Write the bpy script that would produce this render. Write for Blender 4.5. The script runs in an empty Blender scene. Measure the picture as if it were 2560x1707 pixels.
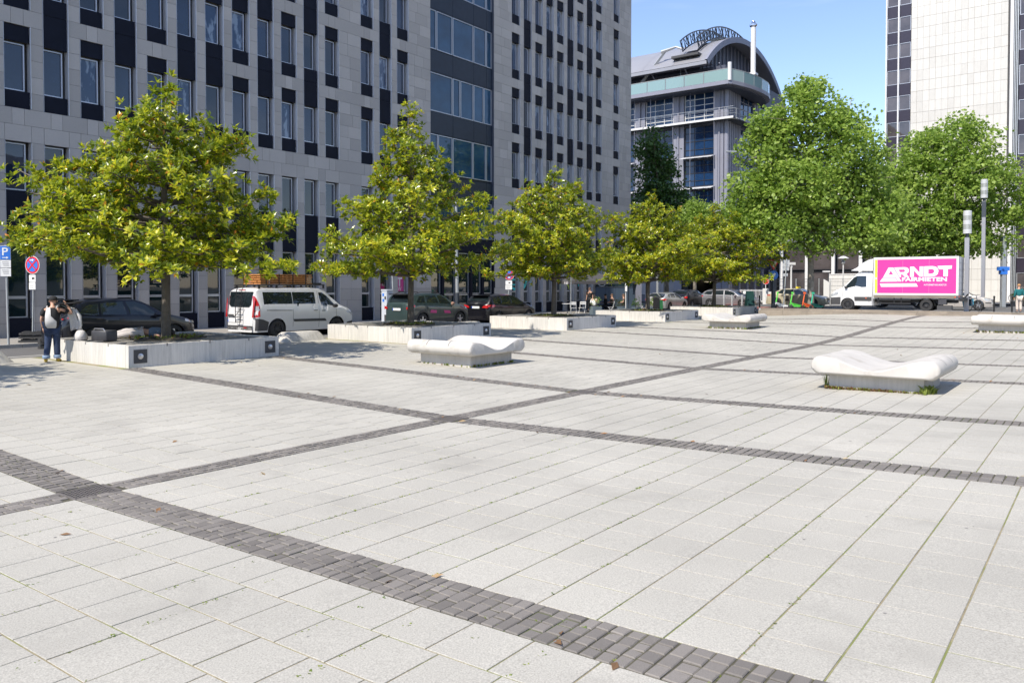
import bpy, bmesh, math, random
import numpy as np
from mathutils import Vector, Matrix

random.seed(7)
rng = np.random.default_rng(7)
SC = bpy.context.scene
COL = SC.collection
R = math.radians

# ------------------------------------------------------------------ camera, light, exposure
CAM_LOC = Vector((0.0, 0.0, 2.05))
PITCH = 1.3
cam_data = bpy.data.cameras.new('camera')
cam = bpy.data.objects.new('camera', cam_data)
COL.objects.link(cam)
cam.location = CAM_LOC
cam.rotation_euler = (R(90 - PITCH), 0, 0)
cam_data.sensor_width = 36.0
cam_data.lens = 1987.0 / 2560.0 * 36.0
cam_data.shift_y = -(853.5 - (711.0 + 1987.0 * math.tan(R(PITCH)))) / 2560.0
cam_data.clip_start = 0.1
cam_data.clip_end = 3000.0
SC.camera = cam

SUN_EL = R(50)
TO_SUN_H = Vector((-0.640, -0.768, 0)).normalized()
TO_SUN = Vector((TO_SUN_H.x * math.cos(SUN_EL), TO_SUN_H.y * math.cos(SUN_EL), math.sin(SUN_EL)))
world = bpy.data.worlds.new('World')
SC.world = world
world.use_nodes = True
wn, wl = world.node_tree.nodes, world.node_tree.links
wn.clear()
w_out = wn.new('ShaderNodeOutputWorld')
w_bg = wn.new('ShaderNodeBackground')
w_sky = wn.new('ShaderNodeTexSky')
w_sky.sky_type = 'NISHITA'
w_sky.sun_disc = False
w_sky.sun_elevation = SUN_EL
w_sky.sun_rotation = math.atan2(TO_SUN_H.x, TO_SUN_H.y)
w_sky.air_density = 1.0
w_sky.dust_density = 0.1
w_sky.ozone_density = 2.0
# faint cirrus: stretched noise in the sky direction mixed towards white
w_tc = wn.new('ShaderNodeTexCoord')
w_map = wn.new('ShaderNodeMapping')
w_map.inputs['Rotation'].default_value = (0.25, 0.35, 0.5)
w_map.inputs['Scale'].default_value = (1.2, 3.0, 9.0)
w_noise = wn.new('ShaderNodeTexNoise')
w_noise.inputs['Scale'].default_value = 1.1
w_noise.inputs['Detail'].default_value = 5.0
w_noise.inputs['Roughness'].default_value = 0.5
w_ramp = wn.new('ShaderNodeValToRGB')
w_ramp.color_ramp.elements[0].position = 0.47
w_ramp.color_ramp.elements[0].color = (0, 0, 0, 1)
w_ramp.color_ramp.elements[1].position = 0.80
w_ramp.color_ramp.elements[1].color = (0.5, 0.5, 0.5, 1)
w_mix = wn.new('ShaderNodeMix')
w_mix.data_type = 'RGBA'
w_mix.inputs[7].default_value = (6.6, 7.2, 8.0, 1)
wl.new(w_tc.outputs['Generated'], w_map.inputs['Vector'])
wl.new(w_map.outputs['Vector'], w_noise.inputs['Vector'])
wl.new(w_noise.outputs['Fac'], w_ramp.inputs['Fac'])
wl.new(w_ramp.outputs['Color'], w_mix.inputs[0])
wl.new(w_sky.outputs['Color'], w_mix.inputs[6])
w_tint = wn.new('ShaderNodeMix')
w_tint.data_type = 'RGBA'
w_tint.blend_type = 'MULTIPLY'
w_tint.inputs[0].default_value = 1.0
w_tint.inputs[7].default_value = (1.0, 0.955, 1.03, 1)
wl.new(w_mix.outputs[2], w_tint.inputs[6])
wl.new(w_tint.outputs[2], w_bg.inputs['Color'])
w_bg.inputs['Strength'].default_value = 0.15
wl.new(w_bg.outputs['Background'], w_out.inputs['Surface'])

sun_data = bpy.data.lights.new('sun', 'SUN')
sun_data.energy = 4.3
sun_data.angle = R(0.53)
sun_data.color = (1.0, 0.93, 0.82)
sun = bpy.data.objects.new('sun', sun_data)
COL.objects.link(sun)
sun.rotation_euler = TO_SUN.to_track_quat('Z', 'Y').to_euler()
sun.location = (-30, -30, 60)

SC.view_settings.view_transform = 'Standard'
SC.view_settings.look = 'None'
SC.view_settings.gamma = 1.0
SC.view_settings.use_curve_mapping = False
SC.view_settings.exposure = 0.62
SC.render.engine = 'CYCLES'
SC.cycles.max_bounces = 8
SC.cycles.transparent_max_bounces = 8
SC.cycles.use_denoising = True

# ------------------------------------------------------------------ plan frame: s along the street, n across the plaza
I1 = (-4.54, 8.49)
CS, SN = 0.6028, 0.7979
TH = math.atan2(SN, CS)


def W(s, n, z=0.0):
    return Vector((I1[0] + s * CS + n * SN, I1[1] + s * SN - n * CS, z))


def sn_of(x, y):
    dx, dy = x - I1[0], y - I1[1]
    return dx * CS + dy * SN, dx * SN - dy * CS


def sst(a, b, x):
    t = np.clip((np.asarray(x, float) - a) / (b - a), 0, 1)
    return t * t * (3 - 2 * t)


def zg(s, n):
    """height of the plaza: a shallow valley along the drain strip, rising towards the far steps"""
    s = np.asarray(s, float)
    n = np.asarray(n, float)
    z = np.interp(n, [-30, -10.5, 0, 12, 40], [0, 0, -0.18, 0.06, 0.1])
    return z + 0.42 * sst(24, 46.5, s) * sst(-11, -2, n)


def zroad(s, n):
    s = np.asarray(s, float)
    n = np.asarray(n, float)
    return -0.012 + 0.23 * sst(50, 60, s) * sst(-24, -13, n)


def in_view(p, m=0.03):
    d = p[1] * math.cos(R(PITCH)) - (p[2] - 2.05) * math.sin(R(PITCH))
    if d < 0.3:
        return False
    u = p[0] / d * 1987 / 2560
    v = ((p[2] - 2.05) * math.cos(R(PITCH)) + p[1] * math.sin(R(PITCH))) / d * 1987
    py = 711 + 1987 * math.tan(R(PITCH)) - v
    return abs(u) < 0.5 + m and -1707 * m < py < 1707 * (1 + m)


# ------------------------------------------------------------------ materials
def nnode(nt, t, **kw):
    n = nt.nodes.new(t)
    for k, v in kw.items():
        setattr(n, k, v)
    return n


def mix_mul(nt, col_socket, fac_socket):
    m = nnode(nt, 'ShaderNodeMix', data_type='RGBA', blend_type='MULTIPLY')
    m.inputs[0].default_value = 1.0
    nt.links.new(col_socket, m.inputs[6])
    nt.links.new(fac_socket, m.inputs[7])
    return m.outputs[2]


def rng_map(nt, sock, lo, hi, a=0.0, b=1.0):
    m = nnode(nt, 'ShaderNodeMapRange')
    m.inputs['From Min'].default_value = a
    m.inputs['From Max'].default_value = b
    m.inputs['To Min'].default_value = lo
    m.inputs['To Max'].default_value = hi
    nt.links.new(sock, m.inputs['Value'])
    return m.outputs['Result']


def noise(nt, vec, scale, detail=3.0, rough=0.55):
    n = nnode(nt, 'ShaderNodeTexNoise')
    n.inputs['Scale'].default_value = scale
    n.inputs['Detail'].default_value = detail
    n.inputs['Roughness'].default_value = rough
    nt.links.new(vec, n.inputs['Vector'])
    return n.outputs['Fac']


def M(name, col, rough=0.6, metal=0.0, spec=0.5, var=0.0, vscale=3.0, fine=0.0, fscale=70.0,
      bump=0.0, bscale=60.0, rnd=0.0, coat=0.0, streak=0.0, stain=None, tint=None):
    m = bpy.data.materials.new(name)
    m.use_nodes = True
    nt = m.node_tree
    b = nt.nodes['Principled BSDF']
    b.inputs['Roughness'].default_value = rough
    b.inputs['Metallic'].default_value = metal
    b.inputs['Specular IOR Level'].default_value = spec
    b.inputs['Coat Weight'].default_value = coat
    b.inputs['Coat Roughness'].default_value = 0.04
    geo = nnode(nt, 'ShaderNodeNewGeometry')
    pos = geo.outputs['Position']
    rgb = nnode(nt, 'ShaderNodeRGB')
    rgb.outputs[0].default_value = (*col, 1)
    c = rgb.outputs[0]
    if tint is not None:
        f = rng_map(nt, noise(nt, pos, vscale * 0.6, 4), 0, 1, 0.42, 0.68)
        mx = nnode(nt, 'ShaderNodeMix', data_type='RGBA')
        nt.links.new(f, mx.inputs[0])
        nt.links.new(c, mx.inputs[6])
        mx.inputs[7].default_value = (*tint, 1)
        c = mx.outputs[2]
    if rnd:
        at = nnode(nt, 'ShaderNodeAttribute', attribute_name='rnd')
        c = mix_mul(nt, c, rng_map(nt, at.outputs['Fac'], 1 - rnd, 1 + rnd))
    if var:
        c = mix_mul(nt, c, rng_map(nt, noise(nt, pos, vscale, 4), 1 - var, 1 + var, 0.25, 0.75))
    if fine:
        c = mix_mul(nt, c, rng_map(nt, noise(nt, pos, fscale, 2, 0.7), 1 - fine, 1 + fine, 0.25, 0.75))
    if streak:
        mp = nnode(nt, 'ShaderNodeMapping')
        mp.inputs['Scale'].default_value = (9, 9, 0.6)
        nt.links.new(pos, mp.inputs['Vector'])
        c = mix_mul(nt, c, rng_map(nt, noise(nt, mp.outputs['Vector'], 1.6, 5, 0.7), 1.06, 1 - streak, 0.4, 0.75))
    if stain is not None:
        sc, th, amt, scol = stain
        f = rng_map(nt, noise(nt, pos, sc, 6, 0.62), 0, amt, th, th + 0.09)
        mx = nnode(nt, 'ShaderNodeMix', data_type='RGBA')
        nt.links.new(f, mx.inputs[0])
        nt.links.new(c, mx.inputs[6])
        mx.inputs[7].default_value = (*scol, 1)
        c = mx.outputs[2]
    nt.links.new(c, b.inputs['Base Color'])
    if bump:
        bp = nnode(nt, 'ShaderNodeBump')
        bp.inputs['Strength'].default_value = bump
        bp.inputs['Distance'].default_value = 0.01
        nt.links.new(noise(nt, pos, bscale, 4, 0.6), bp.inputs['Height'])
        nt.links.new(bp.outputs['Normal'], b.inputs['Normal'])
    return m


def glass_mat(name, col, wob=0.0, spec=0.75, rough=0.02, wscale=0.9):
    m = M(name, col, rough=rough, spec=spec, var=0.5, vscale=0.6)
    nt = m.node_tree
    b = nt.nodes['Principled BSDF']
    b.inputs['IOR'].default_value = 1.55
    if wob:
        geo = nnode(nt, 'ShaderNodeNewGeometry')
        bp = nnode(nt, 'ShaderNodeBump')
        bp.inputs['Strength'].default_value = wob
        bp.inputs['Distance'].default_value = 0.02
        nt.links.new(noise(nt, geo.outputs['Position'], wscale, 2, 0.4), bp.inputs['Height'])
        nt.links.new(bp.outputs['Normal'], b.inputs['Normal'])
    return m


def leaf_mat(name, stops, rough=0.35, trans=0.35, spec=0.5):
    m = bpy.data.materials.new(name)
    m.use_nodes = True
    nt = m.node_tree
    b = nt.nodes['Principled BSDF']
    out = nt.nodes['Material Output']
    at = nnode(nt, 'ShaderNodeAttribute', attribute_name='rnd')
    rp = nnode(nt, 'ShaderNodeValToRGB')
    el = rp.color_ramp.elements
    while len(el) < len(stops):
        el.new(0.5)
    for e, (p, c) in zip(el, stops):
        e.position = p
        e.color = (*c, 1)
    nt.links.new(at.outputs['Fac'], rp.inputs['Fac'])
    nt.links.new(rp.outputs['Color'], b.inputs['Base Color'])
    b.inputs['Roughness'].default_value = rough
    b.inputs['Specular IOR Level'].default_value = spec
    tr = nnode(nt, 'ShaderNodeBsdfTranslucent')
    br = mix_mul(nt, rp.outputs['Color'], rng_map(nt, at.outputs['Fac'], 1.6, 1.6))
    nt.links.new(br, tr.inputs['Color'])
    mx = nnode(nt, 'ShaderNodeMixShader')
    mx.inputs[0].default_value = trans
    nt.links.new(b.outputs[0], mx.inputs[1])
    nt.links.new(tr.outputs[0], mx.inputs[2])
    nt.links.new(mx.outputs[0], out.inputs['Surface'])
    return m


MT = {}
MT['slab'] = M('concrete_slab', (0.385, 0.367, 0.322), 0.85, var=0.15, vscale=0.30, fine=0.32, fscale=95, bump=0.25, bscale=300, rnd=0.035,
               stain=(0.7, 0.56, 0.34, (0.27, 0.255, 0.225)))
MT['slab_bed'] = M('joint_sand', (0.25, 0.215, 0.135), 0.95, var=0.2, fine=0.3, fscale=60, stain=(1.1, 0.47, 0.85, (0.16, 0.19, 0.045)))
MT['sett'] = M('basalt_sett', (0.172, 0.156, 0.140), 0.8, var=0.15, vscale=1.2, fine=0.2, fscale=180, bump=0.4, bscale=120, rnd=0.22)
MT['sett_bed'] = M('sett_joint', (0.075, 0.070, 0.045), 0.95, var=0.3, fine=0.3, fscale=60, stain=(1.6, 0.53, 0.8, (0.09, 0.12, 0.03)))
MT['asphalt'] = M('asphalt', (0.11, 0.108, 0.108), 0.9, var=0.12, vscale=0.4, fine=0.25, fscale=120, bump=0.3, bscale=150)
MT['sidewalk'] = M('sidewalk_paving', (0.30, 0.28, 0.25), 0.9, var=0.12, vscale=0.8, fine=0.15, fscale=100, rnd=0.1)
MT['terrace'] = M('terrace_paving', (0.29, 0.275, 0.25), 0.9, var=0.12, vscale=0.8, fine=0.15, fscale=100, rnd=0.1)
MT['step'] = M('step_stone', (0.24, 0.205, 0.165), 0.85, var=0.2, vscale=1.5, fine=0.15, rnd=0.12)
MT['kerb'] = M('kerb_stone', (0.38, 0.37, 0.35), 0.85, var=0.12, fine=0.15, rnd=0.08)
MT['planter'] = M('planter_concrete', (0.56, 0.54, 0.505), 0.75, var=0.06, vscale=1.2, fine=0.05, streak=0.22, bump=0.08, rnd=0.07,
                  stain=(2.2, 0.66, 0.35, (0.34, 0.33, 0.30)))
MT['bench'] = M('bench_concrete', (0.50, 0.475, 0.435), 0.75, var=0.10, vscale=1.5, fine=0.05, fscale=120, bump=0.1, bscale=140,
                stain=(1.9, 0.56, 0.5, (0.32, 0.285, 0.235)))
MT['bench_base'] = M('bench_base_concrete', (0.46, 0.435, 0.40), 0.8, var=0.1, vscale=2, streak=0.14, bump=0.1,
                     stain=(2.4, 0.62, 0.5, (0.36, 0.32, 0.27)))
MT['barrier'] = M('barrier_concrete', (0.46, 0.44, 0.40), 0.8, var=0.12, vscale=2.5, fine=0.08, streak=0.25, stain=(3.0, 0.60, 0.7, (0.16, 0.15, 0.14)))
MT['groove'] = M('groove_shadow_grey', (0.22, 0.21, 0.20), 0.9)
MT['soil'] = M('planter_soil', (0.085, 0.07, 0.05), 0.95, var=0.3, vscale=4, fine=0.4, fscale=50)
MT['planter_top'] = M('planter_top_paving', (0.22, 0.21, 0.195), 0.9, var=0.25, vscale=3, fine=0.2, stain=(2.5, 0.55, 0.6, (0.12, 0.10, 0.08)))
MT['stone'] = M('facade_granite', (0.405, 0.378, 0.352), 0.7, var=0.06, vscale=0.35, fine=0.13, fscale=55, rnd=0.11,
                stain=(0.7, 0.62, 0.25, (0.30, 0.275, 0.262)))
MT['reveal'] = M('facade_backing_metal', (0.085, 0.095, 0.125), 0.45, metal=0.2, var=0.1)
MT['dark_panel'] = M('dark_panel', (0.007, 0.009, 0.018), 0.6, spec=0.15, var=0.2, vscale=2, fine=0.15, fscale=140)
MT['frame'] = M('window_frame_aluminium', (0.50, 0.51, 0.54), 0.35, metal=0.6)
MT['fin'] = M('window_edge_fin', (0.72, 0.72, 0.74), 0.3, metal=0.5)
MT['dark_frame'] = M('dark_window_frame', (0.03, 0.032, 0.04), 0.4, metal=0.3)
MT['pane'] = glass_mat('window_pane', (0.008, 0.018, 0.042), wob=0.28)
MT['pane_dark'] = glass_mat('dark_room_pane', (0.004, 0.007, 0.012), wob=0.2)
MT['pane_curtain'] = glass_mat('curtained_pane', (0.30, 0.33, 0.36), wob=0.2)  # wavy pale stripes in the base colour imitate a tower's reflection
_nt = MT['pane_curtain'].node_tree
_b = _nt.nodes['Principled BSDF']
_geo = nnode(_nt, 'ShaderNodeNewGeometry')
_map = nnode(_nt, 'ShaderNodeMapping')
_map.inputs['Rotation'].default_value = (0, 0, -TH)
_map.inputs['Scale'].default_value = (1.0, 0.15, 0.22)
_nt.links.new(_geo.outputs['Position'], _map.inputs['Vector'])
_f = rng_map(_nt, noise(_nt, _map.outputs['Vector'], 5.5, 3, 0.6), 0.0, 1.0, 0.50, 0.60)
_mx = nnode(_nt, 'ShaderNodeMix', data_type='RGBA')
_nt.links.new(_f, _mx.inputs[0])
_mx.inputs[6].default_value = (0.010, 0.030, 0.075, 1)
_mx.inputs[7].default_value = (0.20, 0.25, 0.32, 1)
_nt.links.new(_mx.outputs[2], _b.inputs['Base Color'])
MT['bay_pane'] = glass_mat('bay_window_pane', (0.016, 0.055, 0.105), wob=0.1, spec=0.5)
MT['bay_band'] = M('bay_band_panel', (0.012, 0.020, 0.036), 0.4, spec=0.4, var=0.2)
MT['shop_pane'] = glass_mat('shop_pane', (0.010, 0.022, 0.024), wob=0.06)
MT['brown_pane'] = glass_mat('bronze_pane', (0.075, 0.065, 0.066), wob=0.05)
MT['brown_panel'] = M('bronze_spandrel', (0.030, 0.024, 0.038), 0.3, var=0.1)
MT['tower_tile'] = M('tower_tile', (0.52, 0.505, 0.47), 0.55, var=0.03, fine=0.03, rnd=0.07, streak=0.05)
MT['tower_joint'] = M('tower_joint', (0.33, 0.30, 0.26), 0.9)
MT['white_metal'] = M('white_metal', (0.62, 0.62, 0.62), 0.4)
MT['blue_grey'] = M('blue_grey_cladding', (0.24, 0.245, 0.295), 0.45, metal=0.15, var=0.05, vscale=0.8)
MT['blue_grey_dark'] = M('dark_blue_grey_cladding', (0.07, 0.078, 0.11), 0.5, metal=0.2, var=0.08)
MT['steel_dark'] = M('dark_steel', (0.06, 0.07, 0.085), 0.45, metal=0.4)
MT['roof_metal'] = M('zinc_roof', (0.32, 0.32, 0.34), 0.4, metal=0.35, var=0.06, vscale=0.5)
MT['glass_green'] = M('frosted_glass', (0.22, 0.33, 0.33), 0.12, spec=0.8)
MT['mid_pane'] = glass_mat('office_pane', (0.010, 0.032, 0.085), wob=0.04, spec=0.4)
MT['bark'] = M('magnolia_bark', (0.115, 0.098, 0.080), 0.9, var=0.25, vscale=9, fine=0.25, fscale=60, bump=0.6, bscale=40)
MT['plane_bark'] = M('plane_bark', (0.20, 0.175, 0.14), 0.9, var=0.2, vscale=2, fine=0.2, bump=0.4, bscale=20, stain=(2.2, 0.55, 0.8, (0.36, 0.32, 0.26)))
MT['magnolia'] = leaf_mat('magnolia_leaf', [(0.0, (0.024, 0.058, 0.010)), (0.30, (0.115, 0.175, 0.014)), (0.58, (0.325, 0.365, 0.018)), (0.86, (0.520, 0.490, 0.030)),
                                            (0.93, (0.38, 0.20, 0.02)), (1.0, (0.56, 0.22, 0.02))], rough=0.27, trans=0.38, spec=0.5)
MT['plane_leaf'] = leaf_mat('plane_tree_leaf', [(0.0, (0.075, 0.140, 0.022)), (0.5, (0.210, 0.310, 0.050)), (1.0, (0.380, 0.470, 0.110))], rough=0.42, trans=0.42, spec=0.4)
MT['dark_leaf'] = leaf_mat('dark_tree_leaf', [(0.0, (0.022, 0.058, 0.014)), (0.6, (0.06, 0.125, 0.025)), (1.0, (0.12, 0.20, 0.04))], rough=0.45, trans=0.25)
MT['weed'] = leaf_mat('weed_leaf', [(0.0, (0.10, 0.16, 0.03)), (0.55, (0.26, 0.30, 0.05)), (0.75, (0.16, 0.09, 0.04)), (1.0, (0.22, 0.10, 0.05))], rough=0.6, trans=0.3)
MT['litter'] = leaf_mat('fallen_leaf', [(0.0, (0.10, 0.06, 0.03)), (0.6, (0.30, 0.16, 0.07)), (0.85, (0.35, 0.27, 0.15)), (1.0, (0.6, 0.58, 0.52))], rough=0.7, trans=0.1)
MT['black'] = M('black_plastic', (0.018, 0.018, 0.020), 0.5, var=0.1)
MT['rubber'] = M('tyre_rubber', (0.028, 0.028, 0.029), 0.8, var=0.15, vscale=8)
MT['rubber_base'] = M('recycled_rubber', (0.035, 0.035, 0.036), 0.75, var=0.2, vscale=6)
MT['car_glass'] = glass_mat('car_glass', (0.012, 0.018, 0.020))
MT['chrome'] = M('chrome', (0.7, 0.7, 0.72), 0.12, metal=1.0)
MT['alloy'] = M('alloy_rim', (0.48, 0.48, 0.50), 0.28, metal=0.8)
MT['steel_rim'] = M('black_steel_rim', (0.045, 0.045, 0.048), 0.45, metal=0.3)
MT['head'] = M('headlight_glass', (0.35, 0.37, 0.40), 0.05, spec=0.9, coat=1)
MT['tail'] = M('tail_light_red', (0.42, 0.012, 0.012), 0.12, spec=0.7, coat=1)
MT['plate'] = M('number_plate_white', (0.75, 0.75, 0.74), 0.4)
MT['plate_blue'] = M('number_plate_blue', (0.02, 0.07, 0.42), 0.4)
MT['trim'] = M('dark_grey_trim', (0.055, 0.055, 0.058), 0.65)
MT['seam'] = M('panel_gap', (0.02, 0.02, 0.022), 0.8)
MT['white_paint'] = M('white_car_paint', (0.66, 0.66, 0.66), 0.35, coat=0.6, var=0.02)
MT['black_paint'] = M('black_car_paint', (0.004, 0.005, 0.010), 0.3, coat=0.6, spec=0.3)
MT['navy_black_paint'] = M('dark_car_paint', (0.006, 0.006, 0.009), 0.3, coat=0.6, spec=0.3)
MT['green_paint'] = M('dark_green_car_paint', (0.028, 0.048, 0.048), 0.35, coat=0.8)
MT['silver_paint'] = M('silver_car_paint', (0.46, 0.46, 0.45), 0.32, metal=0.55, coat=0.8)
MT['grey_paint'] = M('grey_car_paint', (0.25, 0.25, 0.27), 0.32, metal=0.5, coat=0.8)
MT['beige_paint'] = M('light_beige_car_paint', (0.42, 0.38, 0.27), 0.35, coat=0.8)
MT['sand_paint'] = M('pale_silver_car_paint', (0.58, 0.54, 0.50), 0.35, metal=0.4, coat=0.8)
MT['pink'] = M('pink_vinyl', (0.66, 0.035, 0.28), 0.4, var=0.02)
MT['pink_sticker'] = M('pink_sticker', (0.55, 0.05, 0.22), 0.5)
MT['yellow'] = M('yellow_vinyl', (0.80, 0.62, 0.04), 0.45)
MT['white_print'] = M('white_print', (0.74, 0.72, 0.73), 0.45)
MT['pole'] = M('galvanised_pole', (0.42, 0.44, 0.45), 0.45, metal=0.5, var=0.08, vscale=3)
MT['lamp_pole'] = M('grey_lamp_post', (0.34, 0.34, 0.36), 0.4, metal=0.5)
MT['sign_white'] = M('sign_white', (0.78, 0.78, 0.77), 0.45)
MT['sign_red'] = M('sign_red', (0.62, 0.015, 0.03), 0.45)
MT['sign_blue'] = M('sign_blue', (0.03, 0.17, 0.62), 0.45)
MT['sign_ink'] = M('sign_ink', (0.03, 0.03, 0.03), 0.6)
MT['sign_grey'] = M('sign_back_grey', (0.42, 0.43, 0.44), 0.5, metal=0.3)
MT['print_grey'] = M('faded_print', (0.42, 0.42, 0.42), 0.6)
MT['wood'] = M('orange_wood', (0.50, 0.21, 0.065), 0.6, var=0.2, vscale=3, rnd=0.12)
MT['machine'] = M('ticket_machine_grey', (0.50, 0.54, 0.60), 0.4)
MT['teal_decal'] = M('teal_decal', (0.06, 0.55, 0.52), 0.5)
MT['lime_decal'] = M('lime_decal', (0.48, 0.58, 0.05), 0.5)
MT['gold_decal'] = M('gold_decal', (0.55, 0.42, 0.06), 0.5)
MT['skin'] = M('skin', (0.52, 0.30, 0.21), 0.55)
MT['hair'] = M('dark_hair', (0.025, 0.018, 0.014), 0.6)
MT['hair_brown'] = M('brown_hair', (0.10, 0.055, 0.03), 0.6)
MT['hair_blond'] = M('ginger_hair', (0.42, 0.22, 0.09), 0.6)
MT['cloth_black'] = M('black_cloth', (0.018, 0.018, 0.021), 0.9, var=0.2, vscale=9)
MT['cloth_jeans'] = M('denim', (0.022, 0.038, 0.085), 0.9, var=0.35, vscale=6)
MT['cloth_jeans_light'] = M('denim_turn_up', (0.22, 0.30, 0.42), 0.9, var=0.1)
MT['cloth_white'] = M('white_cloth', (0.72, 0.72, 0.72), 0.9, var=0.06, vscale=6)
MT['cloth_grey'] = M('light_grey_cloth', (0.46, 0.43, 0.42), 0.9, var=0.12, vscale=6)
MT['cloth_blue_grey'] = M('blue_grey_cloth', (0.12, 0.16, 0.22), 0.9, var=0.15, vscale=6)
MT['cloth_teal'] = M('teal_cloth', (0.008, 0.12, 0.13), 0.9, var=0.1, vscale=6)
MT['cloth_cream'] = M('cream_cloth', (0.55, 0.48, 0.42), 0.9, var=0.08)
MT['cloth_brown'] = M('brown_cloth', (0.16, 0.11, 0.09), 0.9, var=0.15)
MT['cloth_silver'] = M('silver_grey_cloth', (0.55, 0.54, 0.54), 0.6, var=0.15, vscale=8)
MT['plastic_bag'] = M('grey_plastic_bag', (0.55, 0.53, 0.52), 0.45, var=0.1, vscale=6)
MT['luggage'] = M('charcoal_luggage', (0.045, 0.046, 0.054), 0.5, var=0.2, vscale=6)
MT['shoe'] = M('yellow_soled_shoe', (0.42, 0.30, 0.04), 0.7)
MT['shoe_grey'] = M('grey_shoe', (0.12, 0.12, 0.13), 0.8)
MT['parasol'] = M('charcoal_parasol_fabric', (0.060, 0.058, 0.060), 0.85, var=0.06)
MT['parasol_white'] = M('white_parasol_fabric', (0.7, 0.7, 0.7), 0.85)
MT['box_planter'] = M('slate_blue_planter', (0.12, 0.155, 0.18), 0.5, var=0.08)
MT['navy_board'] = M('slate_blue_board', (0.05, 0.075, 0.11), 0.5, var=0.08)
MT['bin_green'] = M('green_bin', (0.03, 0.17, 0.06), 0.5)
MT['board_green'] = M('dark_green_board', (0.008, 0.045, 0.042), 0.45, var=0.1)
MT['scoot_green'] = M('bright_green_scooter', (0.12, 0.62, 0.08), 0.4)
MT['scoot_orange'] = M('orange_scooter', (0.75, 0.13, 0.04), 0.4)
MT['scoot_white'] = M('white_scooter', (0.72, 0.72, 0.72), 0.4)
MT['scoot_teal'] = M('dark_teal_scooter', (0.01, 0.10, 0.09), 0.4)
MT['mint'] = M('mint_scooter', (0.03, 0.42, 0.25), 0.4)
MT['pannier'] = M('light_blue_pannier', (0.10, 0.45, 0.60), 0.6)
MT['frosted_lamp'] = M('frosted_lamp_glass', (0.48, 0.49, 0.50), 0.25)
MT['lamp_glass'] = M('clear_lamp_glass', (0.30, 0.31, 0.30), 0.08, spec=0.9)
MT['white_wall'] = M('white_render', (0.60, 0.59, 0.57), 0.8, var=0.04)
MT['louvre'] = M('louvre_grey', (0.40, 0.38, 0.38), 0.5)
MT['tube_light'] = M('warm_tube_light', (0.9, 0.8, 0.6), 0.5)
_b = MT['tube_light'].node_tree.nodes['Principled BSDF']
_b.inputs['Emission Color'].default_value = (1.0, 0.82, 0.55, 1)
_b.inputs['Emission Strength'].default_value = 1.2
MT['grass'] = leaf_mat('grass_blade', [(0.0, (0.05, 0.09, 0.015)), (1.0, (0.12, 0.17, 0.03))], rough=0.6, trans=0.3)
MT['cardboard'] = M('cardboard', (0.36, 0.24, 0.13), 0.9)
MT['red_brick_paving'] = M('red_paving', (0.30, 0.11, 0.09), 0.9, var=0.15, fine=0.2)


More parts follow.
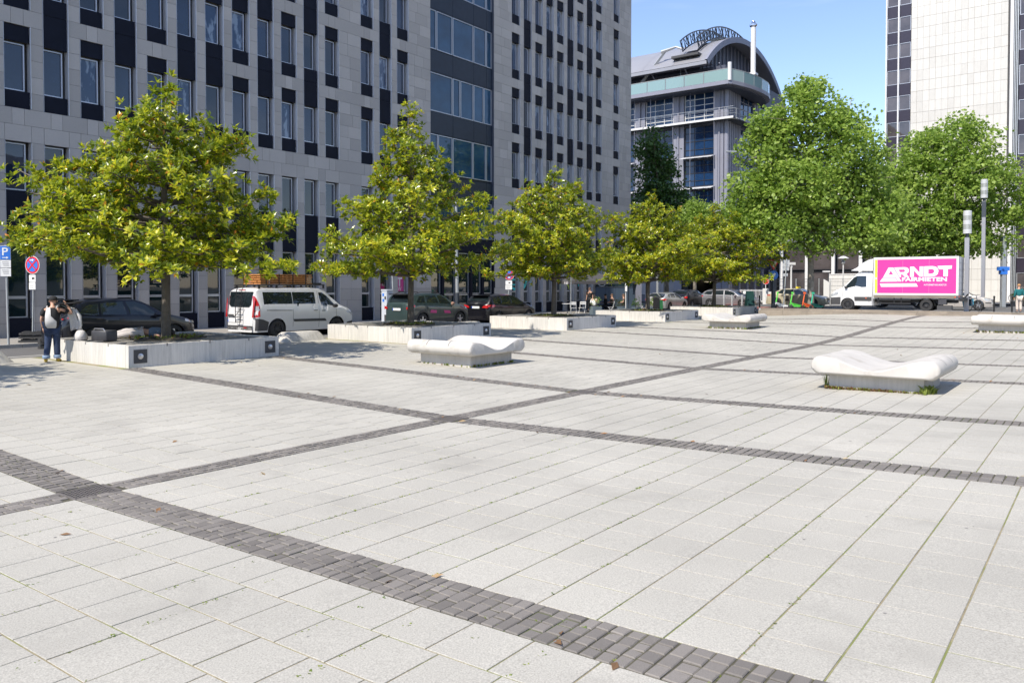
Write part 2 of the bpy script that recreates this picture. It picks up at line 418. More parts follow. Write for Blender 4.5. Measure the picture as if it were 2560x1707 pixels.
# ------------------------------------------------------------------ mesh helpers
class MB:
    def __init__(self):
        self.v, self.f, self.mi = [], [], []

    def add(self, vs, fs, mi=0):
        o = len(self.v)
        self.v.extend([tuple(p) for p in vs])
        for q in fs:
            self.f.append([i + o for i in q])
            self.mi.append(mi)
        return self

    def box(self, x0, y0, z0, x1, y1, z1, mi=0):
        vs = [(x0, y0, z0), (x1, y0, z0), (x1, y1, z0), (x0, y1, z0), (x0, y0, z1), (x1, y0, z1), (x1, y1, z1), (x0, y1, z1)]
        return self.add(vs, [(0, 3, 2, 1), (4, 5, 6, 7), (0, 1, 5, 4), (1, 2, 6, 5), (2, 3, 7, 6), (3, 0, 4, 7)], mi)

    def obox(self, c, size, mat3, mi=0):
        sx, sy, sz = size[0] / 2, size[1] / 2, size[2] / 2
        vs = [Vector(c) + mat3 @ Vector(p) for p in
              [(-sx, -sy, -sz), (sx, -sy, -sz), (sx, sy, -sz), (-sx, sy, -sz), (-sx, -sy, sz), (sx, -sy, sz), (sx, sy, sz), (-sx, sy, sz)]]
        return self.add(vs, [(0, 3, 2, 1), (4, 5, 6, 7), (0, 1, 5, 4), (1, 2, 6, 5), (2, 3, 7, 6), (3, 0, 4, 7)], mi)

    def tube(self, pts, rad, n=8, mi=0, caps=True, sq=1.0):
        pts = [Vector(p) for p in pts]
        if not hasattr(rad, '__len__'):
            rad = [rad] * len(pts)
        vs, fs = [], []
        prev = None
        for i, p in enumerate(pts):
            t = (pts[min(i + 1, len(pts) - 1)] - pts[max(i - 1, 0)])
            t = t.normalized() if t.length > 1e-9 else Vector((0, 0, 1))
            if prev is None:
                a = Vector((0, 0, 1)) if abs(t.z) < 0.9 else Vector((1, 0, 0))
                u = t.cross(a).normalized()
            else:
                u = (prev - t * prev.dot(t))
                u = u.normalized() if u.length > 1e-6 else t.orthogonal().normalized()
            prev = u
            w = t.cross(u)
            for k in range(n):
                an = 2 * math.pi * k / n
                vs.append(p + (u * math.cos(an) + w * math.sin(an) * sq) * rad[i])
        for i in range(len(pts) - 1):
            for k in range(n):
                a, b = i * n + k, i * n + (k + 1) % n
                fs.append((a, b, b + n, a + n))
        if caps:
            fs.append(tuple(reversed(range(n))))
            fs.append(tuple(range((len(pts) - 1) * n, len(pts) * n)))
        return self.add(vs, fs, mi)

    def cyl(self, p0, p1, r0, r1=None, n=12, mi=0):
        return self.tube([p0, p1], [r0, r0 if r1 is None else r1], n, mi)

    def lathe(self, prof, n=20, org=(0, 0, 0), axis='z', mi=0):
        vs, fs = [], []
        for r, z in prof:
            for k in range(n):
                a = 2 * math.pi * k / n
                if axis == 'z':
                    p = (r * math.cos(a), r * math.sin(a), z)
                elif axis == 'y':
                    p = (r * math.cos(a), z, r * math.sin(a))
                else:
                    p = (z, r * math.cos(a), r * math.sin(a))
                vs.append((p[0] + org[0], p[1] + org[1], p[2] + org[2]))
        for i in range(len(prof) - 1):
            for k in range(n):
                a, b = i * n + k, i * n + (k + 1) % n
                fs.append((a, b, b + n, a + n) if axis == 'z' else (a, a + n, b + n, b))
        return self.add(vs, fs, mi)

    def prism(self, poly, y0, y1, plane='xz', mi=0):
        n = len(poly)
        if plane == 'xz':
            vs = [(a, y0, b) for a, b in poly] + [(a, y1, b) for a, b in poly]
        elif plane == 'xy':
            vs = [(a, b, y0) for a, b in poly] + [(a, b, y1) for a, b in poly]
        else:
            vs = [(y0, a, b) for a, b in poly] + [(y1, a, b) for a, b in poly]
        fs = [tuple(range(n)), tuple(reversed(range(n, 2 * n)))]
        fs += [(i, i + n, (i + 1) % n + n, (i + 1) % n) for i in range(n)]
        return self.add(vs, fs, mi)

    def mesh(self, name, mats, smooth=False, rnd=None, fixn=True):
        me = bpy.data.meshes.new(name)
        me.from_pydata(self.v, [], self.f)
        if not isinstance(mats, (list, tuple)):
            mats = [mats]
        for m in mats:
            me.materials.append(m)
        if len(mats) > 1:
            me.polygons.foreach_set('material_index', self.mi)
        if fixn:
            bm = bmesh.new()
            bm.from_mesh(me)
            bmesh.ops.recalc_face_normals(bm, faces=bm.faces)
            bm.to_mesh(me)
            bm.free()
        if smooth:
            me.polygons.foreach_set('use_smooth', [True] * len(me.polygons))
            if smooth != 'all':
                try:
                    me.set_sharp_from_angle(angle=R(40))
                except Exception:
                    pass
        if rnd is not None:
            at = me.attributes.new('rnd', 'FLOAT', 'FACE')
            if np.isscalar(rnd):
                rnd = [rnd] * len(me.polygons)
            at.data.foreach_set('value', list(rnd))
        me.update()
        return me

    def part(self, name, mats, parent=None, smooth=False, rnd=None, fixn=True):
        return place(name, self.mesh(name, mats, smooth, rnd, fixn), parent)


def place(name, me, parent=None, loc=None, rot=None):
    o = bpy.data.objects.new(name, me)
    COL.objects.link(o)
    if parent is not None:
        o.parent = parent
    if loc is not None:
        o.location = loc
    if rot is not None:
        o.rotation_euler = rot
    return o


def np_mesh(name, V, F, mats, rnd=None, smooth=False, mi=None):
    V = np.asarray(V, np.float32).reshape(-1, 3)
    F = np.asarray(F, np.int32)
    m, k = F.shape
    me = bpy.data.meshes.new(name)
    me.vertices.add(len(V))
    me.vertices.foreach_set('co', V.ravel())
    me.loops.add(m * k)
    me.loops.foreach_set('vertex_index', F.ravel())
    me.polygons.add(m)
    me.polygons.foreach_set('loop_start', np.arange(0, m * k, k, dtype=np.int32))
    me.polygons.foreach_set('loop_total', np.full(m, k, np.int32))
    for mm in (mats if isinstance(mats, (list, tuple)) else [mats]):
        me.materials.append(mm)
    if mi is not None:
        me.polygons.foreach_set('material_index', np.asarray(mi, np.int32))
    me.polygons.foreach_set('use_smooth', np.full(m, bool(smooth)))
    if rnd is not None:
        at = me.attributes.new('rnd', 'FLOAT', 'FACE')
        at.data.foreach_set('value', np.asarray(rnd, np.float32))
    me.update(calc_edges=True)
    me.validate()
    return me


def tag(o, label=None, cat=None, group=None, kind=None):
    if label:
        o['label'] = label
    if cat:
        o['category'] = cat
    if group:
        o['group'] = group
    if kind:
        o['kind'] = kind
    return o


def root(name, label, cat, loc=(0, 0, 0), rz=0.0, group=None):
    o = bpy.data.objects.new(name, None)
    o.empty_display_size = 0.3
    COL.objects.link(o)
    o.location = loc
    o.rotation_euler = (0, 0, rz)
    return tag(o, label, cat, group)


def struct(name, me):
    return tag(place(name, me), kind='structure')


def copy_tree(o, parent=None, **kw):
    c = o.copy()
    COL.objects.link(c)
    if parent is not None:
        c.parent = parent
    for ch in list(o.children):
        copy_tree(ch, c)
    return c


def text_mesh(body, size=1.0, offset=0.0, ext=0.004, box=None, shear=0.0, spacing=1.0):
    """mesh of flat letters in the XY plane, scaled into box (x0,y0,x1,y1) when given"""
    cu = bpy.data.curves.new('lettering', 'FONT')
    cu.body = body
    cu.size = size
    cu.offset = offset
    cu.extrude = ext
    cu.shear = shear
    cu.space_character = spacing
    cu.resolution_u = 3
    ob = bpy.data.objects.new('lettering', cu)
    COL.objects.link(ob)
    bpy.context.view_layer.update()
    me = bpy.data.meshes.new_from_object(ob.evaluated_get(bpy.context.evaluated_depsgraph_get()))
    bpy.data.objects.remove(ob)
    bpy.data.curves.remove(cu)
    n = len(me.vertices)
    co = np.zeros(n * 3, np.float32)
    me.vertices.foreach_get('co', co)
    co = co.reshape(-1, 3)
    if box is not None:
        lo, hi = co.min(0), co.max(0)
        co[:, 0] = box[0] + (co[:, 0] - lo[0]) / (hi[0] - lo[0]) * (box[2] - box[0])
        co[:, 1] = box[1] + (co[:, 1] - lo[1]) / (hi[1] - lo[1]) * (box[3] - box[1])
    else:
        lo, hi = co.min(0), co.max(0)
        co[:, 0] -= (lo[0] + hi[0]) / 2
        co[:, 1] -= (lo[1] + hi[1]) / 2
    me.vertices.foreach_set('co', co.ravel())
    me.update()
    return me


def poly_mesh(loops, ext=0.004):
    """flat 2D fill of outlines and holes"""
    cu = bpy.data.curves.new('outline', 'CURVE')
    cu.dimensions = '2D'
    cu.fill_mode = 'BOTH'
    cu.extrude = ext
    for lp in loops:
        sp = cu.splines.new('POLY')
        sp.points.add(len(lp) - 1)
        for p, q in zip(sp.points, lp):
            p.co = (q[0], q[1], 0, 1)
        sp.use_cyclic_u = True
    ob = bpy.data.objects.new('outline', cu)
    COL.objects.link(ob)
    bpy.context.view_layer.update()
    me = bpy.data.meshes.new_from_object(ob.evaluated_get(bpy.context.evaluated_depsgraph_get()))
    bpy.data.objects.remove(ob)
    bpy.data.curves.remove(cu)
    return me


def onplane(name, me, mat, parent, org, u, v):
    """put a flat XY mesh on the plane through org with axes u (right) and v (up)"""
    me.materials.clear()
    me.materials.append(mat)
    u, v = Vector(u).normalized(), Vector(v).normalized()
    w = u.cross(v)
    m = Matrix(((u.x, v.x, w.x, org[0]), (u.y, v.y, w.y, org[1]), (u.z, v.z, w.z, org[2]), (0, 0, 0, 1)))
    me.transform(m)
    return place(name, me, parent)


def circle(r, n=28, cx=0.0, cy=0.0):
    return [(cx + r * math.cos(2 * math.pi * k / n), cy + r * math.sin(2 * math.pi * k / n)) for k in range(n)]
# ------------------------------------------------------------------ ground sheets
STRIPS = [-4.1, 0.0, 5.82, 9.95, 15.72, 20.0, 26.0, 30.05, 36.0, 40.0]
BW, AW = 0.235, 0.20
N_L, N_R, S_0, S_1 = -15.5, 12.0, -9.0, 46.8


def sheet(name, s0, s1, n0, n1, ds, dn, zf, mat):
    ss = np.linspace(s0, s1, max(2, int(round((s1 - s0) / ds)) + 1))
    ns = np.linspace(n0, n1, max(2, int(round((n1 - n0) / dn)) + 1))
    S_, N_ = np.meshgrid(ss, ns, indexing='ij')
    Z = zf(S_, N_)
    X = I1[0] + S_ * CS + N_ * SN
    Y = I1[1] + S_ * SN - N_ * CS
    V = np.stack([X, Y, Z], -1).reshape(-1, 3)
    a, b = len(ss), len(ns)
    i = np.arange(a * b).reshape(a, b)
    F = np.stack([i[:-1, :-1], i[:-1, 1:], i[1:, 1:], i[1:, :-1]], -1).reshape(-1, 4)[:, ::-1]
    return np_mesh(name, V, F, mat)


struct('ground', sheet('ground', -400, 900, -700, 700, 20, 20, lambda s, n: np.full(np.shape(s), -1.2), MT['asphalt']))
struct('road', sheet('road', -60, 300, -120, N_L, 2.0, 2.0, zroad, MT['asphalt']))
struct('road', sheet('road', 47.9, 300, N_L, 160, 2.0, 2.0, zroad, MT['asphalt']))
plaza = struct('plaza', sheet('plaza', S_0, S_1 + 0.1, N_L, N_R + 6, 0.5, 0.5, lambda s, n: zg(s, n) - 0.0055, MT['slab_bed']))

# plaza slabs
GAP = 0.0058
rects = []
edges = [S_0] + STRIPS + [S_1]
for bi in range(len(edges) - 1):
    lo = edges[bi] + (BW if bi > 0 else 0)
    hi = edges[bi + 1] - (BW if bi < len(edges) - 2 else 0)
    nr = max(1, int(round((hi - lo) / 0.46)))
    pit = (hi - lo) / nr
    for r in range(nr):                                   # left of the drain: rows along the bands
        s0, s1 = lo + r * pit, lo + (r + 1) * pit
        off = (0.12 if r % 2 else 0.0) + random.uniform(-0.04, 0.04)
        cuts = [-AW]
        x = -AW - 0.46 + off * 0.9
        while x > N_L:
            if cuts[-1] - x > 0.12:
                cuts.append(x)
            x -= 0.46
        cuts.append(N_L)
        for a, b in zip(cuts[:-1], cuts[1:]):
            rects.append((s0, s1, b, a))
    nc = int((N_R - AW) / 0.46)
    if edges[bi + 1] <= 0.01:                             # nearest bay: rows along the bands here too
        for r in range(nr):
            s0, s1 = lo + r * pit, lo + (r + 1) * pit
            x = AW + (0.34 if r % 2 else 0.46) + random.uniform(-0.04, 0.04)
            cuts = [AW]
            while x < N_R - 0.1:
                cuts.append(x)
                x += 0.46
            cuts.append(N_R)
            for a, b in zip(cuts[:-1], cuts[1:]):
                rects.append((s0, s1, a, b))
        continue
    for c in range(nc):                                   # right of it: columns along the drain
        n0 = AW + c * 0.46
        off = random.uniform(0.0, 0.46)
        cuts = [lo]
        x = lo + 0.1 + off
        while x < hi - 0.1:
            cuts.append(x)
            x += pit
        cuts.append(hi)
        for a, b in zip(cuts[:-1], cuts[1:]):
            rects.append((a, b, n0, n0 + 0.46))


def planter_hit(s, n):
    for k in range(-1, 5):
        if abs(s - (8.0 + 9.95 * k)) < 2.1 and abs(n + 12.7 + 0.1 * k) < 2.1:
            return True
    return False


rects = [r for r in rects if not planter_hit((r[0] + r[1]) / 2, (r[2] + r[3]) / 2)]
rects = np.array(rects)
cs_, cn_ = (rects[:, 0] + rects[:, 1]) / 2, (rects[:, 2] + rects[:, 3]) / 2
cz_ = zg(cs_, cn_)
cx_ = I1[0] + cs_ * CS + cn_ * SN
cy_ = I1[1] + cs_ * SN - cn_ * CS
dist = np.sqrt(cx_ ** 2 + cy_ ** 2)
vis = np.array([in_view((x, y, z)) for x, y, z in zip(cx_, cy_, cz_)])
order = np.argsort(np.where(vis, dist, 1e9))
near_set = set(order[:300].tolist())
slab_cache = {}


def frustum(l, w, h, inset):
    b = MB()
    vs = [(-l / 2, -w / 2, -h), (l / 2, -w / 2, -h), (l / 2, w / 2, -h), (-l / 2, w / 2, -h),
          (-l / 2, -w / 2, -inset), (l / 2, -w / 2, -inset), (l / 2, w / 2, -inset), (-l / 2, w / 2, -inset),
          (-l / 2 + inset, -w / 2 + inset, 0), (l / 2 - inset, -w / 2 + inset, 0), (l / 2 - inset, w / 2 - inset, 0), (-l / 2 + inset, w / 2 - inset, 0)]
    fs = [(8, 9, 10, 11)]
    for k in range(4):
        j = (k + 1) % 4
        fs += [(k, j, j + 4, k + 4), (k + 4, j + 4, j + 8, k + 8)]
    b.add(vs, fs)
    return b


for i in near_set:
    s0, s1, n0, n1 = rects[i]
    l, w = round(s1 - s0 - 2 * GAP, 3), round(n1 - n0 - 2 * GAP, 3)
    key = (l, w, random.randrange(5))
    if key not in slab_cache:
        slab_cache[key] = frustum(l, w, 0.045, 0.0025).mesh('paving_slab', MT['slab'], rnd=random.random(), fixn=False)
    o = place('paving_slab', slab_cache[key], plaza, (cx_[i], cy_[i], float(cz_[i]) + random.uniform(-0.0012, 0.0012)))
    slope = float(zg(cs_[i], cn_[i] - 0.1) - zg(cs_[i], cn_[i] + 0.1)) / 0.2
    o.rotation_euler = (math.atan(slope) + random.uniform(-0.002, 0.002), random.uniform(-0.002, 0.002), TH)
rest = np.array([i for i in range(len(rects)) if i not in near_set])
rr = rects[rest]
s0, s1, n0, n1 = rr[:, 0] + GAP, rr[:, 1] - GAP, rr[:, 2] + GAP, rr[:, 3] - GAP


def rect_boxes(s0, s1, n0, n1, top, h, inset=0.0):
    """many plan rectangles as open-bottomed boxes; top = list of 4 corner heights"""
    cor = [(s0, n0), (s1, n0), (s1, n1), (s0, n1)]
    cori = [(s0 + inset, n0 + inset), (s1 - inset, n0 + inset), (s1 - inset, n1 - inset), (s0 + inset, n1 - inset)]
    V = []
    for (s, n), z in zip(cor, top):
        V.append(np.stack([I1[0] + s * CS + n * SN, I1[1] + s * SN - n * CS, z - h], -1))
    for (s, n), z in zip(cori, top):
        V.append(np.stack([I1[0] + s * CS + n * SN, I1[1] + s * SN - n * CS, z], -1))
    V = np.stack(V, 1)
    m = len(s0)
    base = (np.arange(m) * 8)[:, None, None]
    F = np.array([[7, 6, 5, 4], [0, 4, 5, 1], [1, 5, 6, 2], [2, 6, 7, 3], [3, 7, 4, 0]])[None] + base
    return V.reshape(-1, 3), F.reshape(-1, 4)


tops = [zg(s0, n0), zg(s1, n0), zg(s1, n1), zg(s0, n1)]
V, F = rect_boxes(s0, s1, n0, n1, tops, 0.03)
o = place('paving', np_mesh('paving', V, F, MT['slab'], rnd=np.repeat(rng.random(len(rest)), 5)), plaza)
o['kind'] = 'stuff'

# cobble strips
setts = []
strip_beds = []
bed = sheet('cobble_strip', S_0, S_1, -AW, AW, 0.5, 0.2, lambda s, n: zg(s, n) - 0.0048, MT['sett_bed'])
strip_beds.append(struct('cobble_strip', bed))
for r in range(4):
    x = S_0 + random.random() * 0.1
    while x < S_1:
        l = random.uniform(0.11, 0.16)
        if not any(abs(x + l / 2 - q) < BW + 0.04 for q in STRIPS):
            setts.append((x, x + l, -AW + r * 0.1, -AW + (r + 1) * 0.1, 0))
        x += l
for k, sk in enumerate(STRIPS):
    bed = sheet('cobble_strip', sk - BW, sk + BW, -10.4, N_R, 0.2, 0.5, lambda s, n: zg(s, n) - 0.0044, MT['sett_bed'])
    strip_beds.append(struct('cobble_strip', bed))
    x = -10.4
    while x < N_R:
        w = random.uniform(0.092, 0.125)
        c0 = sk - BW
        n_ = random.choice([3, 4, 4, 4])
        ls = np.array([random.uniform(0.75, 1.25) for _ in range(n_)])
        ls = ls / ls.sum() * 2 * BW
        for l in ls:
            if not (abs(x + w / 2) < 0.26 and k in (1, 2, 3)):
                setts.append((c0, c0 + l, x, x + w, k + 1))
            c0 += l
        x += w
st = np.array(setts)
ms, mn = (st[:, 0] + st[:, 1]) / 2, (st[:, 2] + st[:, 3]) / 2
mz = zg(ms, mn)
mx, my = I1[0] + ms * CS + mn * SN, I1[1] + ms * SN - mn * CS
dd = np.sqrt(mx ** 2 + my ** 2)
vis = np.array([in_view((x, y, z), 0.0) for x, y, z in zip(mx, my, mz)])
order = np.argsort(np.where(vis, dd, 1e9))
near_setts = set(order[:300].tolist())
sett_cache = {}
for i in near_setts:
    l = round((st[i, 1] - st[i, 0] - 0.012) / 0.01) * 0.01
    w = round((st[i, 3] - st[i, 2] - 0.012) / 0.01) * 0.01
    key = (l, w, random.randrange(3))
    if key not in sett_cache:
        sett_cache[key] = frustum(l, w, 0.045, 0.006).mesh('sett', MT['sett'], rnd=random.random(), fixn=False)
    o = place('sett', sett_cache[key], strip_beds[int(st[i, 4])], (mx[i], my[i], float(mz[i]) + random.uniform(0.001, 0.009)))
    o.rotation_euler = (random.uniform(-0.03, 0.03), random.uniform(-0.03, 0.03), TH + random.uniform(-0.04, 0.04))
for k in range(len(STRIPS) + 1):
    idx = np.array([i for i in range(len(st)) if st[i, 4] == k and i not in near_setts], int)
    g = 0.006
    s0, s1, n0, n1 = st[idx, 0] + g, st[idx, 1] - g, st[idx, 2] + g, st[idx, 3] - g
    j = rng.uniform(-0.004, 0.005, (len(idx), 4)) * 0.5 + rng.uniform(0.001, 0.007, (len(idx), 1))
    tops = [zg(s0, n0) + j[:, 0], zg(s1, n0) + j[:, 1], zg(s1, n1) + j[:, 2], zg(s0, n1) + j[:, 3]]
    V, F = rect_boxes(s0, s1, n0, n1, tops, 0.03, 0.004)
    o = place('setts', np_mesh('setts', V, F, MT['sett'], rnd=np.repeat(rng.random(len(idx)), 5)), strip_beds[k])
    o['kind'] = 'stuff'

MT['grate'] = M('weathered_cast_iron', (0.14, 0.125, 0.115), 0.6, var=0.2, vscale=20)
# drain grates where the first three strips cross the drain line
GL = ['drain grate nearest the camera at the front left crossing of cobble strips',
      'cast iron drain grate at the cobble crossing in the middle of the square',
      'cast iron drain grate at the cobble crossing beyond the other two']
for k in range(3):
    g = root('drain_grate', GL[k], 'drain grate', W(STRIPS[k + 1], 0, -0.18 + 0.004), TH, 'drain grates in the square')
    b = MB()
    for a in (-1, 1):
        b.box(-0.25, a * 0.20 - 0.012, -0.02, 0.25, a * 0.20 + 0.012, 0.006)
        b.box(a * 0.238 - 0.012, -0.188, -0.02, a * 0.238 + 0.012, 0.188, 0.006)
    b.part('grate_frame', MT['grate'], g)
    b = MB()
    for q in range(12):
        x = -0.215 + q * 0.039
        b.box(x - 0.007, -0.188, -0.02, x + 0.007, 0.188, 0.003)
    for q in range(8):
        y = -0.165 + q * 0.047
        b.box(-0.226, y - 0.007, -0.018, 0.226, y + 0.007, 0.0045)
    b.part('grate_bars', MT['grate'], g)

# sidewalk and kerb along the stone building, kerb of the plaza
struct('sidewalk', sheet('sidewalk', -30, 58, -23.62, -19.85, 1.0, 1.0, lambda s, n: np.full(np.shape(s), 0.10), MT['sidewalk']))
kb = struct('kerb', sheet('kerb', -30, 58, -19.85, -19.70, 1.0, 0.2, lambda s, n: np.full(np.shape(s), 0.104), MT['kerb']))
km = MB().box(-0.494, -0.075, -0.15, 0.494, 0.075, 0.0).mesh('kerb_stone', MT['kerb'], rnd=0.5)
for i in range(60):
    place('kerb_stone', km, kb, W(1.5 + i, -19.70, 0.106), (0, 0, TH))
kb2 = struct('kerb', sheet('kerb', S_0, 47, -15.56, -15.44, 1.0, 0.2, lambda s, n: np.full(np.shape(s), 0.008), MT['kerb']))
# gutter line of pale stones by the parking lane
struct('gutter', sheet('gutter', -30, 50, -16.25, -16.0, 1.0, 0.3, lambda s, n: np.full(np.shape(s), -0.006), MT['kerb']))

# terrace with two steps at the far edge of the square
TZ = 0.50


def zter(s, n):
    return TZ - 0.028 * (np.asarray(s, float) - 47.6) + 0 * np.asarray(n, float)


struct('terrace', sheet('terrace', 47.62, 57.0, -9.6, 46, 1.0, 2.0, zter, MT['terrace']))
b = MB()
for s0, s1, z1 in ((46.8, 47.24, 0.372), (47.22, 47.64, 0.504)):
    for i in range(36):
        n0 = -9.6 + i * 1.55
        p = [W(s0, n0), W(s1, n0), W(s1, n0 + 1.54), W(s0, n0 + 1.54)]
        vs = [(q.x, q.y, -0.3) for q in p] + [(q.x, q.y, z1) for q in p]
        b.add(vs, [(4, 5, 6, 7), (0, 1, 5, 4), (1, 2, 6, 5), (2, 3, 7, 6), (3, 0, 4, 7)])
stp = struct('steps', sheet('steps', 46.9, 47.5, -9.6, 46, 0.5, 5, lambda s, n: np.full(np.shape(s), 0.05), MT['step']))
for i in range(72):
    vs, fs = b.v[i * 8:(i + 1) * 8], [(4, 5, 6, 7), (0, 1, 5, 4), (1, 2, 6, 5), (2, 3, 7, 6), (3, 0, 4, 7)]
    MB().add(vs, fs).part('step_slab', MT['step'], stp, rnd=random.random())
b = MB()
for (sa, na, sb, nb) in ((57.0, -9.6, 57.15, 46), (47.2, -9.72, 57.15, -9.6)):
    p = [W(sa, na), W(sb, na), W(sb, nb), W(sa, nb)]
    vs = [(q.x, q.y, -0.2) for q in p] + [(q.x, q.y, float(zter(sn_of(q.x, q.y)[0], 0)) + 0.003) for q in p]
    b.add(vs, [(4, 5, 6, 7), (0, 1, 5, 4), (1, 2, 6, 5), (2, 3, 7, 6), (3, 0, 4, 7)])
struct('kerb', b.mesh('kerb', MT['kerb']))
# far pavement before the office tower and the grey building
struct('sidewalk', sheet('sidewalk', 76.0, 92, -60, 60, 2, 2, lambda s, n: zroad(s, n) + 0.12, MT['sidewalk']))
struct('crossing', sheet('crossing', 56, 60, -17.5, -9.8, 1, 1, lambda s, n: zroad(s, n) + 0.006, MT['red_brick_paving']))

# ------------------------------------------------------------------ stone office building on the left
F0 = W(8.0, -23.51)
SH = -8.0                                     # building s=0 sits at plaza s=8
bld = root('stone_office_building', 'grey granite clad office building with dark slit windows filling the left side', 'building', F0, TH)
CO = 0.61
NROW = 50
C_OFF = 0.04
groups = [(0.02 + 1.3435 * k, 'ABABABBABABA'[k] if k >= 0 else 'AB'[k % 2]) for k in range(-5, 12)]
groups += [(17.22 + 1.353 * k, 'ABA'[k]) for k in range(3)]
groups += [(30.62 + 1.354 * k, 'ABABABABA'[k]) for k in range(9)]
groups += [(44.18, 'A')]
OW = 0.90
BAY = (22.68, 28.73)
B0, B1 = -8.0, 47.12
openings = []
for s, ty in groups:
    ops = [(0, 12)]
    if ty == 'A':
        ops += [(14 + 6 * f, 19 + 6 * f) for f in range(6)]
    else:
        ops += [(14, 50)]
    openings.append((s, s + OW, ops, ty))
stone_rects = []      # (s0,s1,z0,z1)
wall = MB()
for r in range(NROW):
    blk = [(a, b) for a, b, ops, ty in openings if any(o0 <= r < o1 for o0, o1 in ops)] + [BAY]
    blk.sort()
    x = B0
    segs = []
    for a, b in blk:
        if a > x + 0.01:
            segs.append((x, a))
        x = max(x, b)
    segs.append((x, B1))
    z0, z1 = r * CO, (r + 1) * CO
    for a, b in segs:
        wall.box(a, 0.035, z0, b, 0.36, z1)
        L = b - a
        cuts = [a]
        if L > 0.75:
            cents = [s + OW / 2 for s, _ in groups if a - 0.1 < s + OW / 2 < b + 0.1 and (s > a - 0.05 and s + OW < b + 0.05)]
            if cents and L < 6 or (cents and r in (12, 13)):
                if r == 13 or r not in (12,):
                    for c in cents:
                        cuts += [c - 0.2, c + 0.22]
                else:
                    for c in cents:
                        cuts += [c - OW / 2, c + OW / 2]
            if len(cuts) == 1 or (b - cuts[-1]) > 1.3:
                x = cuts[-1]
                while b - x > 1.15:
                    x += random.choice([0.5, 0.62, 0.78, 0.95])
                    cuts.append(x)
        cuts = sorted(cuts) + [b]
        clean = [cuts[0]]
        for c in cuts[1:-1]:
            if c - clean[-1] > 0.2 and b - c > 0.2:
                clean.append(c)
        clean.append(b)
        for p, q in zip(clean[:-1], clean[1:]):
            stone_rects.append((p, q, z0, z1))
wall.part('wall', MT['reveal'], bld)
core = MB().box(B0, 0.6, 0, B1, 14, 30.5)
core.box(B0, 0.36, 30.5, B1, 14.2, 30.9)
core.box(B0, 0.36, -0.5, B0 + 0.3, 14, 30.5).box(B1 - 0.3, 0.365, -0.5, B1 - 0.002, 14, 30.5)
core.part('building_core', MT['stone'], bld)
sr = np.array(stone_rects)
wx = F0.x + ((sr[:, 0] + sr[:, 1]) / 2) * CS
wy = F0.y + ((sr[:, 0] + sr[:, 1]) / 2) * SN
dk = np.sqrt(wx ** 2 + wy ** 2 + ((sr[:, 2] + sr[:, 3]) / 2 - 2) ** 2)
area = (sr[:, 1] - sr[:, 0]) * (sr[:, 3] - sr[:, 2]) / dk ** 2
vis = np.array([in_view((x, y, (a + b) / 2), 0.0) for x, y, a, b in zip(wx, wy, sr[:, 2], sr[:, 3])])
order = np.argsort(-np.where(vis, area, 0))
near_st = set(order[:300].tolist())
JG = 0.005


def facade_box_mesh(l, h, rv):
    b = MB()
    vs = [(0, 0, 0), (l, 0, 0), (l, 0, h), (0, 0, h), (0, 0.036, 0), (l, 0.036, 0), (l, 0.036, h), (0, 0.036, h)]
    b.add(vs, [(0, 1, 2, 3), (0, 4, 5, 1), (1, 5, 6, 2), (2, 6, 7, 3), (3, 7, 4, 0)])
    return b.mesh('stone_slab', MT['stone'], rnd=rv, fixn=False)


cache = {}
for i in near_st:
    a, b, z0, z1 = sr[i]
    key = (round(b - a - 2 * JG, 2), random.randrange(4))
    if key not in cache:
        cache[key] = facade_box_mesh(key[0], CO - 2 * JG, random.random())
    place('stone_slab', cache[key], bld, (a + JG, random.uniform(-0.002, 0.001), z0 + JG))
idx = [i for i in range(len(sr)) if i not in near_st]
q = sr[idx]
jy = rng.uniform(-0.002, 0.001, len(q))
a, b, z0, z1 = q[:, 0] + JG, q[:, 1] - JG, q[:, 2] + JG, q[:, 3] - JG
V = np.stack([np.stack([x, y, z], -1) for x, y, z in
              [(a, jy, z0), (b, jy, z0), (b, jy, z1), (a, jy, z1), (a, jy + .036, z0), (b, jy + .036, z0), (b, jy + .036, z1), (a, jy + .036, z1)]], 1)
F = np.array([(0, 1, 2, 3), (0, 4, 5, 1), (1, 5, 6, 2), (2, 6, 7, 3), (3, 7, 4, 0)])[None] + (np.arange(len(q)) * 8)[:, None, None]
o = place('stone_cladding', np_mesh('stone_cladding', V.reshape(-1, 3), F.reshape(-1, 4), MT['stone'], rnd=np.repeat(rng.random(len(q)), 5)), bld)
o['kind'] = 'stuff'

win_cache = {}


def window(parent, x0, z0, x1, z1, y, pane='pane', fr='frame', fw=0.045, mull=(), rows=(), name='window', depth=0.06):
    """window frame part with its pane as a sub-part; facade plane y, looking along -y"""
    key = (round(x1 - x0, 2), round(z1 - z0, 2), pane, fr, fw, tuple(mull), tuple(rows))
    if key not in win_cache:
        w, h = x1 - x0, z1 - z0
        b = MB()
        b.box(0, -depth, 0, fw, 0.01, h).box(w - fw, -depth, 0, w, 0.01, h)
        b.box(fw, -depth, 0, w - fw, 0.01, fw).box(fw, -depth, h - fw, w - fw, 0.01, h)
        for m in mull:
            b.box(m * w - fw * 0.4, -depth * 0.9, fw, m * w + fw * 0.4, 0.01, h - fw)
        for r_ in rows:
            b.box(fw, -depth * 0.8, r_ * h - fw * 0.4, w - fw, 0.008, r_ * h + fw * 0.4)
        p = MB().add([(0, 0, 0), (w, 0, 0), (w, 0, h), (0, 0, h)], [(0, 1, 2, 3)])
        win_cache[key] = (b.mesh(name, MT[fr]), p.mesh('pane', MT[pane], fixn=False))
    f = place(name, win_cache[key][0], parent, (x0, y, z0))
    place('pane', win_cache[key][1], f)
    return f


dp_cache = {}


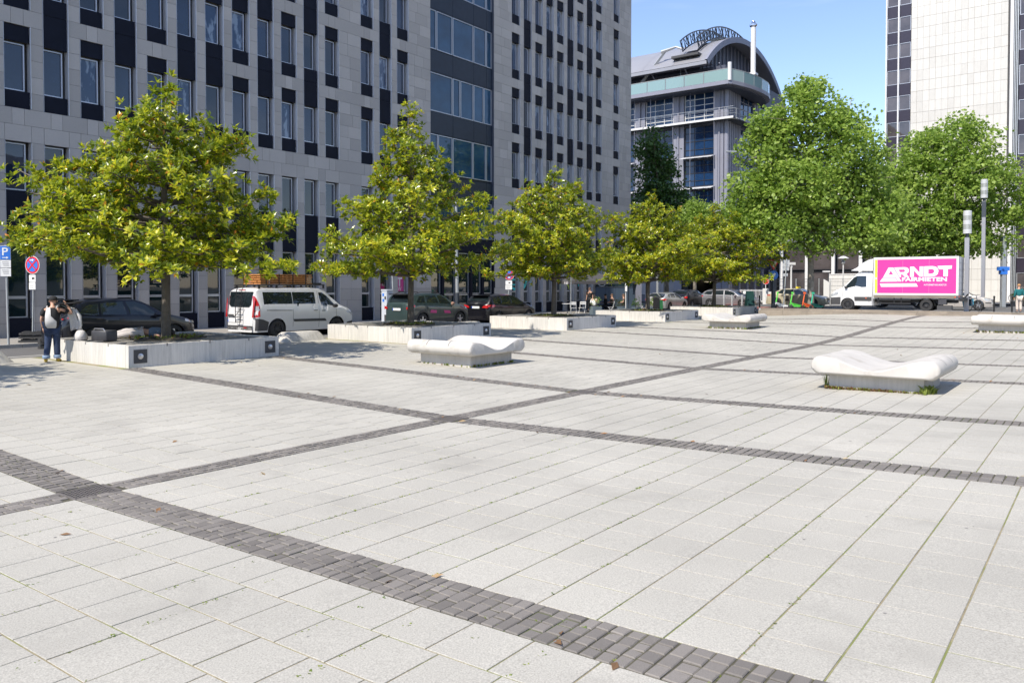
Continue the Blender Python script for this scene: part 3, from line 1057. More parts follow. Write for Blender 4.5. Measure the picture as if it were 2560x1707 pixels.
def dark_panel(parent, x0, z0, x1, z1, y, mat='dark_panel'):
    key = (round(x1 - x0, 2), round(z1 - z0, 2), mat)
    if key not in dp_cache:
        dp_cache[key] = MB().box(0.012, 0, 0.008, x1 - x0 - 0.012, 0.05, z1 - z0 - 0.008).mesh('dark_panel', MT[mat])
    place('dark_panel', dp_cache[key], parent, (x0, y, z0))


fin_cache = {}
GY = 0.27
for s, e, ops, ty in openings:
    # ground and first floor
    dark_panel(bld, s, 0.12, e, 0.80, 0.06)
    window(bld, s, 0.81, e - 0.13, 1.56, GY, 'shop_pane')
    window(bld, s, 1.57, e - 0.13, 3.63, GY, 'shop_pane')
    dark_panel(bld, s, 3.66, e, 5.52, 0.06)
    window(bld, s, 5.54, e - 0.13, 7.28, GY, random.choice(['pane', 'pane_dark', 'pane_dark']))
    for f in range(6):
        zb = 8.54 + 3.66 * f
        dark_panel(bld, s, zb, e, zb + 0.65, 0.06)
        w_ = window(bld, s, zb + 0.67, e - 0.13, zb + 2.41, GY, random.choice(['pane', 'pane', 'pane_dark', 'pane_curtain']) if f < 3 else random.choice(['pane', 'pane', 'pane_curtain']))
        dark_panel(bld, s, zb + 2.44, e, zb + (3.04 if ty == 'A' else 3.66), 0.06)
    for o0, o1 in ops:
        key = o1 - o0
        if key not in fin_cache:
            fin_cache[key] = (MB().box(-0.012, -0.045, 0.01, 0.0, 0.30, key * CO - 0.01).mesh('edge_fin', MT['fin']),
                              MB().box(0.0, -0.006, 0.01, 0.012, 0.24, key * CO - 0.01).mesh('edge_trim', MT['frame']))
        place('edge_fin', fin_cache[key][0], bld, (e, 0, o0 * CO))
        place('edge_trim', fin_cache[key][1], bld, (s, 0, o0 * CO))

# glazed bay with the entrance
bw = BAY[1] - BAY[0]
MB().box(BAY[0], 0.30, 0.0, BAY[1], 0.40, 30.5).part('bay_backing', MT['bay_band'], bld)
for (z0, z1, sp) in ((4.95, 7.25, (0.0, 0.12, 0.36, 0.70, 0.88, 1.0)), (8.72, 11.02, (0.0, 0.14, 0.36, 0.68, 0.9, 1.0)), (12.38, 14.66, (0.0, 0.36, 0.48, 0.69, 0.86, 1.0)),
                     (16.05, 18.36, (0.0, 0.12, 0.36, 0.69, 0.9, 1.0)), (19.71, 22.02, (0.0, 0.36, 0.5, 0.69, 0.9, 1.0)), (23.4, 25.7, (0.0, 0.12, 0.36, 0.69, 0.9, 1.0)),
                     (27.0, 29.4, (0.0, 0.36, 0.5, 0.69, 0.9, 1.0))):
    for a, c in zip(sp[:-1], sp[1:]):
        window(bld, BAY[0] + a * bw + 0.03, z0, BAY[0] + c * bw - 0.03, z1, 0.24, 'bay_pane')
    for a, c in zip((0, 0.36, 0.69, 0.9), (0.36, 0.69, 0.9, 1.0)):
        dark_panel(bld, BAY[0] + a * bw, z1 + 0.04, BAY[0] + c * bw, z1 + 1.33, 0.16, 'bay_band')
posts = (0.0, 0.18, 0.40, 0.62, 0.81, 1.0)
for i, (a, c) in enumerate(zip(posts[:-1], posts[1:])):
    x0, x1 = BAY[0] + a * bw + 0.12, BAY[0] + c * bw - 0.12
    window(bld, x0, 0.15, x1, 1.42, 0.2, 'shop_pane')
    window(bld, x0, 1.46, x1, 4.0, 0.2, 'shop_pane')
    MB().box(x1 + 0.01, 0.0, 0, x1 + 0.22, 0.28, 4.05).part('entrance_post', MT['dark_panel'], bld)
MB().box(BAY[0], 0.02, 4.06, BAY[1], 0.29, 4.9).part('entrance_header', MT['dark_panel'], bld)

# window lettering and decals on the ground floor
U, Vv = (1, 0, 0), (0, 0, 1)
dg = 0.262


def decal(loops, mat, x, z):
    onplane('window_decal', poly_mesh(loops, 0.002), MT[mat], bld, (x, GY - 0.008, z), U, Vv)


poster = MB().box(groups[19][0] + 0.06, GY - 0.012, 1.66, groups[19][0] + 0.72, GY - 0.004, 2.75).part('pink_poster', MT['pink_sticker'], bld)
onplane('poster_letter', text_mesh('T', box=(-0.2, -0.25, 0.2, 0.25), offset=0.03, ext=0.001), MT['white_print'], poster, (groups[19][0] + 0.4, GY - 0.016, 2.2), U, Vv)
onplane('poster_letter', text_mesh('W', box=(-0.14, -0.12, 0.14, 0.12), ext=0.001), MT['white_print'], poster, (groups[19][0] + 0.4, GY - 0.016, 1.80), U, Vv)


def arc_band(r0, r1, a0, a1, n=18):
    o_ = [(r1 * math.cos(a0 + (a1 - a0) * k / n), r1 * math.sin(a0 + (a1 - a0) * k / n)) for k in range(n + 1)]
    i_ = [(r0 * math.cos(a0 + (a1 - a0) * k / n), r0 * math.sin(a0 + (a1 - a0) * k / n)) for k in range(n, -1, -1)]
    return o_ + i_


g3 = [s for s, _ in groups[20:29]]
decal([arc_band(0.54, 0.70, math.pi, 1.5 * math.pi)], 'teal_decal', g3[0] + 0.74, 2.35)
decal([[(-0.66, 0), (0, 0), (0, 0.12), (-0.66, 0.12)]], 'teal_decal', g3[0] + 0.74, 2.32)
decal([[(-0.56, 0), (0, 0), (0, 0.10), (-0.56, 0.10)]], 'teal_decal', g3[0] + 0.74, 1.98)
decal([arc_band(0.54, 0.70, -0.5 * math.pi, 0)], 'teal_decal', g3[1] + 0.05, 2.35)
decal([[(0, 0), (0.66, 0), (0.66, 0.12), (0, 0.12)]], 'teal_decal', g3[1] + 0.05, 2.32)
decal([[(0, 0), (0.56, 0), (0.56, 0.10), (0, 0.10)]], 'teal_decal', g3[1] + 0.05, 1.98)
onplane('window_decal', text_mesh('ABEL', box=(0, 0, 0.55, 0.16), ext=0.001), MT['gold_decal'], bld, (g3[0] + 0.12, GY - 0.008, 2.62), U, Vv)
for k, (ch, mt) in enumerate((('S', 'gold_decal'), ('T', 'gold_decal'), ('U', 'gold_decal'))):
    onplane('window_decal', text_mesh(ch, box=(-0.16, -0.2, 0.16, 0.2), ext=0.001), MT[mt], bld, (g3[2] + 0.38, GY - 0.008, 3.3 - 0.5 * k), U, Vv)
decal([arc_band(0.45, 0.62, 0.0, math.pi)], 'lime_decal', g3[4] + 0.39, 1.85)
decal([[(-0.62, -0.2), (-0.45, -0.2), (-0.45, 0), (-0.62, 0)], [(0.45, -0.2), (0.62, -0.2), (0.62, 0), (0.45, 0)]], 'lime_decal', g3[4] + 0.39, 1.85)
decal([arc_band(0.25, 0.38, 0.0, math.pi)], 'lime_decal', g3[5] + 0.39, 1.7)
decal([arc_band(0.25, 0.38, 0.5 * math.pi, 1.5 * math.pi)], 'teal_decal', g3[5] + 0.45, 3.0)
decal([arc_band(0.25, 0.38, 0.0, math.pi)], 'teal_decal', g3[6] + 0.39, 1.9)
decal([[(0, 0), (0.5, 0), (0.5, 0.14), (0, 0.14)]], 'teal_decal', g3[6] + 0.12, 2.9)
# ------------------------------------------------------------------ grey blue office building with the arched roof
ob = root('arched_roof_office_building', 'blue grey office building with arched metal roof and glass railed roof terrace', 'building', W(77, -23.9, 0.2), TH)
D2 = 46.0


class Face:
    """a facade seen from outside: u to the right, z up, depth inwards"""

    def __init__(self, parent, ox, oy, rz):
        self.p, self.ox, self.oy, self.rz = parent, ox, oy, rz
        self.c, self.s = math.cos(rz), math.sin(rz)

    def pt(self, u, d, z):
        return (self.ox + u * self.c - d * self.s, self.oy + u * self.s + d * self.c, z)

    def place(self, name, me, u, d, z, parent=None):
        return place(name, me, parent or self.p, self.pt(u, d, z), (0, 0, self.rz))

    def box(self, name, u0, d0, z0, u1, d1, z1, mat):
        me = MB().box(0, 0, 0, u1 - u0, d1 - d0, z1 - z0).mesh(name, MT[mat])
        return self.place(name, me, u0, d0, z0)

    def window(self, u0, z0, u1, z1, d, **kw):
        f = window(self.p, 0, z0, u1 - u0, z1, 0, **kw)
        f.location = self.pt(u0, d, z0)
        f.rotation_euler = (0, 0, self.rz)
        return f


f1 = Face(ob, 0, D2, R(-90))       # sunny front, u = D2 - y
f2 = Face(ob, 0, 0, 0)             # shaded side, u = x
ob_core = MB().box(0.55, 0.55, 3.6, 20, D2, 25.2).box(20, 0.55, 3.6, 40, D2, 19.2).box(9.0, 0.55, -0.3, 40, D2, 3.6)
ob_core.part('building_core', MT['blue_grey_dark'], ob)
bays = [D2 - (1.53 + 4.72 * k) - 3.5 for k in range(9)]      # left edges of the windows in u
fl = [(19.42, 22.5), (15.75, 18.95), (12.45, 15.35), (9.15, 12.05), (5.85, 8.75)]
uedges = [0.0]
for u0 in sorted(bays):
    if u0 > 0.2:
        f1.box('pier', uedges[-1], 0.0, 3.6, u0, 0.5, 22.6, 'blue_grey')
        uedges.append(u0 + 3.5)
f1.box('pier', uedges[-1], 0.0, 3.6, D2 - 0.5, 0.5, 22.6, 'blue_grey')
rib = MB().box(0, -0.012, 0, 0.03, 0.0, 19.0).mesh('panel_joint', MT['blue_grey_dark'])
for u0 in bays:
    if u0 < 0.2:
        continue
    for k, (z0, z1) in enumerate(fl):
        rows = (0.36, 0.18, 0.58, 0.79) if k == 0 else (0.22, 0.5, 0.78)
        f1.window(u0 + 0.06, z0, u0 + 3.44, z1, 0.22, pane='mid_pane', fr='dark_frame' if k else 'white_metal', fw=0.08, mull=(0.335, 0.665), rows=rows)
        top = fl[k - 1][0] if k else 22.6
        f1.box('spandrel', u0, 0.05, z1 + 0.01, u0 + 3.5, 0.45, top - 0.01, 'blue_grey_dark')
    f1.box('spandrel', u0, 0.05, 3.6, u0 + 3.5, 0.45, 5.84, 'blue_grey_dark')
    # maintenance walk below the top windows and tilted sunshades below the others
    shade = MB()
    for j in range(4):
        shade.add([(j * 0.93 + 0.03, -1.0, -0.12), (j * 0.93 + 0.9, -1.0, -0.12), (j * 0.93 + 0.9, -0.02, 0.12), (j * 0.93 + 0.03, -0.02, 0.12),
                   (j * 0.93 + 0.03, -1.0, -0.16), (j * 0.93 + 0.9, -1.0, -0.16), (j * 0.93 + 0.9, -0.02, 0.08), (j * 0.93 + 0.03, -0.02, 0.08)],
                  [(0, 1, 2, 3), (4, 7, 6, 5), (0, 4, 5, 1), (1, 5, 6, 2), (2, 6, 7, 3), (3, 7, 4, 0)])
    sm_ = shade.mesh('sunshade', MT['white_metal'])
    for z in (15.55, 12.25, 8.95):
        f1.place('sunshade', sm_, u0 - 0.1, 0, z)
    # struts
    for du in (1.15, 3.85):
        f1.box('tension_rod', u0 + du, -0.95, 9.0, u0 + du + 0.04, -0.91, 22.5, 'blue_grey')
    f1.box('downpipe', u0 + 4.05, -0.16, 3.6, u0 + 4.17, -0.02, 22.4, 'blue_grey')
f1.box('maintenance_walk', 0, -1.05, 19.18, D2 + 1.0, -0.01, 19.32, 'steel_dark')
f1.box('walk_edge', 0, -1.09, 19.14, D2 + 1.0, -1.06, 19.36, 'white_metal')
hr = MB()
for k in range(24):
    hr.box(k * 2.0, -1.06, 0, k * 2.0 + 0.03, -1.03, 1.0)
hr.box(0, -1.065, 0.98, 47.0, -1.025, 1.02).box(0, -1.055, 0.5, 47.0, -1.035, 0.515).box(0, -1.055, 0.25, 47.0, -1.035, 0.265).box(0, -1.055, 0.75, 47.0, -1.035, 0.765)
f1.place('handrail', hr.mesh('handrail', MT['pole']), 0, 0, 19.36)
# terrace slab and glass balustrade
ter = [(-1.8, D2 + 1), (-1.8, -0.7), (-1.5, -1.0), (0.5, -1.6), (2.5, -1.95), (4.5, -2.1), (6.5, -2.05), (8.0, -1.7), (9.3, -1.1), (10.3, -0.15), (10.8, 1.0), (19.5, 1.2), (19.5, D2 + 1)]
MB().prism([(x, y) for x, y in ter], 22.55, 22.95, 'xy').part('terrace_slab', MT['blue_grey'], ob)
MB().prism([(x * 0.96 + 0.3, y * 0.9 + 0.3) for x, y in ter], 22.40, 22.548, 'xy').part('terrace_soffit', MT['blue_grey_dark'], ob)
path = [(-1.72, D2 - 2.2 * k) for k in range(21)] + [(-1.72, -0.7)]
path2 = [(-1.45, -0.92), (0.5, -1.5), (2.5, -1.85), (4.5, -2.0), (6.5, -1.95), (8.0, -1.6), (9.25, -1.03), (10.2, -0.1), (10.7, 0.95)]
rail = MB()
for pp in (path, path2):
    for a, c in zip(pp[:-1], pp[1:]):
        a3, c3 = Vector((*a, 22.98)), Vector((*c, 22.98))
        dv = (c3 - a3).normalized() * 0.05
        up = Vector((0, 0, 1.12))
        nn = Vector((-dv.y, dv.x, 0)).normalized() * 0.012
        p = [a3 + dv, c3 - dv]
        vs = [p[0] - nn, p[1] - nn, p[1] + nn, p[0] + nn]
        vs += [q + up for q in vs]
        MB().add(vs, [(0, 3, 2, 1), (4, 5, 6, 7), (0, 1, 5, 4), (1, 2, 6, 5), (2, 3, 7, 6), (3, 0, 4, 7)]).part('balustrade_panel', MT['glass_green'], ob)
        rail.tube([a3 + Vector((0, 0, 1.16)), c3 + Vector((0, 0, 1.16))], 0.03, 6)
        rail.tube([a3, a3 + Vector((0, 0, 1.16))], 0.03, 6)
rail.part('balustrade_rail', MT['pole'], ob)
MB().cyl((-1.62, -0.8, 22.9), (-1.62, -0.8, 24.75), 0.2, n=16).part('white_post', MT['white_metal'], ob, smooth=True)
# barrel roof
XC, HS, ZS, RISE = 10.5, 12.2, 25.4, 4.75
RR = (HS * HS + RISE * RISE) / (2 * RISE)
A0 = math.asin(HS / RR)


def arc(k, n, r=RR, ext=1.0):
    a = -A0 * ext + 2 * A0 * ext * k / n
    return XC + r * math.sin(a), ZS + RISE - RR + r * math.cos(a)


NA = 28
y0_, y1_ = 1.9, D2
rf = MB()
for y in np.linspace(y0_, y1_, 14):
    pass
ys = np.linspace(y0_, y1_, 13)
for j in range(12):
    seg = MB()
    for r_, flip in ((RR, False), (RR - 0.3, True)):
        vs, fs = [], []
        for k in range(NA + 1):
            x, z = arc(k, NA, r_)
            vs += [(x, ys[j] + 0.012, z), (x, ys[j + 1] - 0.012, z)]
        for k in range(NA):
            fs.append((2 * k, 2 * k + 1, 2 * k + 3, 2 * k + 2))
        seg.add(vs, fs)
    seg.part('roof_sheet', MT['roof_metal'], ob, smooth=True, fixn=False)
for yy in (y0_ - 0.02, y1_):
    edge = MB()
    vs, fs = [], []
    for k in range(NA + 1):
        xo, zo = arc(k, NA, RR + 0.08)
        xi, zi = arc(k, NA, RR - 0.55)
        vs += [(xo, yy, zo), (xi, yy, zi), (xo, yy - 0.25, zo), (xi, yy - 0.25, zi)]
    for k in range(NA):
        a = 4 * k
        fs += [(a + 2, a + 3, a + 7, a + 6), (a, a + 4, a + 5, a + 1), (a, a + 2, a + 6, a + 4), (a + 1, a + 5, a + 7, a + 3)]
    edge.add(vs, fs)
    edge.part('roof_edge', MT['blue_grey'], ob)
MB().box(-1.75, y0_ - 0.2, 25.0, -1.5, y1_, 25.35).part('eaves_gutter', MT['roof_metal'], ob)
sof = MB().add([(-1.5, y0_, 25.02), (1.4, y0_, 25.6), (1.4, y1_, 25.6), (-1.5, y1_, 25.02)], [(0, 1, 2, 3)])
sof.part('eaves_soffit', MT['blue_grey'], ob)
for k in range(12):
    MB().tube([(-1.2, 0.5 + 3.9 * k, 25.0), (-0.3, 0.5 + 3.9 * k, 24.4), (1.2, 0.5 + 3.9 * k, 24.0)], 0.07, 6).part('eaves_bracket', MT['blue_grey'], ob)
# recessed top storey and gable wall with ribs
MB().box(1.6, 3.6, 22.9, 19, D2, 25.6).part('top_storey_wall', MT['blue_grey_dark'], ob)
gp = [arc(k, NA, RR - 0.35) for k in range(2, NA - 1)]
gp = [(min(max(x, 0.6), 20.0), z) for x, z in gp]
MB().prism([(0.6, 22.9)] + gp + [(20.0, 22.9)], 3.4, 3.49, 'xz').part('gable_wall', MT['blue_grey_dark'], ob)
for k in range(17):
    x = 1.2 + k * 1.12
    zt = ZS + RISE - RR + math.sqrt(max((RR - 0.45) ** 2 - (x - XC) ** 2, 0.1))
    MB().box(x, 3.3, 22.95, x + 0.14, 3.398, zt).part('gable_rib', MT['blue_grey'], ob)
MB().box(-0.6, 0.6, 22.95, 2.6, 1.2, 24.4).part('rooftop_unit', MT['white_metal'], ob)
# shaded side
for k in range(10):
    x = 0.5 + k * 4.2
    if k == 0:
        continue
for (x0, x1) in ((0.5, 3.6), (7.9, 9.6), (13.6, 15.4), (19.4, 21.0), (25, 27), (31, 33), (37, 39.9)):
    tz = 22.4 if x0 < 19 else 19.2
    MB().box(x0, 0.0, 3.6, x1, 0.5, tz).part('pier', MT['blue_grey'], ob)
    for j in range(1, int((x1 - x0) / 0.5)):
        MB().box(x0 + j * 0.5, -0.03, 3.6, x0 + j * 0.5 + 0.05, -0.002, tz).part('panel_joint', MT['blue_grey_dark'], ob)
for (x0, x1) in ((3.6, 7.9), (9.6, 13.6), (15.4, 19.4), (21.0, 25), (27, 31), (33, 37)):
    for k, (z0, z1) in enumerate(fl):
        if k == 0 and x0 > 19:
            continue
        f2.window(x0 + 0.05, z0, x1 - 0.05, z1, 0.25, pane='mid_pane', fr='blue_grey', fw=0.1, mull=(0.33, 0.66), rows=(0.3, 0.55, 0.8))
        MB().box(x0, 0.06, z1, x1, 0.45, (fl[k - 1][0] if k else 22.4)).part('spandrel', MT['blue_grey_dark'], ob)
    MB().box(x0, 0.06, 3.6, x1, 0.45, 5.84).part('spandrel', MT['blue_grey_dark'], ob)
MB().cyl((0.25, 0.25, 3.6), (0.25, 0.25, 22.5), 0.26, n=12).part('corner_column', MT['blue_grey'], ob, smooth=True)
for z in (19.2, 15.7):
    wk = MB()
    pts = [(-1.0, -0.2), (-0.3, -1.0), (4, -1.3), (9, -1.3), (14, -1.1), (20, -1.0)]
    for a, c in zip(pts[:-1], pts[1:]):
        wk.tube([(a[0], a[1], z), (c[0], c[1], z)], 0.1, 6)
        if z > 19:
            wk.tube([(a[0], a[1], z + 1.05), (c[0], c[1], z + 1.05)], 0.03, 6).tube([(a[0], a[1], z), (a[0], a[1], z + 1.05)], 0.03, 6)
            wk.tube([(a[0], a[1], z + 0.55), (c[0], c[1], z + 0.55)], 0.02, 6)
    wk.part('side_walkway', MT['pole'], ob)
MB().box(0, -1.2, 19.1, 20, -0.01, 19.19).part('maintenance_walk', MT['steel_dark'], ob)
# ground floor: louvred panels, pale columns, garage mouth
for (u0, u1) in ((D2 - 9.5, D2 - 8.0), (D2 - 7.9, D2 - 6.2), (D2 - 12.5, D2 - 9.7), (D2 - 16, D2 - 12.7)):
    lv = MB()
    for j in range(22):
        z = 0.75 + j * 0.125
        lv.add([(0, 0.0, z), (u1 - u0, 0, z), (u1 - u0, 0.05, z + 0.1), (0, 0.05, z + 0.1)], [(0, 1, 2, 3)])
    lv.box(-0.05, -0.02, 0.0, 0.0, 0.1, 3.6).box(u1 - u0, -0.02, 0, u1 - u0 + 0.05, 0.1, 3.6)
    f1.place('louvre_panel', lv.mesh('louvre_panel', MT['louvre']), u0, 0.1, 0)
f1.box('plinth', 0, 0.16, -0.3, D2 - 5.2, 0.5, 3.58, 'blue_grey_dark')
for (u0, u1) in ((D2 - 6.1, D2 - 5.2), (D2 - 1.4, D2 - 0.6), (D2 - 0.55, D2 + 0.2)):
    f1.box('pale_column', u0, -0.1, -0.3, u1, 0.5, 3.58, 'blue_grey')
dk = MB()
for j in range(24):
    dk.box(0, 0, 0.5 + j * 0.125, 0.7, 0.05, 0.58 + j * 0.125)
f1.place('dark_grille', dk.mesh('dark_grille', MT['dark_frame']), D2 - 5.15, 0.1, 0)
g_ = MB().box(D2 - 5.2, 0, 0, D2 - 4.3, 0.3, 0.1)
inner = MB()
inner.box(0, 8.6, -0.3, 3.2, 8.7, 3.4).box(-0.05, 0.55, -0.3, 0, 8.6, 3.4).box(3.2, 0.55, -0.3, 3.25, 8.6, 3.4).box(0, 0.5, 3.4, 3.2, 8.6, 3.5)
f1.place('garage_interior', inner.mesh('garage_interior', MT['trim']), D2 - 4.45, 0, 0)
for du in (0.15, 2.3):
    f1.box('tube_light', D2 - 4.45 + du, 4.0, 2.1, D2 - 4.45 + du + 0.75, 4.08, 2.17, 'tube_light')
f1.box('garage_lintel', D2 - 5.15, 0.0, 3.4, D2 - 1.4, 0.5, 3.58, 'blue_grey')
MB().box(0.0, 0.02, -0.3, 40, 0.5, 3.59).part('side_plinth', MT['blue_grey_dark'], ob)
for k in range(16):
    MB().box(0.8 + k * 2.4, -0.14, -0.3, 1.05 + k * 2.4, 0.015, 3.6).part('side_fin', MT['blue_grey'], ob)
    gl = MB()
    for j in range(13):
        gl.box(1.3 + k * 2.4, -0.05, 0.5 + 0.24 * j, 2.9 + k * 2.4, 0.015, 0.56 + 0.24 * j)
    gl.part('side_grille', MT['dark_frame'], ob)

# service gantry, crane arm and flue on that roof
def tower_obj(name, label, cat):
    return root(name, label, cat, W(77, -23.9, 0.2), TH)


gan = tower_obj('roof_gantry', 'curved dark lattice gantry spanning over the crown of the arched roof', 'gantry')
g = MB()
for y in (3.4, 5.3):
    for r_ in (RR + 0.35, RR + 1.5):
        pts = []
        for k in range(25):
            a = -A0 * 0.80 + 1.55 * A0 * k / 24
            pts.append((XC + r_ * math.sin(a), y, ZS + RISE - RR + r_ * math.cos(a)))
        g.tube(pts, 0.075, 6)
    for k in range(24):
        a = -A0 * 0.80 + 1.55 * A0 * k / 24
        c = -A0 * 0.80 + 1.55 * A0 * (k + (1 if k % 2 else 0.5)) / 24
        for u, v in ((a, a), (a, c), (c, a)):
            g.tube([(XC + (RR + 0.35) * math.sin(u), y, ZS + RISE - RR + (RR + 0.35) * math.cos(u)),
                    (XC + (RR + 1.5) * math.sin(v), y, ZS + RISE - RR + (RR + 1.5) * math.cos(v))], 0.045, 5)
g.part('lattice', MT['steel_dark'], gan)
deck = MB()
for k in range(24):
    a = -A0 * 0.8 + 1.3 * A0 * k / 24
    c = -A0 * 0.8 + 1.3 * A0 * (k + 1) / 24
    r_ = RR + 0.3
    p = [(XC + r_ * math.sin(q), y, ZS + RISE - RR + r_ * math.cos(q)) for q in (a, c) for y in (3.6, 5.1)]
    deck.add(p + [(x, y, z - 0.08) for x, y, z in p], [(0, 2, 3, 1), (4, 5, 7, 6), (0, 1, 5, 4), (2, 6, 7, 3), (0, 4, 6, 2), (1, 3, 7, 5)])
deck.part('walkway', MT['roof_metal'], gan)
x, z = arc(1, NA)
MB().box(x - 0.4, 2.8, z + 0.25, x + 1.6, 5.9, z + 0.5).part('carriage', MT['trim'], gan)
crane = tower_obj('crane_arm', 'grey crane arm leaning over the roof terrace of the arched office', 'crane')
b = MB().tube([(-0.6, 11.2, 23.1), (-0.9, 6.9, 27.3)], [0.2, 0.17], 4)
b.part('arm', MT['sign_grey'], crane)
MB().tube([(-0.9, 7.3, 27.35), (-0.9, 5.6, 27.6), (-0.9, 4.9, 27.3)], [0.2, 0.12, 0.09], 6).part('arm_head', MT['sign_grey'], crane)
MB().tube([(-0.9, 5.0, 27.3), (-0.9, 5.0, 23.5)], 0.025, 4).part('cable', MT['pole'], crane)
flue = tower_obj('flue_pipe', 'tall white steel flue pipe rising from the roof terrace of arched office', 'flue')
b = MB().lathe([(0.0, 22.9), (0.27, 22.9), (0.27, 29.3), (0.2, 29.35)], 16, (2.9, -1.6, 0))
b.part('pipe', MT['white_metal'], flue, smooth=True)
MB().lathe([(0.22, 29.3), (0.40, 29.45), (0.40, 29.6), (0.24, 29.75), (0.18, 29.95), (0, 30.05)], 16, (2.9, -1.6, 0)).part('cowl', MT['chrome'], flue, smooth=True)
MB().box(2.5, -2.0, 24.2, 3.3, -1.2, 24.45).part('bracket', MT['white_metal'], flue)

# ------------------------------------------------------------------ beige tiled tower on the right
tw = root('tiled_office_tower', 'tall office tower with cream tile wall between bronze window bands on the right', 'building', W(89.05, -11.1, 0.3), TH)
t1 = Face(tw, 0, 0, R(-90))        # u = n + 11.1
TW_H = 52.0
MB().box(0.4, -30, -0.5, 25, 0.0, TW_H).part('building_core', MT['dark_frame'], tw)
for u0 in (0.0, 1.2, ):
    t1.box('vertical_fin', u0, -0.12, 3.0, u0 + 0.14, 0.38, TW_H, 'white_metal')
for col, (u0, u1) in enumerate(((0.14, 1.2), (1.34, 2.42))):
    for k in range(-5, 8):
        zt = 31.75 - 0.3 - 2.78 * k
        if 3.2 < zt < TW_H - 3:
            t1.window(u0, zt + 0.02, u1, zt + 1.56, 0.2, pane='brown_pane', fr='frame', fw=0.05)
            t1.box('spandrel', u0, 0.16, zt - 1.19, u1, 0.3, zt + 0.01, 'brown_panel')
TU0, TU1 = 2.48, 11.23
t1.box('tile_backing', TU0, 0.035, -0.5, TU1, 0.39, TW_H, 'tower_joint')
tu = (TU1 - TU0) / 15
tiles = []
for c in range(15):
    for r_ in range(46):
        tiles.append((TU0 + c * tu, 0.02 + r_ * 1.104, 0.035 if c % 3 == 0 else 0.012, 0.035 if r_ % 3 == 2 else 0.012))
tv = []
for i, (u, z, ga, gb) in enumerate(tiles):
    p = W(89.05, -11.1 + u + 0.3, z + 0.8)
    tv.append((0 if in_view(p, 0.0) else 1e6) + p.length)
order = np.argsort(tv)
near_t = set(order[:300].tolist())
tcache = {}
restb = MB()
rv = []
for i, (u, z, ga, gb) in enumerate(tiles):
    w, h = tu - ga, 1.104 - gb
    if i in near_t:
        key = (round(w, 3), round(h, 3), random.randrange(5))
        if key not in tcache:
            tcache[key] = MB().add([(0, 0, 0), (w, 0, 0), (w, 0, h), (0, 0, h), (0, 0.034, 0), (w, 0.034, 0), (w, 0.034, h), (0, 0.034, h)],
                                   [(0, 1, 2, 3), (0, 4, 5, 1), (1, 5, 6, 2), (2, 6, 7, 3), (3, 7, 4, 0)]).mesh('tile', MT['tower_tile'], rnd=random.random(), fixn=False)
        t1.place('tile', tcache[key], u + ga / 2, 0, z + gb / 2)
    else:
        a, b_, c_, d_ = u + ga / 2, u + tu - ga / 2, z + gb / 2, z + 1.104 - gb / 2
        restb.add([(a, 0, c_), (b_, 0, c_), (b_, 0, d_), (a, 0, d_), (a, 0.034, c_), (b_, 0.034, c_), (b_, 0.034, d_), (a, 0.034, d_)],
                  [(0, 1, 2, 3), (0, 4, 5, 1), (1, 5, 6, 2), (2, 6, 7, 3), (3, 7, 4, 0)])
        rv += [random.random()] * 5
o = t1.place('tile_cladding', restb.mesh('tile_cladding', MT['tower_tile'], rnd=rv, fixn=False), 0, 0, 0)
o['kind'] = 'stuff'
t1.box('dark_reveal', 11.25, 0.05, -0.5, 11.42, 0.39, TW_H, 'trim')
t1.box('corner_pilaster', 11.44, -0.25, -0.5, 11.72, 0.38, TW_H, 'white_metal')
for u in (11.78, 11.92, 12.06):
    t1.box('metal_rib', u, -0.22, -0.5, u + 0.07, 0.38, TW_H, 'pole')
for k in range(-6, 10):
    zt = 31.7 - 3.42 * k
    if 3 < zt < TW_H - 4:
        for u0 in (12.2, 14.0, 15.8, 17.6):
            t1.window(u0, zt, u0 + 1.7, zt + 1.95, 0.2, pane='brown_pane', fr='frame', fw=0.06)
            t1.box('spandrel', u0, 0.17, zt - 1.43, u0 + 1.7, 0.3, zt - 0.02, 'brown_panel')
t1.box('vertical_fin', 13.9, -0.1, -0.5, 14.0, 0.38, TW_H, 'white_metal')
for u0 in (12.2, 14.0, 15.8):
    t1.window(u0, 0.1, u0 + 1.7, 2.9, 0.25, pane='brown_pane', fr='frame', fw=0.06)

# low wing with pale columns left of the tower, steel canopy, far white house
lw = root('low_office_wing', 'low dark glazed wing with pale columns seen above the pink truck', 'building', W(89.2, -22.5, 0.3), TH)
l1 = Face(lw, 0, 0, R(-90))
MB().box(0.5, -11.2, -0.3, 14, 0, 7.0).part('building_core', MT['dark_frame'], lw)
for k in range(4):
    l1.box('pale_column', 0.2 + k * 2.9, -0.35, -0.3, 0.55 + k * 2.9, 0.05, 6.6, 'white_metal')
    l1.window(0.7 + k * 2.9, 0.2, 2.95 + k * 2.9, 3.2, 0.3, pane='brown_pane', fr='dark_frame', fw=0.07)
    l1.window(0.7 + k * 2.9, 3.4, 2.95 + k * 2.9, 6.4, 0.3, pane='brown_pane', fr='dark_frame', fw=0.07)
l1.box('roof_edge', 0, -0.4, 6.62, 11.2, 0.5, 7.1, 'blue_grey')
cn = root('steel_canopy', 'grey steel canopy beam on posts glimpsed between the plane trees', 'canopy', W(93, -31, 0.2), TH)
MB().box(-0.4, -9.5, 6.6, 1.2, 2.0, 7.3).part('beam', MT['blue_grey'], cn)
MB().box(-0.4, -9.5, 7.31, 4, 2.0, 7.45).part('roof_plate', MT['blue_grey_dark'], cn)
for y in (-8.8, -4.5, -0.3):
    MB().box(0.1, y, -0.3, 0.4, y + 0.3, 6.6).part('post', MT['pole'], cn)
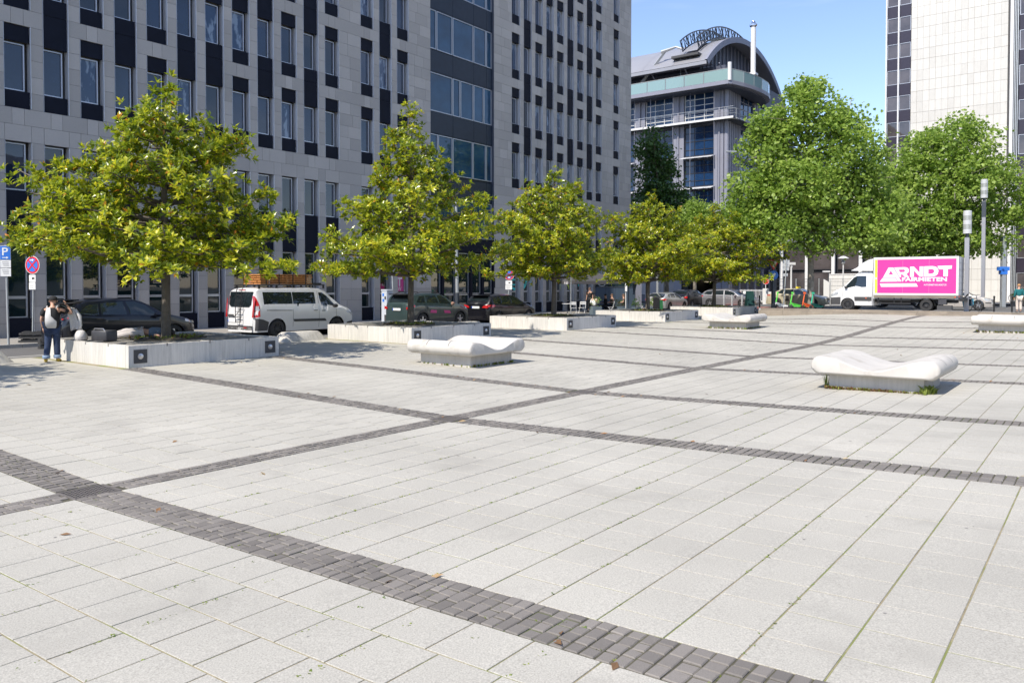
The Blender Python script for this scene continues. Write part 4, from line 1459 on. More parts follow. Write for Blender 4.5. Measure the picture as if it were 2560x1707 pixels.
fw_ = root('white_apartment_block', 'white apartment block far behind the trees, only patches showing', 'building', W(128, -36, 0.2), TH)
w1 = Face(fw_, 0, 0, R(-90))
MB().box(0.4, -26, 0, 14, 8, 17).part('wall', MT['white_wall'], fw_)
for k in range(10):
    for j in range(5):
        w1.window(-6 + k * 3.2, 1.2 + 3.2 * j, -4.6 + k * 3.2, 2.9 + 3.2 * j, 0.36, pane='mid_pane', fr='white_metal', fw=0.07)
# ------------------------------------------------------------------ raised planters with recessed lights
PLC = [(8.0 + 9.95 * k, -12.66 - 0.1 * max(k, 0)) for k in range(-1, 5)]
PL_LAB = [None,
          'pale concrete planter nearest the camera, a person lying on its rim',
          'pale concrete planter behind the grooved bench, second along the row',
          'pale concrete planter in front of the small dark hatchback, third along the row',
          'pale concrete planter in front of the cafe tables',
          'pale concrete planter farthest away beside the terrace steps']
HP = 2.2
PH = 0.545
planters = []
for k, (sc_, nc_) in enumerate(PLC):
    lab = PL_LAB[k] or 'pale concrete planter cut off at the left edge beyond the parking sign'
    z0 = float(zg(sc_, nc_ + 2.0)) * 0.5
    pl = root('planter', lab, 'planter', W(sc_, nc_, 0.0), TH, 'concrete planters along the street')
    planters.append(pl)
    T = 0.14
    for side in range(4):
        a = side * math.pi / 2
        ca, sa = math.cos(a), math.sin(a)
        L = (2 * HP) if side % 2 == 0 else (2 * HP - 2 * T)
        npan = 4 if side % 2 == 0 else 4
        for j in range(npan):
            x0, x1 = -L / 2 + j * L / npan + 0.003, -L / 2 + (j + 1) * L / npan - 0.003
            b = MB().box(x0, -HP, -0.25, x1, -HP + T, PH + random.uniform(-0.003, 0.003))
            b.v = [(x * ca - y * sa, x * sa + y * ca, z) for x, y, z in b.v]
            b.part('wall_panel', MT['planter'], pl, rnd=random.random())
    MB().box(-HP + T + 0.002, -HP + T + 0.002, 0.1, HP - T - 0.002, HP - T - 0.002, PH - 0.03).part('top_paving', MT['planter_top'], pl)
    sb = []
    for q in range(26):
        a = 2 * math.pi * q / 26
        r_ = 1.0 * random.uniform(0.85, 1.15)
        sb.append((r_ * math.cos(a), r_ * math.sin(a)))
    so = MB().prism(sb, PH - 0.04, PH + 0.012, 'xy').part('soil', MT['soil'], pl)
    # ground cover tufts round the trunk
    m = 260
    a = rng.random(m) * 2 * np.pi
    r_ = np.sqrt(rng.random(m)) * 0.95
    V, F = [], []
    for i in range(m):
        p = np.array([r_[i] * math.cos(a[i]), r_[i] * math.sin(a[i]), PH])
        d = rng.normal(size=3) * 0.06
        w = np.array([d[1], -d[0], 0]) * 0.4
        tip = p + np.array([d[0], d[1], random.uniform(0.02, 0.10)])
        V += [p - w, p + w, tip + w * 0.3, tip - w * 0.3]
        F.append((4 * i, 4 * i + 1, 4 * i + 2, 4 * i + 3))
    o = place('ground_cover', np_mesh('ground_cover', V, F, MT['weed'], rnd=rng.random(m) * 0.9), pl)
    o['kind'] = 'stuff'
    # square recessed lights on the plaza side, near both corners
    for x in (-HP + 0.30, HP - 0.30):
        fr = MB()
        for (x0, z0_, x1, z1_) in ((-0.17, 0.10, 0.17, 0.155), (-0.17, 0.385, 0.17, 0.44), (-0.17, 0.155, -0.115, 0.385), (0.115, 0.155, 0.17, 0.385)):
            fr.box(x + x0, -HP - 0.012, z0_, x + x1, -HP + 0.02, z1_)
        fr.box(x - 0.115, -HP - 0.006, 0.155, x + 0.115, -HP + 0.02, 0.385)
        f = fr.part('recessed_light', MT['trim'], pl)
        MB().lathe([(0.0, -0.025), (0.045, -0.022), (0.07, -0.012), (0.075, 0.0)], 14, (x, -HP - 0.006, 0.27), 'y').part('lens', MT['alloy'], f, smooth=True)
    # metal skate stops on the rim
    st_ = MB()
    for j in range(3):
        for (px, py, horiz) in ((-HP, -1.2 + 1.2 * j, True), (-1.2 + 1.2 * j, -HP, False)):
            if horiz:
                b = MB().box(px - 0.008, py - 0.02, PH - 0.06, px + 0.45, py + 0.02, PH + 0.012)
            else:
                b = MB().box(px - 0.02, py - 0.008, PH - 0.06, px + 0.02, py + 0.4, PH + 0.012)
            b.part('edge_stop', MT['groove'], pl)

# ------------------------------------------------------------------ concrete lounging benches
def bench_profile():
    """half width u -> outline of the slab, rolled ends and a dip in the middle"""
    top = []
    for k in range(29):
        t = -1 + 2 * k / 28
        u = t * 1.02
        z = 0.425 + 0.23 * (0.5 - 0.5 * math.cos(math.pi * min(1, abs(t) / 0.93)))
        top.append((u, z))
    pts = list(top)
    for a in np.linspace(70, -75, 9):                      # right roll
        pts.append((1.00 + 0.20 * math.cos(R(a)), 0.475 + 0.19 * math.sin(R(a))))
    pts.append((0.93, 0.295))
    pts.append((0.0, 0.29))
    pts.append((-0.93, 0.295))
    for a in np.linspace(-75, 70, 9):
        pts.append((-1.00 - 0.20 * math.cos(R(a)), 0.475 + 0.19 * math.sin(R(a))))
    return pts


def bench_mesh():
    pr = bench_profile()
    n = len(pr)
    cu, cz = 0.0, 0.40
    vs, fs = [], []
    D = 1.13
    lv = [(-D, 0.055), (-D + 0.012, 0.03), (-D + 0.045, 0.008), (-D + 0.09, 0.0), (-0.4, 0), (0.4, 0), (D - 0.09, 0.0), (D - 0.045, 0.008), (D - 0.012, 0.03), (D, 0.055)]
    for v, ins in lv:
        for u, z in pr:
            du, dz = u - cu, z - cz
            l = math.hypot(du, dz)
            vs.append((u - du / l * ins, v, z - np.sign(dz) * min(abs(dz), ins * 0.8)))
    for i in range(len(lv) - 1):
        for k in range(n):
            a, c = i * n + k, i * n + (k + 1) % n
            fs.append((a, c, c + n, a + n))
    # end caps as strips so the concave outline fills properly
    for base, flip in ((0, False), ((len(lv) - 1) * n, True)):
        bot = [base + k for k in range(n)]
        # pair the top points with points straight below
        c0 = len(vs)
        yv = lv[0][0] if not flip else lv[-1][0]
        for k in range(29):
            vs.append((pr[k][0] * 0.9, yv, 0.345))
        for k in range(28):
            q = (base + k, base + k + 1, c0 + k + 1, c0 + k)
            fs.append(q if not flip else q[::-1])
        # left and right lobes + underside
        right = [base + k for k in range(28, 28 + 11)] + [c0 + 28]
        left = [base + 40 - 0 + k for k in range(0, 10)]
        left = [base + k for k in range(40, n)] + [base + 0, c0 + 0]
        fs.append(tuple(right) if not flip else tuple(right[::-1]))
        fs.append(tuple(left) if not flip else tuple(left[::-1]))
        mid = [base + 38, base + 39, base + 40] + [c0 + k for k in range(0, 29)]
        fs.append(tuple(mid) if not flip else tuple(mid[::-1]))
    b = MB()
    b.add(vs, fs)
    return b


BN = [('pale concrete bench with two grooved rolled edges, in front of the second planter', 12.55, -5.35, 0),
      ('large pale concrete bench with dipped seat at the right, weeds round its base', 13.85, 4.98, 1),
      ('pale concrete bench farthest off, beyond the planters near the terrace', 32.4, -5.55, 1),
      ('pale concrete bench cut off by the right edge of the picture', 34.4, 5.25, 0)]
slab_me = bench_mesh().mesh('seat_slab', MT['bench'], smooth=True)
base_me = MB().box(-0.88, -0.88, -0.1, 0.88, 0.88, 0.293).mesh('plinth', MT['bench_base'])
for (lab, s, n, o_) in BN:
    bn = root('concrete_bench', lab, 'bench', W(s, n, float(zg(s, n)) + 0.004), TH + (math.pi / 2 if o_ else 0), 'sculpted concrete benches on the square')
    place('seat_slab', slab_me, bn)
    place('plinth', base_me, bn)
    for sx in (-1, 1):
        for v in (-0.38, 0.38):
            g = MB()
            pts = []
            for a in np.linspace(95, 20, 7):
                pts.append((sx * (1.00 + 0.205 * math.cos(R(a))), v, 0.475 + 0.195 * math.sin(R(a))))
            for p, q in zip(pts[:-1], pts[1:]):
                g.add([(p[0], v - 0.014, p[2]), (p[0], v + 0.014, p[2]), (q[0], v + 0.014, q[2]), (q[0], v - 0.014, q[2])], [(0, 1, 2, 3)])
            g.part('groove', MT['groove'], bn, fixn=False)

# weeds and litter
def tufts(name, pts, hmin, hmax, mat, rlo=0.0, rhi=1.0, wid=0.008, n_=5, lean=0.6):
    V, F, rv_ = [], [], []
    for (x, y, z) in pts:
        base = random.uniform(rlo, rhi)
        for _ in range(n_):
            h = random.uniform(hmin, hmax)
            a = random.random() * 2 * math.pi
            l = random.uniform(0.1, lean) * h
            d = Vector((math.cos(a), math.sin(a), 0))
            w = Vector((-d.y, d.x, 0)) * wid * random.uniform(0.7, 1.4)
            p0 = Vector((x, y, z)) + d * 0.01
            p1 = p0 + d * l * 0.4 + Vector((0, 0, h * 0.7))
            p2 = p0 + d * l + Vector((0, 0, h))
            i = len(V)
            V += [p0 - w, p0 + w, p1 + w, p1 - w, p2 + w * 0.2, p2 - w * 0.2]
            F += [(i, i + 1, i + 2, i + 3), (i + 3, i + 2, i + 4, i + 5)]
            r_ = min(1, max(0, base + random.uniform(-0.15, 0.15)))
            rv_ += [r_, r_]
    return place(name, np_mesh(name, V, F, mat, rnd=rv_))


def bench_w(i, u, v):
    lab, s, n, o_ = BN[i]
    a = TH + (math.pi / 2 if o_ else 0)
    c = W(s, n, float(zg(s, n)))
    return (c.x + u * math.cos(a) - v * math.sin(a), c.y + u * math.sin(a) + v * math.cos(a), c.z - 0.005)


pts = []
for _ in range(150):
    pts.append(bench_w(1, random.uniform(-0.92, 0.95), 0.9 + abs(random.gauss(0, 0.03))))
pts = [p for p in pts]
w_ = tufts('weeds', pts, 0.02, 0.07, MT['weed'], 0.45, 1.0, 0.012, 4, 1.4)
tag(w_, kind='stuff')
pts = [bench_w(1, random.gauss(-0.95, 0.05), 0.85 + random.gauss(0, 0.10)) for _ in range(40)]
tag(tufts('weeds', pts, 0.06, 0.2, MT['weed'], 0.0, 0.5, 0.012, 5, 1.0), kind='stuff')
pts = [bench_w(1, 0.93 + random.random() * 0.06, 0.8 + random.gauss(0, 0.1)) for _ in range(12)]
tag(tufts('weeds', pts, 0.15, 0.34, MT['weed'], 0.0, 0.4, 0.004, 4, 0.4), kind='stuff')
pts = [bench_w(0, -0.9, random.uniform(-0.9, 0.9)) for _ in range(16)] + [bench_w(0, random.uniform(-0.9, 0.9), -0.91) for _ in range(40)]
tag(tufts('weeds', pts, 0.02, 0.08, MT['weed'], 0.1, 0.8, 0.010, 4, 1.2), kind='stuff')
for i in (2, 3):
    pts = [bench_w(i, random.uniform(-0.92, 0.95), sgn * (0.9 + abs(random.gauss(0, 0.03)))) for _ in range(40) for sgn in (-1, 1)]
    pts += [bench_w(i, sgn * 0.91, random.uniform(-0.9, 0.9)) for _ in range(40) for sgn in (-1, 1)]
    tag(tufts('weeds', pts, 0.02, 0.09, MT['weed'], 0.1, 0.9, 0.014, 4, 1.3), kind='stuff')
# moss tufts in the joints of the right half of the square and in the cobbles
pts = []
for _ in range(2600):
    c = random.choice([1, 2, 3, 4, 5, 6, 6, 7, 7, 8, 8, 9, 10, 11, 12, 13, 14, 15])
    n = AW + c * 0.46 + random.gauss(0, 0.004)
    s = random.uniform(-3.5, 10)
    if random.random() < 0.35 + 0.5 * math.sin(s * 1.7 + c * 2.1):
        pts.append(W(s, n, float(zg(s, n)) - 0.004))
tag(tufts('joint_moss', pts, 0.003, 0.010, MT['weed'], 0.05, 0.55, 0.006, 4, 2.5), kind='stuff')
pts = []
for _ in range(900):
    k = random.choice([1, 1, 1, 2, 3])
    s, n = STRIPS[k] + random.uniform(-BW, BW), random.uniform(-8, 9)
    if random.random() < 0.3 + 0.5 * math.sin(n * 1.3 + k):
        pts.append(W(s, n, float(zg(s, n)) - 0.008))
tag(tufts('joint_moss', pts, 0.005, 0.014, MT['weed'], 0.0, 0.55, 0.006, 4, 2.0), kind='stuff')
# fallen leaves and scraps
V, F, rv_ = [], [], []
for i in range(120):
    s, n = random.uniform(-3, 40), random.uniform(-11, 9)
    if i < 60:
        s, n = random.choice(STRIPS[1:5]) + random.uniform(-0.3, 0.3), random.uniform(-6, 8)
    c = W(s, n, float(zg(s, n)) + 0.008)
    a = random.random() * 6.28
    l, w = random.uniform(0.03, 0.075), random.uniform(0.012, 0.026)
    d, e = Vector((math.cos(a), math.sin(a), random.uniform(0, 0.25))), Vector((-math.sin(a), math.cos(a), random.uniform(-0.1, 0.35)))
    j = len(V)
    V += [c - d * l, c - e * w, c + d * l, c + e * w + Vector((0, 0, 0.01))]
    F.append((j, j + 1, j + 2, j + 3))
    rv_.append(random.random())
tag(place('leaf_litter', np_mesh('leaf_litter', V, F, MT['litter'], rnd=rv_)), kind='stuff')
# trodden chewing gum spots and stains
b = MB()
for i in range(70):
    s, n = random.uniform(-4, 9), random.uniform(-6, 9)
    c = W(s, n, float(zg(s, n)) + 0.0022)
    r_ = random.uniform(0.007, 0.020)
    k = 9
    b.add([(c.x + r_ * random.uniform(0.75, 1.1) * math.cos(6.283 * q / k), c.y + r_ * random.uniform(0.75, 1.1) * math.sin(6.283 * q / k), c.z) for q in range(k)], [tuple(range(k))])
o = b.part('gum_spots', M('trodden_gum', (0.21, 0.20, 0.185), 0.8), None)
tag(o, kind='stuff')

# ------------------------------------------------------------------ low concrete barrier blocks along the kerb
def barrier_mesh():
    b = MB()
    L, w, h = 1.0, 0.38, 0.34
    prof = [(-L, 0), (-L * 0.97, 0.05), (-L * 0.74, 0.30), (-L * 0.66, h), (L * 0.66, h), (L * 0.74, 0.30), (L * 0.97, 0.05), (L, 0)]
    vs, fs = [], []
    rows = [(-w, 0.0), (-w * 0.98, 0.05), (-w * 0.68, 0.88), (-w * 0.5, 1.0), (w * 0.5, 1.0), (w * 0.68, 0.88), (w * 0.98, 0.05), (w, 0)]
    n = len(rows)
    for x, z in prof:
        for y, t in rows:
            vs.append((x, y, z * t if t < 1 else z))
    for i in range(len(prof) - 1):
        for j in range(n - 1):
            a = i * n + j
            fs.append((a, a + n, a + n + 1, a + 1))
    b.add(vs, fs)
    return b.mesh('barrier', MT['barrier'], smooth=True)


bar_me = barrier_mesh()
BL = [('sloped concrete barrier block beside the parking sign at the left edge', 3.7, -14.5),
      ('sloped concrete barrier block in front of the white van', 14.45, -14.95),
      ('sloped concrete barrier block behind the second planter by the lamp post', 23.9, -15.0),
      ('sloped concrete barrier block behind the third planter near the cafe chairs', 33.6, -15.1),
      ('sloped concrete barrier block beside the waste bin', 43.4, -15.2)]
for lab, s, n in BL:
    o = place('barrier_block', bar_me, None, W(s, n, -0.005), (0, 0, TH))
    tag(o, lab, 'concrete block', 'concrete barrier blocks along the kerb')

# ------------------------------------------------------------------ trees
def leaf_geo(rosettes, leaves, L, Wd, seed, yellow=0.03, droop=0.0):
    """rosettes: (P (n,3), A (n,3) axis); returns V,F(quads),rnd of leaves arranged in whorls"""
    rg = np.random.default_rng(seed)
    P, A = rosettes
    n = len(P)
    m = n * leaves
    P = np.repeat(P, leaves, 0)
    A = np.repeat(A, leaves, 0)
    base_r = np.repeat(rg.random(n), leaves)
    ref = np.where(np.abs(A[:, 2:3]) < 0.9, np.array([[0, 0, 1.0]]), np.array([[1.0, 0, 0]]))
    U = np.cross(A, ref)
    U /= np.linalg.norm(U, axis=1, keepdims=True)
    Vv_ = np.cross(A, U)
    az = np.tile(np.arange(leaves) * 2.4, n) + np.repeat(rg.random(n) * 6.28, leaves) + rg.normal(0, 0.25, m)
    el = rg.uniform(0.15, 1.25, m)                      # angle from the axis plane
    rad = U * np.cos(az)[:, None] + Vv_ * np.sin(az)[:, None]
    D = rad * np.cos(el)[:, None] + A * np.sin(el)[:, None]
    D[:, 2] -= droop * rg.random(m)
    D /= np.linalg.norm(D, axis=1, keepdims=True)
    S = np.cross(A, rad)
    S /= np.linalg.norm(S, axis=1, keepdims=True)
    N = np.cross(D, S)
    N /= np.linalg.norm(N, axis=1, keepdims=True)
    l = (L * rg.uniform(0.7, 1.2, m))[:, None]
    w = (Wd * rg.uniform(0.8, 1.2, m))[:, None]
    b0 = P + D * 0.02
    mid = b0 + D * l * 0.5 + N * l * 0.06
    tip = b0 + D * l - N * l * 0.10
    fold = w * 0.22
    V = np.stack([b0, mid + S * w + N * fold, tip, mid, mid - S * w + N * fold], 1)     # 5 verts
    V = V.reshape(-1, 3)
    base = (np.arange(m) * 5)[:, None, None]
    F = (np.array([[0, 1, 2, 3], [0, 3, 2, 4]])[None] + base).reshape(-1, 4)
    r_ = np.clip(0.22 + 0.5 * rg.random(m) * (0.5 + base_r), 0, 0.86)
    yel = rg.random(m) < yellow
    r_ = np.where(yel, rg.uniform(0.88, 1.0, m), r_)
    return V, F, np.repeat(r_, 2)


def magnolia(label, s, n, H, RW, zc, seed, top_w=0.35, dome=1.0, shift=(0, 0), extra=(), nparts=300, lean=(0, 0), gapp=0.0, ragged=1.0):
    rg = np.random.default_rng(seed)
    base = W(s, n, PH - 0.02)
    t = root('magnolia_tree', label, 'tree', base, 0.0, 'magnolia trees in the planters')
    Ht = H - PH
    zc0 = zc - PH
    trunk_pts = [(0, 0, -0.1), (0.01, 0.0, 0.06), (0.015, 0.01, zc0 * 0.5), (0.03, 0.0, zc0)]
    tr = MB()
    tr.tube(trunk_pts, [0.18, 0.14, 0.115, 0.11], 10)
    lead = [(0.03, 0, zc0)]
    for k in range(1, 7):
        f = k / 6
        lead.append((lean[0] * f + 0.03 + rg.normal(0, 0.05), lean[1] * f + rg.normal(0, 0.05), zc0 + (Ht - 0.25 - zc0) * f))
    tr.tube(lead, [0.12 * (1 - k / 6.8) + 0.012 for k in range(7)], 8)
    PP, AA = [], []

    def lead_at(z):
        f = np.clip((z - zc0) / (Ht - 0.25 - zc0), 0, 1) * 6
        i = min(int(f), 5)
        return np.array(lead[i]) * (1 - (f - i)) + np.array(lead[i + 1]) * (f - i)

    ntier = 9
    for k in range(ntier):
        f = (k + 0.15) / ntier
        z = zc0 - 0.05 + (Ht - 0.5 - zc0) * f
        prof = RW * ((1 - f ** dome) * (1 - top_w) + top_w * (1 - f) ** 0.25) * (0.92 if k == 0 else 1.0)
        nb = 9 if f < 0.35 else (7 if f < 0.7 else 5)
        a0 = rg.random() * 6.28
        ex = [e for e in extra if int(e[0]) == k]
        for j in range(nb + len(ex)):
            a = a0 + 6.283 * j / nb + rg.normal(0, 0.22)
            Lb = prof * (rg.uniform(0.72, 1.12) if rg.random() > gapp else rg.uniform(0.3, 0.55))
            Lb = Lb * (1 + 0.12 * ragged * rg.normal())
            if j >= nb:
                a, Lb = ex[j - nb][1], ex[j - nb][2]
            d = np.array([math.cos(a), math.sin(a), 0.0])
            if j < nb:
                Lb *= 1 + (shift[0] * d[0] + shift[1] * d[1]) * (1 - 0.5 * f)
            side = np.array([-d[1], d[0], 0.0])
            st_ = lead_at(z - 0.25)
            rise = rg.uniform(-0.02, 0.30) if k > 0 else rg.uniform(-0.12, 0.18)
            pts = []
            for q in range(6):
                fq = q / 5
                pts.append(st_ + d * Lb * fq + side * Lb * 0.06 * math.sin(fq * 3 + j) + np.array([0, 0, 0.25 * fq + rise * Lb * fq ** 1.4 + 0.05 * rg.normal()]))
            tr.tube(pts, [0.045 * (1 - 0.75 * q / 5) * (0.6 + Lb / RW * 0.6) for q in range(6)], 5)
            # twigs with leaf whorls
            nt_ = int(4 + Lb * 7.5)
            for _ in range(nt_):
                fq = rg.uniform(0.22, 1.0) ** 0.7
                i = min(int(fq * 5), 4)
                p = pts[i] * (1 - (fq * 5 - i)) + pts[i + 1] * (fq * 5 - i)
                sp = 0.18 + 0.42 * (1 - fq) * Lb / RW + 0.12
                off = side * rg.normal(0, sp) + d * rg.normal(0, 0.12) + np.array([0, 0, rg.normal(0.04, 0.11)])
                c = p + off
                if rg.random() < 0.25:
                    tr.tube([p, p + off * 0.6 + np.array([0, 0, -0.02]), c], [0.012, 0.008, 0.005], 4)
                for _q in range(2):
                    cc = c + rg.normal(0, 0.10, 3)
                    ax = d * 0.5 + off * 0.6 + np.array([0, 0, 0.9]) + rg.normal(0, 0.35, 3)
                    PP.append(cc)
                    AA.append(ax / np.linalg.norm(ax))
    for _ in range(30):
        c = np.array(lead[-1]) + rg.normal(0, 1, 3) * np.array([0.2, 0.2, 0.25])
        PP.append(c)
        ax = np.array([rg.normal(0, 0.3), rg.normal(0, 0.3), 1])
        AA.append(ax / np.linalg.norm(ax))
    P, A = np.array(PP), np.array(AA)
    tr.part('trunk', MT['bark'], t, smooth='all', fixn=False)
    # nearest whorls as parts, the rest as one mass
    tocam = np.array([-base.x, -base.y, 2.05 - base.z])
    tocam = tocam / np.linalg.norm(tocam)
    score = P @ tocam + rg.normal(0, 0.2, len(P))
    idx = np.argsort(-score)
    near, far = idx[:nparts], idx[nparts:]
    crown_V, crown_F, crown_r = leaf_geo((P[far], A[far]), 9, 0.20, 0.042, seed + 1, 0.025, 0.25)
    o = place('foliage', np_mesh('foliage', crown_V, crown_F, MT['magnolia'], rnd=crown_r), t)
    o['kind'] = 'stuff'
    if not WH:
        for q in range(7):
            V, F, r_ = leaf_geo((np.zeros((1, 3)), np.array([[0, 0, 1.0]])), 9, 0.205, 0.043, 100 + q, 0.035, 0.25)
            WH.append(np_mesh('leaf_whorl', V, F, MT['magnolia'], rnd=r_))
    for i in near:
        ax = Vector(A[i])
        qn = ax.to_track_quat('Z', 'Y')
        o = place('leaf_whorl', WH[int(rg.integers(7))], t, P[i])
        o.rotation_mode = 'QUATERNION'
        from mathutils import Quaternion
        o.rotation_quaternion = qn @ Quaternion((0, 0, 1), rg.random() * 6.28)
        sc = rg.uniform(0.85, 1.15)
        o.scale = (sc, sc, sc)
    return t


WH = []
ML = [('magnolia tree cut off by the left edge, only its shadow showing', 7.4, 4.0, 2.3, 0.3, 10, 1.1, (0, 0)),
      ('largest magnolia tree in the nearest planter, above the lying person', 7.6, 3.8, 2.5, 0.30, 21, 1.1, (-0.05, 0.0)),
      ('pointed magnolia tree in the second planter in front of the glazed bay', 8.75, 4.3, 2.45, 0.12, 32, 0.85, (0.0, 0.0)),
      ('magnolia tree in the third planter in front of the no stopping sign', 7.55, 3.35, 2.35, 0.38, 43, 2.3, (0, 0)),
      ('magnolia tree in the planter before the cafe parasols', 7.15, 3.2, 2.3, 0.40, 54, 2.8, (0.1, 0)),
      ('magnolia tree in the farthest planter, beside the steps', 7.4, 3.8, 2.3, 0.40, 65, 2.4, (0.1, 0))]
for k, (lab, H, RW, zc, tw_, sd, dm, sh) in enumerate(ML):
    s, n = PLC[k]
    magnolia(lab, s, n, H, RW, zc, sd, tw_, dm, sh, [(3, 2.9, 4.5), (3, 3.15, 4.3), (3, 3.0, 3.6), (1, 3.3, 4.2), (1, 2.8, 4.1), (2, 0.1, 3.6), (6, 0.1, 2.3), (6, 6.1, 2.4)] if k == 1 else [], nparts=300 if k else 0)


def leafy_tree(name, label, loc, blobs, trunk, nleaf, size, mat, bark, seed, group=None, limbs=(), zmin=0.0):
    """blobs: (x,y,z,rx,ry,rz,weight) in tree coordinates; leaves fill shells of leaf clumps"""
    rg = np.random.default_rng(seed)
    t = root(name, label, 'tree', loc, 0.0, group)
    tr = MB()
    tr.tube(trunk[0], trunk[1], 10)
    wts = np.array([b[6] for b in blobs], float)
    wts /= wts.sum()
    C = []
    for b, w in zip(blobs, wts):
        nc = max(4, int(nleaf / 26 * w))
        v = rg.normal(size=(nc, 3))
        v /= np.linalg.norm(v, axis=1, keepdims=True)
        rad = rg.random(nc) ** 0.42
        rad = rad * (1 + 0.10 * rg.normal(size=nc))
        C.append(np.array(b[:3]) + v * rad[:, None] * np.array(b[3:6]))
    C = np.concatenate(C)
    C = C[C[:, 2] > zmin]
    # limbs reach towards blob centres
    top = np.array(trunk[0][-1])
    for b in blobs:
        c = np.array(b[:3])
        st_ = np.array(trunk[0][max(1, len(trunk[0]) - 1 - int(rg.integers(0, 3)))])
        mid = (st_ + c) / 2 + rg.normal(0, 0.3, 3)
        tr.tube([st_, mid, c, c + (c - st_) * 0.25], [trunk[1][-1] * 0.7, trunk[1][-1] * 0.45, 0.05, 0.02], 6)
        for _ in range(7):
            e = c + rg.normal(size=3) * np.array(b[3:6]) * 0.5
            tr.tube([mid * 0.3 + c * 0.7, (c + e) / 2 + rg.normal(0, 0.15, 3), e], [0.05, 0.03, 0.012], 4)
    per = 22
    m = len(C) * per
    P = np.repeat(C, per, 0) + rg.normal(0, 1, (m, 3)) * np.array([0.36, 0.36, 0.22])
    cr = np.repeat(rg.random(len(C)), per)
    N = rg.normal(size=(m, 3)) * 0.7 + np.array([0, 0, 0.75])
    N /= np.linalg.norm(N, axis=1, keepdims=True)
    ref = rg.normal(size=(m, 3))
    U = np.cross(N, ref)
    U /= np.linalg.norm(U, axis=1, keepdims=True)
    Vv_ = np.cross(N, U)
    s_ = size * rg.uniform(0.6, 1.25, m)
    ang = np.array([0, 1.25, 2.3, 3.98, 5.03])
    rr_ = np.array([1.0, 0.78, 0.85, 0.85, 0.78])
    V = P[:, None, :] + s_[:, None, None] * (rr_[None, :, None] * (np.cos(ang)[None, :, None] * U[:, None, :] + np.sin(ang)[None, :, None] * Vv_[:, None, :]))
    V[:, 0] -= N * (s_ * 0.25)[:, None]
    F = np.arange(m * 5).reshape(m, 5)
    r_ = np.clip(0.15 + 0.45 * cr + 0.35 * rg.random(m), 0, 1)
    o = place('crown', np_mesh('crown', V.reshape(-1, 3), F, MT[mat], rnd=r_), t)
    o['kind'] = 'stuff'
    tr.part('trunk', MT[bark], t, smooth='all', fixn=False)
    return t


# plane trees on the terrace
z_p = float(zter(51.0, 0))
leafy_tree('plane_tree', 'tall bright green plane tree behind the row of scooters', W(53.2, -8.2, 0.38),
           [(-0.3, 0, 13.6, 2.7, 2.5, 2.0, 1.1), (2.3, 0.2, 12.9, 1.6, 1.6, 1.3, 0.45), (-2.7, 0, 12.6, 1.7, 1.7, 1.4, 0.5), (-2.2, 0.5, 10.9, 2.6, 2.6, 2.2, 1.3), (1.7, -0.4, 11.2, 2.7, 2.6, 2.2, 1.3), (3.6, 0, 9.0, 1.9, 2.2, 1.6, 0.8), (5.2, -0.3, 6.8, 2.0, 2.0, 1.7, 0.8),
            (-3.6, 0.2, 8.0, 2.4, 2.6, 1.9, 1.2), (-1.0, -1.2, 8.4, 2.8, 2.6, 2.2, 1.4), (2.2, 1.0, 7.6, 2.8, 2.8, 2.0, 1.3), (-5.0, 0, 6.1, 1.8, 2.0, 1.4, 0.8),
            (-3.0, -1.0, 5.4, 2.2, 2.2, 1.5, 0.9), (0.4, 0.5, 5.9, 2.6, 2.6, 1.6, 0.9), (3.4, -1.0, 5.4, 2.2, 2.2, 1.4, 0.9), (0.8, -0.6, 4.3, 1.5, 1.5, 0.8, 0.25),
            (-0.4, 0.2, 15.2, 1.3, 1.3, 1.0, 0.35), (4.9, 0, 10.9, 0.8, 0.8, 0.5, 0.10)],
           ([(0, 0, -0.3), (0.02, 0, 0.4), (0, 0, 3.0), (-0.12, 0, 5.5), (-0.25, 0, 8.2), (-0.3, 0, 10.8)], [0.30, 0.235, 0.20, 0.175, 0.14, 0.09]),
           46000, 0.14, 'plane_leaf', 'plane_bark', 5, 'plane trees by the street', zmin=3.3)
leafy_tree('plane_tree', 'broad plane tree above the pink truck in front of the cream tower', W(68.5, -1.9, 0.2),
           [(1.0, 0, 13.4, 2.6, 2.6, 2.1, 1.0), (-1.8, 0, 12.4, 2.2, 2.4, 2.0, 0.9), (3.8, 0.2, 10.6, 2.4, 2.6, 2.0, 0.9), (-3.6, 0, 10.0, 2.6, 2.6, 2.2, 1.2), (0.4, -1.0, 10.0, 3.0, 2.8, 2.4, 1.5),
            (-5.2, 0, 7.4, 2.4, 2.4, 1.8, 1.0), (-2.2, -0.6, 7.0, 2.8, 2.6, 2.0, 1.3), (1.6, 0.6, 7.0, 2.8, 2.6, 2.0, 1.3), (5.2, -0.4, 7.6, 2.0, 2.2, 1.6, 0.5), (6.6, 0, 9.3, 1.3, 1.3, 1.0, 0.18),
            (-5.6, -0.4, 5.0, 2.0, 2.0, 1.2, 0.7), (-3.0, 0, 4.9, 2.2, 2.2, 1.2, 0.8), (0.5, -0.4, 5.0, 2.4, 2.4, 1.2, 0.8), (3.6, -0.5, 5.2, 1.8, 1.8, 1.0, 0.3), (7.4, 0, 6.8, 1.0, 1.0, 0.7, 0.12)],
           ([(0, 0, -0.3), (0.02, 0, 0.4), (0.1, 0, 3.2), (0.0, 0, 6.0), (0.2, 0, 9.2), (0.3, 0, 11.8)], [0.34, 0.27, 0.22, 0.19, 0.15, 0.09]),
           45000, 0.145, 'plane_leaf', 'plane_bark', 6, 'plane trees by the street', zmin=3.6)
